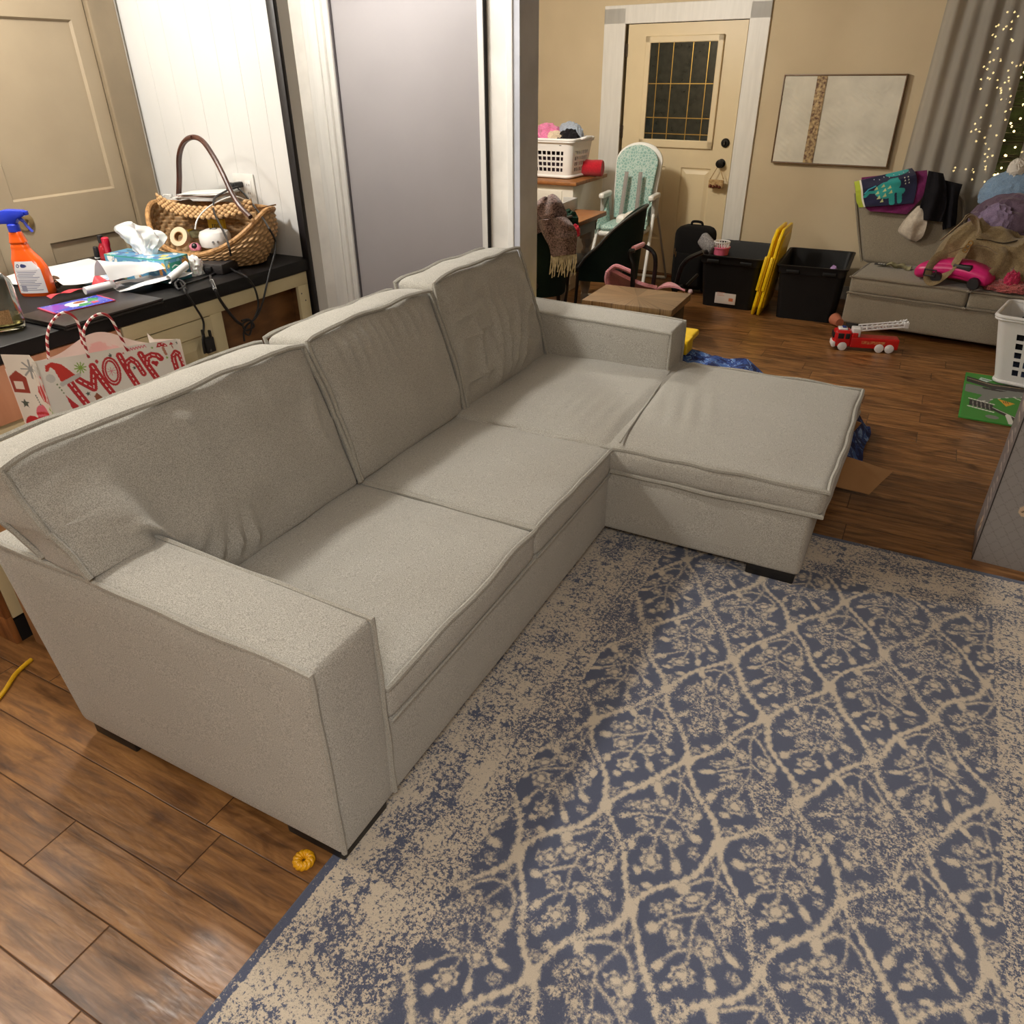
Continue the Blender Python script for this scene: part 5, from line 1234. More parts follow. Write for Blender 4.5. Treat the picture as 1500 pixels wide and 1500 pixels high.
# ---- high chair
hc = thing('high_chair', 'white high chair with a mint patterned seat in front of the door', 'high chair', (-2.315, 6.58, 0), radians(4)); K = dict(parent=hc)
HW = M('white_highchair_plastic', (236, 234, 228), .35)
def mint():
    m, nt, b = newmat('mint_pad'); b.inputs['Roughness'].default_value = .6
    tc = nd(nt, 'ShaderNodeTexCoord'); v = nd(nt, 'ShaderNodeTexVoronoi', Scale=44., feature='DISTANCE_TO_EDGE'); nt.links.new(tc.outputs['Object'], v.inputs['Vector'])
    r = ramp(nt, v.outputs['Distance'], [(.04, S(178, 198, 190)), (.16, S(134, 170, 161)), (.5, S(118, 158, 149))]); nt.links.new(r.outputs[0], b.inputs['Base Color']); bumpn(nt, b, v.outputs['Distance'], .5, .01); return m
MINT = mint()
def padshape(w, h, n=24, r=.8):            # rounded top outline
    out = [(-w*.86, 0)]
    for i in range(n+1):
        a = pi-pi*i/n; out.append((w*cos(a)*(1 if sin(a) > .0 else 1), h-w*r+w*r*sin(a)))
    out.append((w*.86, 0)); return out
BT = T(0, .02, .58) @ RX(radians(90-14))
bm = BM(); prism(bm, [(x*1.08, z*1.03) for x, z in padshape(.19, .60)], .035, BT @ T(0, 0, -.045), bev=.012); obj('seat_shell', bm, HW, **K)
def padf(u, v):
    pass
bm = BM(); t = bmesh.new(); out = padshape(.178, .585)
prism(t, out, .045); bmesh.ops.bevel(t, geom=t.edges[:], offset=.016, segments=3, affect='EDGES', profile=.5); t.transform(BT); merge(bm, t); obj('back_pad', bm, MINT, **K)
bm = BM(); rbox(bm, -.165, .165, -.34, .0, .53, .575, .02, (10, 8, 3), (.01, .01, .012)); obj('seat_pad', bm, MINT, **K)
for s in (-1, 1): bm = BM(); sheet(bm, 14, 8, lambda u, v: (s*(.175+.03*v-.02*sin(u*5)), -.02-.30*u, .55+.20*v*(1-u)+.02*nz(u*4, v*4, s)), .02); obj('side_pad', bm, MINT, **K)
bm = BM(); rbox(bm, -.18, .18, -.36, .03, .49, .53, .018, (8, 8, 2)); obj('seat_base', bm, HW, **K)
bm = BM(); rbox(bm, -.15, .15, -.47, -.34, .30, .33, .014, (6, 4, 2)); rbox(bm, -.10, .10, -.37, -.34, .33, .44, .01, (4, 2, 4)); obj('footrest', bm, HW, **K)
for s in (-1, 1):
    bm = BM(); rbox(bm, s*.215-.025, s*.215+.025, -.20, .05, .76, .805, .018, (3, 8, 2)); tube(bm, [(s*.215, .03, .77), (s*.20, .06, .60)], .018, 8); obj('arm', bm, HW, **K)
    bm = BM(); rbox(bm, s*.225-.018, s*.225+.018, -.13, -.02, .62, .78, .012, (3, 4, 4)); obj('hinge_housing', bm, M('grey_highchair', (170, 168, 162), .4), **K)
    bm = BM(); tube(bm, [(s*.225, -.07, .74), (s*.26, -.46, .015)], .014, 10); obj('leg', bm, HW, **K)
    bm = BM(); tube(bm, [(s*.225, -.05, .74), (s*.265, .42, .02)], .010, 10); obj('leg', bm, M('grey_tube', (190, 186, 178), .35, metal=.3), **K)
    bm = BM(); tube(bm, [(s*.060, .055, .96), (s*.064, .015, .80), (s*.068, -.03, .62)], .005, 8, flat=3.4); bm.transform(T(0, -.055, 0)); obj('strap', bm, M('grey_webbing', (140, 134, 130), .8), **K)
bm = BM(); tube(bm, [(-.265, .42, .016), (.265, .42, .016)], .013, 10); obj('foot_bar', bm, HW, **K)
bm = BM(); tube(bm, [(-.26, -.46, .016), (.26, -.46, .016)], .013, 10); obj('foot_bar', bm, HW, **K)
bm = BM(); rbox(bm, -.06, .05, -.24, -.12, .57, .64, .02, (5, 5, 3), (.01, .01, .01)); obj('crotch_post', bm, HW, **K)
hcw = lambda x, y, z: tuple(wm(hc) @ Vector((x, y, z)))
wp2 = thing('wipes_pack', 'white packet of wipes lying in the high chair seat', 'packet', hcw(.07, -.22, .582), .3); bm = BM(); heap(bm, .075, .06, .10, 31, 4, .15, 3.); obj('packet', bm, M('white_packet', (228, 226, 220), .35, (200, 190, 176), 30.), wp2)
# ---- door knob ornament
orn = thing('door_hanger', 'straw door hanger with bells hanging from the door knob', 'ornament', tuple(WM @ Vector((.40, -.06, .90))), WA); K = dict(parent=orn)
JUT = M('jute', (190, 160, 112), .9, (150, 116, 74), 60.)
bm = BM(); tube(bm, [(-.058, 0, -.03), (.005, .012, .095), (.065, 0, -.02)], .004, 6); obj('cord', bm, JUT, **K)
bm = BM(); rbox(bm, -.064, .07, -.012, .012, -.095, -.025, .008, (6, 2, 3)); obj('straw_bundle', bm, JUT, **K)
bm = BM()
for i, x in enumerate((-.04, -.012, .015, .042)):
    t = bmesh.new(); bmesh.ops.create_uvsphere(t, u_segments=14, v_segments=10, radius=.014); t.transform(T(x, -.02, -.075-.006*(i % 2))); merge(bm, t)
obj('bell', bm, M('rust_bell', (110, 56, 36), .4, metal=.4), **K)
# ---- suitcase
su = thing('suitcase', 'black soft suitcase standing in front of the cream door', 'suitcase', (-1.76, 6.72, 0), radians(-8)); K = dict(parent=su)
BF = fabric('black_nylon', (20, 18, 18), (12, 11, 11), 300., .2, (.85, 8.))
bm = BM(); rbox(bm, -.16, .16, -.11, .11, .03, .54, .06, (8, 6, 12), (.01, .02, .01)); obj('body', bm, BF, **K)
bm = BM(); rbox(bm, -.13, .13, -.145, -.09, .06, .34, .03, (6, 3, 8), (.0, .01, .0)); obj('front_pocket', bm, BF, **K)
bm = BM(); tube(bm, catmull([(-.05, 0, .535), (-.04, 0, .575), (.04, 0, .575), (.05, 0, .535)], 5), .011, 8); obj('handle', bm, BF, **K)
bm = BM(); box(bm, -.105, -.100, -.15, -.145, .30, .345, .001); box(bm, -.118, -.113, -.15, -.145, .32, .37, .001); obj('zip_pull', bm, M('brass_pull', (176, 138, 90), .3, metal=.8), **K)
for x in (-.12, .12): bm = BM(); lathe(bm, [(0, -.012), (.028, -.012), (.03, 0), (.028, .012), (0, .012)], 18, T(x, .0, .03) @ RY(pi/2)); obj('wheel', bm, DARK, **K)
# ---- doll stroller lying behind the side table
stl = thing('toy_stroller', 'pink and black toy stroller on the floor behind the side table', 'toy stroller', (-1.95, 5.3, 0), 0.); K = dict(parent=stl, world=True)
PKF = cl('pink_stroller_cloth', (226, 150, 160)); SYY = 5.12
def q5(x, y, Y=SYY): return aty(x, y, Y)
bm = BM()
def seat_(u, v):
    px = 893+ (962-893)*u; top_ = 393+14*sin(pi*u*.55)+8*u; bot = 428
    Y = 5.12+.2*sin(pi*v)
    return aty(px, top_+(bot-top_)*(1-abs(2*v-1))*.75+6*u, Y)
sheet(bm, 18, 16, seat_, .012); obj('seat', bm, PKF, **K)
bm = BM(); tube(bm, catmull([q5(*p) for p in ((891, 398), (889, 410), (894, 423), (903, 424))], 6), .020, 8); tube(bm, catmull([q5(*p) for p in ((891, 398), (902, 390), (917, 395), (926, 399))], 6), .016, 8); obj('seat_rim', bm, PKF, **K)
bm = BM(); sheet(bm, 16, 10, lambda u, v: aty(957+47*u, 424-14*sin(pi*u)*(.4+.6*v)+3*v, 5.12+.25*v), .012); obj('leg_rest', bm, PKF, **K)
bm = BM(); tube(bm, catmull([q5(*p, 5.08) for p in ((930, 367), (924, 368), (923, 375), (927, 388), (927, 405), (926, 432))], 6), [.014]*4+[.017]*27, 8); obj('handle', bm, BLK, **K)
bm = BM(); tube(bm, catmull([q5(*p, 5.34) for p in ((942, 360), (952, 365), (959, 374), (960, 390), (957, 415), (953, 440))], 6), .016, 8); obj('handle', bm, BLK, **K)
bm = BM(); tube(bm, [q5(928, 364, 5.08), q5(942, 358, 5.34)], .017, 10); obj('handle_grip', bm, PKF, **K)
bm = BM(); tube(bm, catmull([q5(*p, 5.5) for p in ((1030, 369), (1010, 378), (1000, 388), (995, 400), (990, 420))], 6), .016, 8); tube(bm, [q5(1006, 418, 5.5), q5(1022, 402, 5.6)], .011, 8); obj('frame_bar', bm, BLK, **K)
bm = BM(); tube(bm, [q5(985, 425, 5.45), q5(1000, 420, 5.5)], .02, 8); obj('hub', bm, BLK, **K)
bm = BM(); tube(bm, [q5(893, 420, 5.15), (q5(893, 420, 5.15).x, 5.15, .04)], .012, 8); tube(bm, [q5(990, 424, 5.45), (q5(990, 424, 5.45).x+.05, 5.42, .04)], .012, 8); tube(bm, [(q5(893, 420, 5.15).x, 5.15, .04), (q5(990, 424, 5.45).x+.05, 5.42, .04)], .012, 8); obj('chassis', bm, BLK, **K)
for px, py, Y in ((1004, 423, 5.5), (889, 418, 5.18)):
    bm = BM(); p = aty(px, py, Y); lathe(bm, [(.012, -.012), (.032, -.012), (.037, 0), (.032, .012), (.012, .012)], 22, T(p.x, p.y, .037) @ RX(pi/2)); obj('wheel', bm, M('pale_wheel', (206, 204, 200), .4), **K)
ball = thing('pink_ball', 'small pale pink ball on the floor right of the side table', 'ball', tuple(atz(1011, 431, 0))); bm = BM(); bmesh.ops.create_uvsphere(bm, u_segments=24, v_segments=16, radius=.022); bm.transform(T(0, 0, .022)); obj('ball', bm, M('pale_pink', (232, 196, 196), .4), ball)
# ---- black storage totes and their yellow lids
TB = M('black_tote_plastic', (13, 12, 13), .55, (10, 9, 10), 6., bump=.02, spec=.3)
YL = M('yellow_lid_plastic', (246, 206, 22), .35, (238, 196, 16), 5.)
def tote(label, loc, rz, w0, d0, w1, d1, h, ribs=5):
    o = thing('storage_tote', label, 'storage tote', loc, rz, None)
    t = bmesh.new(); n = 40
    def ring(k, ins=0.):
        X, Y = (w0+(w1-w0)*k)/2-ins, (d0+(d1-d0)*k)/2-ins; out = []
        for cx, cy, a0 in ((X-.04, -Y+.04, -pi/2), (X-.04, Y-.04, 0), (-X+.04, Y-.04, pi/2), (-X+.04, -Y+.04, pi)):
            for i in range(7): a = a0+pi/2*i/6; out.append((cx+.04*cos(a), cy+.04*sin(a)))
        return out
    L = [(0, 0, .0), (.02, 0, .0), (.84, .86, 0), (.85, .86, -.010), (.97, .97, -.010), (.975, .97, -.022), (1., 1., -.022), (1., 1., -.004), (.96, .97, .004), (.10, .1, .006), (.02, 0, .008)]
    R_ = [[t.verts.new((x, y, h*z)) for x, y in ring(k, i_)] for z, k, i_ in L]
    for a, b in zip(R_, R_[1:]):
        for i in range(len(a)): t.faces.new((a[i], a[(i+1) % len(a)], b[(i+1) % len(a)], b[i]))
    t.faces.new(R_[0][::-1]); t.faces.new(R_[-1]); bm = BM(); merge(bm, t); obj('body', bm, TB, o)
    for s in (-1, 1): bm = BM(); rbox(bm, s*w1*.28-.05, s*w1*.28+.05, -d1/2-.018, -d1/2+.006, h*.86, h*.93, .008, (3, 2, 2)); obj('latch_lug', bm, TB, o)
    return o
t1 = tote('open black tote with a white sticker, left of the standing yellow lids', (-1.32, 6.55, 0), radians(-2), .41, .54, .47, .66, .42)
t2 = tote('open black tote between the yellow lids and the far grey loveseat', (-.71, 6.47, 0), radians(2), .42, .56, .47, .68, .42)
bm = BM(); box(bm, -.095, .075, -.287, -.278, .035, .155, .001); bm.transform(Matrix.Identity(4)); st_ = obj('sticker', bm, M('white_sticker', (226, 218, 212), .5), t1)
bm = BM()
for i in range(4): box(bm, -.08, -.03+.012*(i % 2), -.2878, -.2868, .135-.012*i, .138-.012*i)
box(bm, .02, .055, -.2878, -.2868, .06, .085); obj('print', bm, M('orange_print', (206, 120, 80), .5), st_)
def lid(label, loc, rot):
    o = thing('tote_lid', label, 'lid', loc, 0.); o.rotation_euler = rot
    w, h = .47, .66; c = .07
    out = [(-w/2+c*.4, 0), (w/2-c*.4, 0), (w/2, c), (w/2, h-c), (w/2-c*.9, h), (-w/2+c*.9, h), (-w/2, h-c), (-w/2, c)]
    bm = BM(); prism(bm, out, .022, bev=.006); obj('panel', bm, YL, o)
    bm = BM(); prism(bm, [(x*.82, .33+(y-.33)*.84) for x, y in out], .014, T(0, 0, .020), bev=.005); obj('raised_centre', bm, YL, o)
    for s in (-1, 1): bm = BM(); box(bm, s*w*.49-.016, s*w*.49+.016, .2, .46, -.012, .010, .004); obj('clip', bm, YL, o)
    return o
# the lids stand on their short edge: local x -> world y, local y -> up, tilted to the right
LM = lambda ang: (Matrix.Rotation(ang, 3, 'Y') @ Matrix(((0, 0, 1), (1, 0, 0), (0, 1, 0)))).to_euler()
lid('yellow tote lid standing on edge, the left of the two between the totes', (-1.100, 6.37, .004), LM(radians(7.5)))
lid('yellow tote lid standing on edge, the right of the two between the totes', (-1.056, 6.37, .004), LM(radians(7.5)))
pk = thing('pink_hair_basket', 'small pink basket with white bristles on the rim of the tote', 'basket', tuple(atz(1055, 377, .36)), .1); bm = BM(); lathe(bm, [(0, .0), (.058, .0), (.066, .05), (.072, .052), (.072, .062), (.06, .062), (.056, .01), (0, .008)], 28); obj('tub', bm, M('candy_pink', (228, 110, 140), .4), pk); pk.location.z = .385
bm = BM()
for i in range(18): a = 2*pi*i/18; tube(bm, [(.055*cos(a), .055*sin(a), .05), (.062*cos(a), .062*sin(a), .10)], .0045, 6)
tube(bm, [(.063*cos(2*pi*i/30), .063*sin(2*pi*i/30), .10) for i in range(30)], .005, 6, True); obj('white_slats', bm, WPL2, pk)
bx2 = thing('mesh_pouch', 'grey mesh pouch propped on the corner of the left tote', 'pouch', tuple(aty(1036, 358, 6.45)), -.5); bm = BM(); rbox(bm, -.085, .085, -.03, .03, -.05, .055, .02, (6, 4, 5), (.0, .012, .01)); bm.transform(RY(.55)); obj('pouch', bm, M('grey_mesh', (150, 146, 146), .8, (96, 94, 96), 120.), bx2)
pu = thing('purple_toy', 'lilac toy poking out at the right end of the far tote', 'toy', (-.555, 6.2, .36), .4); bm = BM(); heap(bm, .03, .03, .07, 40, 3, .3); obj('toy', bm, M('lilac_plastic', (186, 150, 206), .4), pu)
tcup = thing('terracotta_cup', 'terracotta cup lying on its side between the tote and loveseat', 'cup', tuple(atz(1221, 476, 0)), radians(-62)); bm = BM(); lathe(bm, [(0, .10), (.03, .10), (.036, .06), (.046, 0), (.043, 0), (.033, .06), (.028, .092), (0, .092)], 28, T(0, 0, .046) @ RY(pi/2)); obj('cup', bm, M('terracotta', (186, 112, 84), .6), tcup)
tc = thing('storage_tote', 'black tote with a closed yellow lid behind the far sofa arm', 'storage tote', (-1.40, 4.17, 0), radians(0)); K = dict(parent=tc)
bm = BM(); rbox(bm, -.28, .28, -.19, .19, 0, .33, .03, (6, 6, 4), deform=lambda p: Vector((p.x*(1+.12*p.z/.33), p.y*(1+.12*p.z/.33), p.z))); obj('body', bm, TB, **K)
bm = BM(); rbox(bm, -.335, .335, -.24, .24, .325, .365, .016, (8, 8, 2)); rbox(bm, -.25, .25, -.16, .16, .36, .378, .008, (8, 8, 2)); obj('lid', bm, YL, **K)
for s in (-1, 1): bm = BM(); rbox(bm, s*.325-.022, s*.325+.022, -.06, .06, .29, .372, .01, (2, 4, 3)); obj('clip', bm, YL, **K)
# ---- side table with a starburst wood top
sd = thing('side_table', 'small side table with a starburst wood top behind the sofa arm', 'side table', (-1.585, 4.74, 0), radians(1)); K = dict(parent=sd)
def burst():
    m, nt, b = newmat('starburst_veneer'); b.inputs['Roughness'].default_value = .45
    tc_ = nd(nt, 'ShaderNodeTexCoord'); sp_ = nd(nt, 'ShaderNodeSeparateXYZ'); nt.links.new(tc_.outputs['Object'], sp_.inputs[0])
    an_ = mth(nt, 'ARCTAN2', sp_.outputs[1], sp_.outputs[0]); a8 = mth(nt, 'MULTIPLY', an_, 16/(2*pi)); fl = mth(nt, 'FLOOR', a8); fr = mth(nt, 'FRACT', a8)
    wn = nd(nt, 'ShaderNodeTexWhiteNoise', noise_dimensions='1D'); nt.links.new(fl, wn.inputs['W'])
    cv_ = nd(nt, 'ShaderNodeCombineXYZ'); nt.links.new(mth(nt, 'MULTIPLY', an_, 30.), cv_.inputs[0])
    n = nd(nt, 'ShaderNodeTexNoise', Scale=1.6, Detail=6.); nt.links.new(cv_.outputs[0], n.inputs['Vector'])
    r = ramp(nt, n.outputs['Fac'], [(.3, S(96, 76, 56)), (.5, S(140, 114, 86)), (.7, S(168, 142, 110))]); tr_ = ramp(nt, wn.outputs[0], [(0, (.75, .75, .75, 1)), (1, (1.15, 1.12, 1.08, 1))])
    sm = ramp(nt, fr, [(0., (.45, .4, .35, 1)), (.06, (1, 1, 1, 1)), (.94, (1, 1, 1, 1)), (1., (.45, .4, .35, 1))])
    nt.links.new(mix(nt, 1., mix(nt, 1., r.outputs[0], tr_.outputs[0], 'MULTIPLY'), sm.outputs[0], 'MULTIPLY'), b.inputs['Base Color']); return m
bm = BM(); box(bm, -.30, .30, -.225, .225, .375, .42, .004); obj('table_top', bm, burst(), **K)
bm = BM(); box(bm, -.27, .27, -.2, .2, .25, .375, .003); obj('drawer_box', bm, M('charcoal_paint', (44, 42, 42), .5), **K)
bm = BM(); box(bm, -.27, .27, -.204, -.199, .355, .360); obj('drawer_gap', bm, DARK, **K)
for x in (-.26, .26):
    for y in (-.19, .19): bm = BM(); box(bm, x-.015, x+.015, y-.015, y+.015, 0, .25, .002); obj('leg', bm, DARK, **K)

# ================================================================ art
art = thing('wall_art', 'white textured canvas with a gold speckled band and brown frame', 'wall art', tuple(WM @ Vector((1.295, -.002, 1.03))), WA); K = dict(parent=art)
bm = BM()
ra = random.Random(3)
def canv(u, v):
    x, z = -.44+.88*u, .012+.61*v
    h = .0022*sin((x*.7+z*1.1)*150)*max(0, noise.noise(Vector((x*5, z*5, 2)))+.15)
    h += .004*max(0, noise.noise(Vector((x*22, z*22, 8)))-.15)
    return (x, -.034-h, z)
sheet(bm, 220, 150, canv); box(bm, -.44, .44, -.033, -.006, .012, .622); obj('canvas', bm, M('plaster_white', (226, 220, 204), .8), **K)
bm = BM(); sheet(bm, 24, 120, lambda u, v: (-.192+.076*u, -.0395-.002*abs(nz(u*9, v*60)), .012+.61*v)); obj('gold_band', bm, M('gold_flake', (196, 170, 124), .5, (84, 52, 36), 46., metal=.2, bump=.3), **K)
bm = BM()
for a in ((-.45, .45, 0, .010), (-.45, .45, .624, .634), (-.45, -.441, .01, .624), (.441, .45, .01, .624)): box(bm, a[0], a[1], -.042, -.004, a[2], a[3], .002)
obj('frame', bm, M('brown_frame', (112, 84, 54), .4), **K)
# ================================================================ curtains, the garden lights outside
def sheer():
    m, nt, b = newmat('sheer_voile'); out = nt.nodes['Material Output']
    d = nd(nt, 'ShaderNodeBsdfDiffuse', Color=S(206, 200, 190)); tl = nd(nt, 'ShaderNodeBsdfTranslucent', Color=S(200, 194, 184)); tp = nd(nt, 'ShaderNodeBsdfTransparent')
    m1 = nd(nt, 'ShaderNodeMixShader', Fac=.35); m2 = nd(nt, 'ShaderNodeMixShader', Fac=.32)
    nt.links.new(d.outputs[0], m1.inputs[1]); nt.links.new(tl.outputs[0], m1.inputs[2]); nt.links.new(m1.outputs[0], m2.inputs[1]); nt.links.new(tp.outputs[0], m2.inputs[2]); nt.links.new(m2.outputs[0], out.inputs[0]); return m
SH = sheer()
def curtain(label, x0, x1, tx0, tx1, y0, n):
    o = thing('curtain', label, 'curtain', tuple(WM @ Vector(((x0+x1)/2, -y0, .02))), WA); inv_ = wm(o).inverted() @ WM; bm = BM()
    def f(u, v):
        x = (x0+(x1-x0)*u)*(1-v)+(tx0+(tx1-tx0)*u)*v
        return (x, -y0+.016*sin(u*n*2*pi+.8*sin(v*2))+.014*sin(u*n*3.1+v*3), .02+2.28*v)
    sheet(bm, int(n*14), 24, f, .0012); bm.transform(inv_); obj('voile', bm, SH, o); return o
curtain('sheer grey curtain hanging left of the window gap, behind the loveseat', 1.83, 2.50, 1.90, 2.45, .09, 5)
curtain('sheer grey curtain on the right side of the window gap', 2.60, 3.5, 2.60, 3.5, .09, 8)
bm = BM(); tube(bm, [(1.8, -.09, 2.31), (3.6, -.09, 2.31)], .011, 12); bm.transform(WM); o = obj('curtain_rod', bm, BLK, loc=tuple(WM @ Vector((2.7, -.09, 2.3))), world=True); tag(o, 'black curtain rod above the dark window', 'curtain rod')
sh = thing('garden_shrub', 'dark shrub outside the night window', 'shrub', tuple(WM @ Vector((2.9, 1.1, 0)))); bm = BM(); heap(bm, .8, .35, 2.3, 50, 5, .3, 5.); obj('foliage', bm, M('night_leaves', (40, 58, 30), .8, (20, 30, 16), 20.), sh)
fl = thing('fairy_lights', 'warm white fairy lights glowing on the shrub outside the window', 'string lights', tuple(WM @ Vector((2.9, .6, .5))), WA); bm = BM(); bw = BM(); r_ = random.Random(4); P = []
inv_ = wm(fl).inverted() @ WM
for i in range(300):
    p = Vector((2.15+1.1*((i*.618) % 1), .55+.12*r_.random(), .85+1.25*r_.random())); P.append(p)
    bmesh.ops.create_icosphere(bm, subdivisions=1, radius=.0085, matrix=Matrix.Translation(p))
P.sort(key=lambda p: p.z); tube(bw, P[::2], .003, 4); bm.transform(inv_); bw.transform(inv_)
obj('wire', bw, DARK, fl); o = obj('bulbs', bm, M('bulb_glow', (255, 226, 150), .4, emit=(255, 222, 150), es=14.), fl)
o['kind'] = 'stuff'
# ================================================================ loveseat by the window
LGR = fabric('loveseat_tweed', (158, 148, 130), (118, 108, 92), 420., .3, (.94, 4.))
LPI = fabric('loveseat_piping', (146, 136, 119), (108, 98, 84), 600., .2)
LA = radians(-8.); L0 = (-.42, 6.08, 0)
lv = thing('loveseat', 'grey armless loveseat under the window, heaped with clothes and bags', 'loveseat', L0, LA); K = dict(parent=lv)
LM_ = wm(lv); LN = LM_.to_3x3() @ Vector((0, 1, 0))
def lpx(px, py, d): return LM_.inverted() @ plane(px, py, LM_ @ Vector((0, d, 0)), LN)
bm = BM(); rbox(bm, 0, 1.56, .01, .74, .05, .275, .018, (16, 8, 4), (0, .004, 0)); obj('base', bm, LGR, **K)
bm = BM(); rbox(bm, 0, 1.56, .60, .76, .06, .60, .02, (12, 3, 6)); obj('back_frame', bm, LGR, **K)
for x in (.08, 1.48):
    for y in (.06, .66): bm = BM(); box(bm, x-.04, x+.04, y-.04, y+.04, 0, .055, .004); obj('foot', bm, FOOT, **K)
for i, (x0, x1) in enumerate(((.008, .778), (.784, 1.555))):
    bm = BM(); rbox(bm, x0, x1, .0, .66, .275, .395, .022, (16, 14, 4), (.002, .012, .022), lambda p: wob(p, .004, 4)); c = obj('seat_cushion', bm, LGR, **K)
    for z in (.392, .278):
        bm = BM(); tube(bm, [wob(Vector(q), .004, 6) for q in catmull([(x0+.004, .5, z), (x0+.004, .25, z), (x0+.008, .004, z), (x0+.03, -.006, z), ((x0+x1)/2, -.012, z), (x1-.03, -.006, z), (x1-.008, .004, z), (x1-.004, .25, z), (x1-.004, .5, z)], 6)], .007, 6); obj('piping', bm, LPI, c)
for i, (x0, x1, zt, sh_) in enumerate(((-.045, .69, .90, -.18), (.80, 1.52, .86, -.14))):
    def bdf(p, x0=x0, sh_=sh_):
        k = max(0, (p.z-.39)/.5); return Vector((p.x+sh_*k, p.y+.10*k, p.z)) + Vector((0, .012*nz(p.x, p.z, i, 4), .006*nz(p.x, p.y, i, 5)))
    bm = BM(); rbox(bm, x0, x1, .50, .66, .392, zt, .035, (16, 4, 14), (.004, .03, .012), bdf); c = obj('back_cushion', bm, LGR, **K)
    bm = BM(); tube(bm, [bdf(Vector(q)) for q in ((x0, .505, .40), (x0-.003, .503, .6), (x0-.003, .503, zt-.03), (x0+.02, .503, zt), ((x0+x1)/2, .503, zt+.006), (x1-.02, .503, zt), (x1+.003, .503, zt-.03), (x1+.003, .503, .6), (x1, .505, .40))], .009, 6); obj('piping', bm, LPI, c)
LL = lambda p: tuple(LM_ @ Vector(p))
def drape(name, label, cat, left, right, d0, th, mat, seed=0, n=6, wave=.02, part='cloth', canvas=None):
    """cloth hanging on the loveseat: outline in pixels, depth d0(v) in the loveseat frame"""
    base = LM_ @ lpx(*left[len(left)//2], d0(.5)); o = thing(name, label, cat, tuple(base), 0.)
    inv_ = wm(o).inverted() @ LM_
    Lp, Rp = catmull([(*p, 0) for p in left], n), catmull([(*p, 0) for p in right], n); N = min(len(Lp), len(Rp))-1
    def f(u, v):
        k = min(int(v*N), N-1); t = v*N-k; p = Lp[k].lerp(Lp[k+1], t).lerp(Rp[k].lerp(Rp[k+1], t), u)
        d = d0(v)-wave*(.5+.5*sin(u*8+seed+v*2))*min(1, v*2.5)-.02*sin(pi*u)+.012*nz(u*4, v*4, seed)
        return inv_ @ lpx(p.x, p.y, d)
    if canvas:
        canvas.mesh(part, lambda x, y: f(x/canvas.W, y/canvas.H), mat, o, th=th)
    else:
        bm = BM(); sheet(bm, 30, 26, f, th); obj(part, bm, mat, o)
    return o, f
# dinosaur towel over the left back cushion
tw = Canvas(.60, .40, .0035, (24, 26, 60))
TEAL, YG = (40, 150, 146), (176, 190, 60)
tw.rect(0, 0, .055, .40, YG); tw.rect(.055, 0, .072, .40, (232, 230, 216))
tw.ell((.30, .22), .115, .10, TEAL); tw.ell((.37, .18), .075, .085, TEAL); tw.rect(.37, .10, .43, .16, TEAL); tw.line([(.20, .22), (.13, .20), (.09, .24)], .035, TEAL); tw.line([(.40, .26), (.46, .28)], .05, TEAL); tw.line([(.35, .30), (.36, .37)], .06, TEAL); tw.line([(.43, .30), (.44, .36)], .05, TEAL); tw.line([(.2, .14), (.13, .16), (.09, .2)], .014, (60, 170, 190))
for (x, y) in ((.20, .17), (.21, .23), (.22, .29), (.27, .16), (.28, .22), (.28, .28), (.33, .20), (.34, .26), (.25, .33)): tw.poly([(x-.02, y+.02), (x+.02, y+.02), (x+.012, y-.02)], (190, 196, 140))
for i in range(6): tw.poly([(.48+.035*(i % 2), .14+.04*(i//2)), (.495+.035*(i % 2), .14+.04*(i//2)), (.49+.035*(i % 2), .115+.04*(i//2))], (220, 220, 200))
tw.ell((.44, .03), .12, .05, (50, 160, 160))
for i in range(8): tw.ell((.2+.05*i, .05+.02*(i % 2)), .004, .009, (190, 196, 200))
def front_over(d_top, d_low):
    return lambda v: d_top-.16*max(0, .28-v)/.28*-1*0+(d_low-d_top)*v
drape('printed_towel', 'navy and teal dinosaur print towel over the loveseat back', 'towel', [(1251, 266), (1253, 280), (1254, 294), (1258, 304)], [(1336, 246), (1342, 256), (1343, 272), (1338, 298)], lambda v: .54-.06*min(1, v*3), .012, vcol('towel_print', .95, .3, 500., sheen=.3), 2, canvas=tw, wave=.012)
MAG = cl('magenta_cloth', (122, 30, 96), (96, 20, 76))
drape('magenta_cloth', 'magenta cloth hanging below and behind the dinosaur towel', 'cloth', [(1262, 260), (1262, 285), (1266, 302), (1274, 309)], [(1358, 249), (1358, 268), (1352, 288), (1328, 314)], lambda v: .565-.055*min(1, v*3), .01, MAG, 5, wave=.012)
BKC = cl('black_jersey', (30, 29, 34), (20, 19, 24))
drape('black_jacket', 'black jacket hanging over the middle of the loveseat back', 'jacket', [(1360, 250), (1354, 280), (1348, 305), (1346, 322)], [(1382, 254), (1386, 275), (1386, 300), (1378, 325)], lambda v: .52-.05*min(1, v*3), .016, BKC, 9, wave=.04)
drape('black_trousers', 'black trousers hanging between the loveseat back cushions', 'trousers', [(1376, 262), (1380, 285), (1380, 310), (1384, 336)], [(1410, 270), (1404, 290), (1402, 315), (1400, 330)], lambda v: .55-.04*min(1, v*3), .016, BKC, 14, wave=.04)
drape('cream_hat', 'cream knitted hat hanging below the black jacket', 'hat', [(1344, 302), (1330, 316), (1318, 332), (1316, 340), (1328, 350)], [(1352, 300), (1356, 316), (1358, 326), (1352, 346), (1342, 354)], lambda v: .50-.05*sin(pi*min(1, v)), .02, cl('cream_knit', (220, 210, 194), (200, 188, 172)), 3, wave=.02)
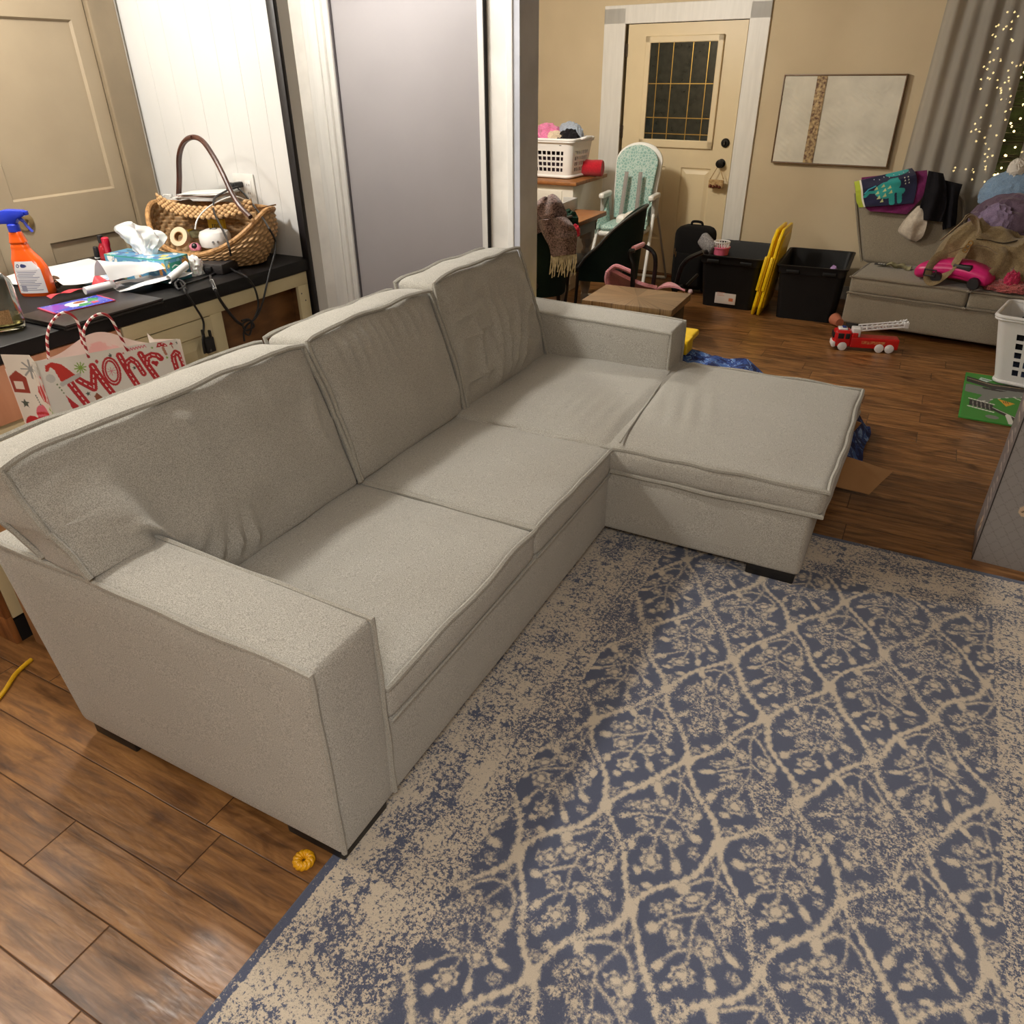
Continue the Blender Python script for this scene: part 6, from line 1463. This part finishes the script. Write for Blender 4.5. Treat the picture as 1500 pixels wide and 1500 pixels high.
# keys, tag on the seat
kt = thing('luggage_tag', 'small dark tag with white print on the loveseat seat', 'tag', tuple(LM_ @ lpx(1293, 380, .36)), LA-.05); kt.location.z = .424; bm = BM(); box(bm, -.045, .045, -.03, .03, 0, .006, .002); obj('tag', bm, DARK, kt)
bm = BM()
for i in range(3): box(bm, -.025+.018*i, -.013+.018*i, -.012, .014, .006, .0068)
obj('print', bm, MATS['white_sheet'], kt)
bnk = thing('crumpled_note', 'crumpled olive paper note on the loveseat seat', 'paper', tuple(LM_ @ lpx(1318, 388, .33)), LA); bnk.location.z = .42; bm = BM(); sheet(bm, 16, 8, lambda u, v: (-.085+.17*u, -.035+.07*v+.01*sin(u*5), .012+.014*sin(u*13)*.6+.012*sin(v*7+u*4)), .001); obj('note', bm, M('olive_paper', (150, 144, 110), .7, (120, 114, 84), 40.), bnk)
# pink ride-on toy / skate under the duffel
pt = thing('pink_car_toy', 'bright pink toy car with black wheels under the tan duffel', 'toy car', tuple(LM_ @ lpx(1400, 412, .10)), LA-radians(10)); pt.location.z = .405; K2 = dict(parent=pt)
HPK = M('hot_pink_plastic', (214, 38, 120), .35)
bm = BM(); rbox(bm, -.26, .22, -.09, .09, .03, .12, .035, (10, 6, 4), (.01, .01, .02), lambda p: Vector((p.x, p.y, p.z+.03*sin((p.x+.2)*8)))); obj('body', bm, HPK, **K2)
for x, y in ((-.10, -.10), (.14, -.10), (-.10, .09), (.14, .09)):
    bm = BM(); lathe(bm, [(0, -.022), (.036, -.022), (.042, 0), (.036, .022), (0, .022)], 20, T(x, y, .042) @ RX(pi/2)); obj('wheel', bm, DARK, **K2)
bm = BM(); rbox(bm, -.02, .10, -.096, -.02, .10, .15, .012, (4, 3, 2)); obj('black_seat', bm, DARK, **K2)
# tan duffel bag
KH = cl('tan_canvas', (158, 138, 102), (126, 108, 78)); 
db = thing('duffel_bag', 'tan canvas duffel bag with straps lying on the loveseat', 'duffel bag', tuple(LM_ @ lpx(1432, 392, .26)), LA-radians(10)); db.location.z = .47; K2 = dict(parent=db)
bm = BM()
def dd(p):
    u = (p.x+.28)/.60; top_ = max(0, (p.z-.02)/.26)
    q = Vector((p.x+.05*top_, p.y*(1-.45*top_)+.03*top_, p.z*(1.0+.35*exp(-((u-.28)/.22)**2)*top_)))
    f_ = fold(p.x*1.2, p.y, p.z, 5.5)-.5
    return q+Vector((.018*f_, -.032*f_, .036*f_))
rbox(bm, -.28, .32, -.14, .16, -.05, .23, .07, (34, 18, 16), (.02, .03, .03), dd); obj('body', bm, KH, **K2)
binv = wm(db).inverted() @ LM_
def dp_(x, y, d): return binv @ lpx(x, y, d)
def strap(name, pts, w=.022, mat=KH):
    P = catmull([dp_(*p) for p in pts], 7); bm = BM(); tube(bm, P, w, 8, flat=.22); return obj(name, bm, mat, db)
strap('shoulder_strap', [(1422, 352, .08), (1412, 366, .05), (1396, 390, .02), (1380, 406, .01), (1366, 413, .0), (1359, 408, .0), (1362, 392, .02), (1374, 376, .05), (1388, 372, .08)], .030)
strap('carry_handle', [(1378, 352, .14), (1392, 340, .14), (1408, 326, .16), (1416, 316, .18), (1424, 318, .2), (1432, 334, .2), (1434, 348, .2)], .022)
strap('carry_handle', [(1414, 322, .12), (1422, 315, .12), (1432, 320, .13), (1434, 336, .13), (1430, 346, .12)], .018)
strap('seam', [(1388, 372, .10), (1402, 366, .04), (1424, 360, .03), (1446, 362, .04), (1462, 372, .06)], .006)
strap('seam', [(1396, 384, .06), (1416, 380, .02), (1440, 384, .02), (1452, 396, .04)], .005)
strap('zipper', [(1430, 350, .16), (1448, 352, .14), (1470, 356, .15), (1490, 352, .2)], .008, DARK)
strap('side_strap', [(1468, 362, .10), (1470, 372, .06), (1464, 388, .04), (1450, 402, .03), (1440, 408, .03)], .024)
bm = BM(); 
for i, (x, y) in enumerate(((1414, 366), (1418, 361), (1422, 356))): p = dp_(x, y, .02); tube(bm, [p+Vector((.014*cos(2*pi*k/14), -.004, .014*sin(2*pi*k/14))) for k in range(14)], .004, 6, True)
obj('chain_clip', bm, M('gold_metal', (190, 150, 90), .3, metal=.9), **K2)
bm = BM(); p = dp_(1362, 400, -.03); 
for a in ((-.04, .04, -.006, .006, .018, .026), (-.04, .04, -.006, .006, -.022, -.014), (-.04, -.033, -.006, .006, -.022, .026), (.033, .04, -.006, .006, -.022, .026)): box(bm, *a, .002)
bm.transform(Matrix.Translation(p)); obj('buckle', bm, DARK, **K2)
# hats and clothes at the right end
hb = thing('bobble_hat', 'light blue knitted bobble hat with a white pompom on the loveseat', 'hat', tuple(LM_ @ lpx(1478, 300, .55))); K2 = dict(parent=hb)
BLH = cl('sky_knit', (150, 178, 206), (118, 148, 184), 30.)
bm = BM(); heap(bm, .20, .10, .22, 61, 5, .08, 6., True); obj('knit', bm, BLH, **K2)
bm = BM(); heap(bm, .055, .055, .09, 62, 4, .25, 6., False, mat=T(-.02, -.01, .225)); obj('pompom', bm, M('white_fur', (236, 230, 220), .95, bump=.6, bscale=200), **K2)
bm = BM(); lathe(bm, [(0, 0), (.022, 0), (.024, .004), (.02, .008), (0, .008)], 20, T(-.02, -.105, .06) @ RX(pi/2)); obj('badge', bm, M('brown_badge', (116, 92, 88), .6), **K2)
clothes('plum_hoodie', 'dusky plum hooded top under the blue bobble hat', tuple(LM_ @ lpx(1468, 345, .42)), (.22, .13, .26), 65, cl('plum_fleece', (116, 96, 116), (92, 74, 92)), LA, 'clothes', amp=.3)
clothes('lilac_cloth', 'pale lilac cloth folded over the plum hooded top', tuple(LM_ @ lpx(1454, 334, .30)), (.10, .05, .15), 66, cl('lilac_cloth', (158, 140, 172), (126, 110, 144)), LA, 'clothes')
for i, (px, py, d, sz, sd_, m_, lab) in enumerate((
    (1492, 400, .20, (.13, .10, .17), 71, cl('floral_cloth', (196, 168, 150), (60, 44, 40), 10., .8), 'floral brown and cream dress at the right end of the loveseat'),
    (1480, 412, .08, (.14, .09, .07), 72, cl('coral_floral_cloth', (226, 120, 116), (90, 40, 44), 9., .7), 'coral floral cloth spilling onto the loveseat seat front'),
    (1487, 396, .06, (.05, .05, .13), 73, cl('raspberry_cloth', (212, 50, 96), (150, 26, 66)), 'raspberry pink cloth between the floral clothes'),
    (1498, 372, .30, (.10, .10, .14), 74, cl('maroon_cloth', (82, 36, 44), (40, 24, 30)), 'dark maroon cloth behind the floral dress'))):
    o = clothes(lab.split(' ')[0]+'_clothes' if False else ('floral_dress', 'coral_cloth', 'raspberry_cloth', 'maroon_cloth')[i], lab, tuple(LM_ @ lpx(px, py, d)), sz, sd_, m_, LA, 'clothes', amp=.4, fr=3.)
    o.location.z = .41

# ================================================================ floor things on the right
ft = thing('toy_fire_truck', 'red toy fire truck with a white ladder on the floor by the loveseat', 'toy truck', tuple(atz(1264, 512, 0)), radians(14)); K2 = dict(parent=ft)
TR = M('toy_red', (202, 24, 28), .3, coat=.3); TWH = M('toy_white', (236, 236, 238), .35)
bm = BM(); rbox(bm, -.21, -.10, -.05, .05, .024, .135, .014, (4, 4, 4), (.008, .004, .004)); obj('cab', bm, TR, **K2)
bm = BM(); rbox(bm, -.10, .21, -.05, .05, .024, .095, .006, (8, 4, 3)); rbox(bm, -.10, -.06, -.05, .05, .09, .125, .006, (2, 4, 2)); obj('body', bm, TR, **K2)
bm = BM(); box(bm, -.222, -.195, -.052, .052, .02, .06, .008); obj('bumper', bm, TWH, **K2)
bm = BM(); box(bm, -.221, -.19, -.042, -.003, .082, .12, .004); box(bm, -.221, -.19, .003, .042, .082, .12, .004); box(bm, -.19, -.15, -.0555, .0555, .082, .12, .004); box(bm, -.142, -.112, -.0555, .0555, .082, .12, .004); obj('windows', bm, DARK, **K2)
bm = BM(); rbox(bm, -.19, -.13, -.032, .032, .134, .15, .007, (3, 3, 2)); obj('light_bar', bm, TWH, **K2)
bm = BM(); rbox(bm, -.165, -.14, -.02, .02, .149, .158, .004, (3, 3, 2)); obj('beacon', bm, M('beacon_blue', (40, 60, 140), .2), **K2)
bm = BM(); rbox(bm, -.10, -.045, -.04, .04, .095, .155, .008, (4, 4, 4)); obj('turret', bm, TWH, **K2)
bm = BM()
lz = lambda x: .135+.22*(x+.08)
for s in (-1, 1):
    tube(bm, [(-.09, s*.028, lz(-.09)), (.24, s*.028, lz(.24)-.02)], .0065, 6); tube(bm, [(-.06, s*.028, lz(-.06)+.024), (.22, s*.028, lz(.22)+.004)], .005, 6)
    for i in range(9): x = -.05+.034*i; tube(bm, [(x, s*.028, lz(x)-.002), (x+.017, s*.028, lz(x)+.02)], .004, 5)
for i in range(9): x = -.08+.038*i; tube(bm, [(x, -.028, lz(x)-.004), (x, .028, lz(x)-.004)], .005, 6)
for s in (-1, 1): box(bm, .215, .245, s*.034-.006, s*.034+.006, lz(.2)-.02, lz(.24)+.01, .002)
obj('ladder', bm, TWH, **K2)
for x in (-.15, .09, .155):
    for s in (-1, 1):
        bm = BM(); lathe(bm, [(0, -.011), (.026, -.011), (.03, -.006), (.03, .008), (.024, .011), (0, .011)], 22, T(x, s*.045, .03) @ RX(pi/2)); wq = obj('wheel', bm, TWH, **K2)
bm = BM(); box(bm, -.03, .12, -.0515, -.05, .055, .075); obj('side_print', bm, M('gold_print', (206, 150, 90), .4, (190, 50, 40), 60.), **K2)
# play mat
pm = Canvas(1.78, .82, .0055, (70, 140, 58)); GY, WHT, BKR = (128, 130, 126), (226, 226, 220), (58, 54, 54)
pm.poly([(.0, .16), (.98, .34), (.98, .0), (.3, .0)], (70, 140, 58))
pm.line([(.06, .30), (.30, .33), (.60, .20), (1., .22)], .15, GY); pm.line([(.03, .13), (.28, .20), (.98, .16)], .10, BKR); pm.line([(.03, .115), (.28, .18), (.98, .14)], .012, (160, 140, 110)); pm.line([(.2, .26), (.6, .29)], .03, BKR)
pm.line([(.20, .46), (.26, .36), (.5, .26), (1., .2)], .012, WHT, None)
pm.line([(.20, .50), (.26, .38), (.48, .30), (.98, .26)], .11, GY); 
for i in range(22):
    t_ = i/22; x = .20+.78*t_; y = .50-.24*(1-(1-t_)**2.2); 
    if i % 2 == 0: pm.line([(x, y), (x+.022, y-.012*(1-t_))], .010, WHT)
pm.poly([(.08, .50), (.30, .54), (.30, .64), (.08, .60)], BKR); pm.line([(.07, .485), (.31, .53)], .014, WHT); pm.line([(.07, .62), (.31, .66)], .014, WHT)
for i in range(5): pm.line([(.11+.038*i, .52), (.12+.038*i, .62)], .009, (150, 146, 140))
pm.line([(.30, .60), (.48, .70), (.6, .84)], .05, BKR); pm.line([(.30, .585), (.49, .685), (.63, .82)], .008, WHT)
pm.poly([(.34, .42), (.5, .46), (.42, .53)], (226, 166, 50)); 
for i in range(3): pm.line([(.39+.02*i, .445), (.40+.02*i, .48)], .008, BKR)
pm.poly([(.60, .54), (.76, .58), (.68, .65)], (226, 166, 50)); pm.line([(.44, .68), (.47, .80)], .05, WHT); pm.ell((.3, .74), .06, .03, GY); pm.poly([(.16, .06), (.28, .09), (.22, .14), (.14, .11)], (190, 214, 206)); pm.line([(.17, .09), (.25, .11)], .01, BKR)
pm.line([(.5, .36), (.9, .52)], .010, WHT); pm.line([(.62, .40), (.68, .44), (.76, .44)], .022, WHT)
for e in ((0, 0, 1.78, .012), (0, 0, .02, .82), (0, .808, 1.78, .82)): pm.rect(*e, (64, 150, 60))
o = thing('play_mat', 'green road-print play mat under the right laundry basket', 'play mat', (.435, 5.425, 0), radians(-2.5))
pm.mesh('printed_top', lambda x, y: (x*.55, -y, .008), vcol('mat_print', .8, .15, 300.), o)
bm = BM(); box(bm, 0, .98, -.82, 0, 0, .0072, .002); obj('foam_base', bm, M('mat_green', (66, 146, 60), .8), o)
# laundry basket at the right edge
hf2 = lambda i, j: 3 <= i < 23 and i % 3 != 2 and 3 <= j < 18 and (j-3) % 3 != 2
hs2 = lambda i, j: 3 <= i < 17 and i % 3 != 2 and 3 <= j < 18 and (j-3) % 3 != 2
B0 = atz(1450, 560, .008)
ang = radians(-12); dv = Vector((cos(ang), sin(ang), 0)); dn = Vector((-sin(ang), cos(ang), 0))
bc = Vector((B0.x, B0.y, .009))+dv*.26+dn*.17
lb2 = laundry('laundry_basket', 'white plastic laundry basket standing on the green play mat', tuple(bc), ang, .50, .33, .66, .44, .415, (26, 22, hf2), (20, 22, hs2), WPL2)
L2 = lambda x, y, z: tuple(wm(lb2) @ Vector((x, y, z)))
clothes('striped_shirt', 'black and white striped shirt on top in the right laundry basket', L2(-.13, -.05, .22), (.15, .14, .18), 81, cl('striped_cloth', (22, 24, 28), (18, 19, 22)), ang)
bm = BM(); q = wm(lb2)
for i in range(5):
    tube(bm, [q @ Vector((-.13+.14*sin(t)*(.55+.1*i)-.0, -.05-.13*cos(t)*(.5+.1*i), .225+.17-.035*i+.01*sin(t*3))) for t in [(-1.4+2.8*k/14) for k in range(15)]], .006, 6)
sob = [o_ for o_ in COL.objects if o_.name.startswith('striped_shirt')][0]; obj('white_stripes', bm, MATS['toy_white'], sob, world=True)
clothes('blue_clothes', 'blue and grey clothes showing through the right laundry basket holes', L2(-.02, 0, .015), (.21, .13, .27), 82, cl('denim_mix', (90, 110, 150), (44, 40, 56), 8., .6), ang, amp=.12)
clothes('white_shirt', 'white shirt at the back of the right laundry basket', L2(.10, .06, .20), (.13, .12, .17), 83, cl('white_cotton', (226, 226, 228), (206, 206, 210)), ang)
# grey product carton
C0 = atz(1423, 819, 0); ca = radians(-3)
pb = thing('product_carton', 'grey printed product carton standing at the rug edge', 'box', (C0.x, C0.y, 0), ca); K2 = dict(parent=pb)
cw, cd, chh = .60, .30, .70
GB = vcol('grey_print', .45, coat=.1)
f_ = Canvas(cw, chh, .004, (142, 138, 136))
for i in range(-16, 24): f_.line([(.045*i, 0), (.045*i+.5, .7)], .0022, (124, 120, 118)); f_.line([(.045*i+.3, 0), (.045*i-.2, .7)], .0022, (124, 120, 118))
for (x, y) in ((.105, .36), (.135, .47), (.115, .255)):
    yy = chh-y; f_.ell((x, yy), .026, .024, (206, 180, 150)); f_.line([(x-.016, yy+.006), (x, yy-.004), (x+.014, yy-.008)], .005, (60, 44, 40)); f_.line([(x-.002, yy-.006), (x+.006, yy+.014)], .005, (60, 44, 40))
    for k in range(3): f_.line([(x-.024, yy+.036+.008*k), (x+.02-.006*k, yy+.036+.008*k)], .0032, (196, 192, 188))
f_.mesh('front_face', lambda x, y: (x, 0, chh-y), GB, **K2)
s_ = Canvas(cd, chh, .003, (112, 106, 106))
rr2 = random.Random(5)
for i in range(15):
    y = .05+.042*i; s_.line([(.09, y), (.09+rr2.uniform(.05, .14), y+.004)], .010, (198, 184, 172) if i % 3 else (170, 160, 156)); s_.line([(.10, y+.016), (.10+rr2.uniform(.04, .12), y+.018)], .005, (176, 168, 162))
s_.ell((.13, .60), .03, .035, (200, 170, 136)); s_.line([(.12, .59), (.14, .615)], .01, (50, 40, 38))
s_.mesh('side_face', lambda x, y: (0, x, chh-y), GB, **K2)
bm = BM(); box(bm, .0015, cw, .0015, cd, 0, chh-.001); obj('carton', bm, M('grey_carton', (106, 102, 100), .5), **K2)
bm = BM(); box(bm, -.001, .003, -.001, .003, .0, chh); obj('corner_edge', bm, M('dark_edge', (52, 48, 48), .6), **K2)
# cardboard pieces and camouflage cloth behind the chaise
cbx = thing('flattened_carton', 'opened brown carton with flaps on the floor behind the chaise', 'box', (-.42, 3.90, 0), radians(-4)); K2 = dict(parent=cbx, world=True)
bm = BM(); rbox(bm, -1.0, -.14, 3.66, 4.15, .005, .11, .01, (6, 6, 3)); obj('body', bm, CARD, **K2)
def quad(bm, pts, th=.005):
    a, b, c, d = [Vector(p) for p in pts]; sheet(bm, 6, 6, lambda u, v: a.lerp(b, u).lerp(d.lerp(c, u), v)+Vector((0, 0, .004*sin(u*5+v*3))), th)
bm = BM(); quad(bm, [atz(1215, 664, .14), atz(1308, 690, .10), atz(1272, 726, .03), atz(1205, 706, .10)]); obj('flap', bm, CARD, **K2)
bm = BM(); quad(bm, [atz(1235, 610, .22), atz(1262, 618, .20), atz(1248, 634, .12), atz(1228, 640, .16)]); obj('flap', bm, CARD, **K2)
def camo():
    m, nt, b = newmat('camo_cloth'); b.inputs['Roughness'].default_value = .9
    tc_ = nd(nt, 'ShaderNodeTexCoord'); n = nd(nt, 'ShaderNodeTexNoise', Scale=16., Detail=2., Distortion=.6); nt.links.new(tc_.outputs['Object'], n.inputs['Vector'])
    r = ramp(nt, n.outputs['Fac'], [(.38, S(22, 34, 84)), (.44, S(44, 74, 140)), (.50, S(30, 48, 110)), (.56, S(120, 150, 200)), (.60, S(60, 96, 164))]); r.color_ramp.interpolation = 'CONSTANT'
    nt.links.new(r.outputs[0], b.inputs['Base Color']); return m
cmo = thing('camouflage_cloth', 'blue camouflage cloth lying over the carton behind the chaise', 'cloth', (-.6, 3.95, .2)); K2 = dict(parent=cmo, world=True)
def cmf(u, v):
    x = -1.16+1.14*u; y = 3.64+.60*v
    z = .235-.075*max(0, min(1, (u-.36)/.12))+.05*fold(x, y, 1, 3.2)*.5+.02*nz(x, y, 3, 9)
    if u > .88: z -= (u-.88)/.12*.16
    if u < .2: z += .03*sin(u*18)
    return (x+.02*nz(y, x, 1, 5), y+.03*nz(x, y, 7, 5)+.06*sin(u*5), max(z, .03))
bm = BM(); sheet(bm, 60, 34, cmf, .008); obj('cloth', bm, camo(), **K2)
# ---- small things on the left floor
p = [atz(-40, 1085, .006), atz(-10, 1035, .006), atz(8, 1010, .006), atz(24, 986, .006), atz(46, 966, .006)]
o = thing('extension_cable', 'yellow cord lying on the wood floor beside the sofa', 'cord', tuple(p[-1])); bm = BM(); tube(bm, [q_-p[-1]+Vector((0, 0, .0)) for q_ in catmull(p, 8)], .0072, 10); obj('cord', bm, M('yellow_pvc', (226, 178, 34), .4), o)
yd = thing('yellow_ring_toy', 'small yellow ridged ring toy on the floor by the sofa foot', 'toy', tuple(atz(446, 1264, 0)), .4); bm = BM(); t = bmesh.new(); V = []
for i in range(96):
    a = 2*pi*i/96; rr2_ = .0105*(1+.18*abs(sin(a*6))); V.append([t.verts.new(((.0165+rr2_*cos(b_))*cos(a+.35*sin(b_)), (.0165+rr2_*cos(b_))*sin(a+.35*sin(b_)), .011+rr2_*.95*sin(b_))) for b_ in [2*pi*k/14 for k in range(14)]])
for i in range(96):
    for k in range(14): t.faces.new((V[i][k], V[(i+1) % 96][k], V[(i+1) % 96][(k+1) % 14], V[i][(k+1) % 14]))
merge(bm, t); obj('ring', bm, M('amber_plastic', (226, 164, 22), .35), yd)
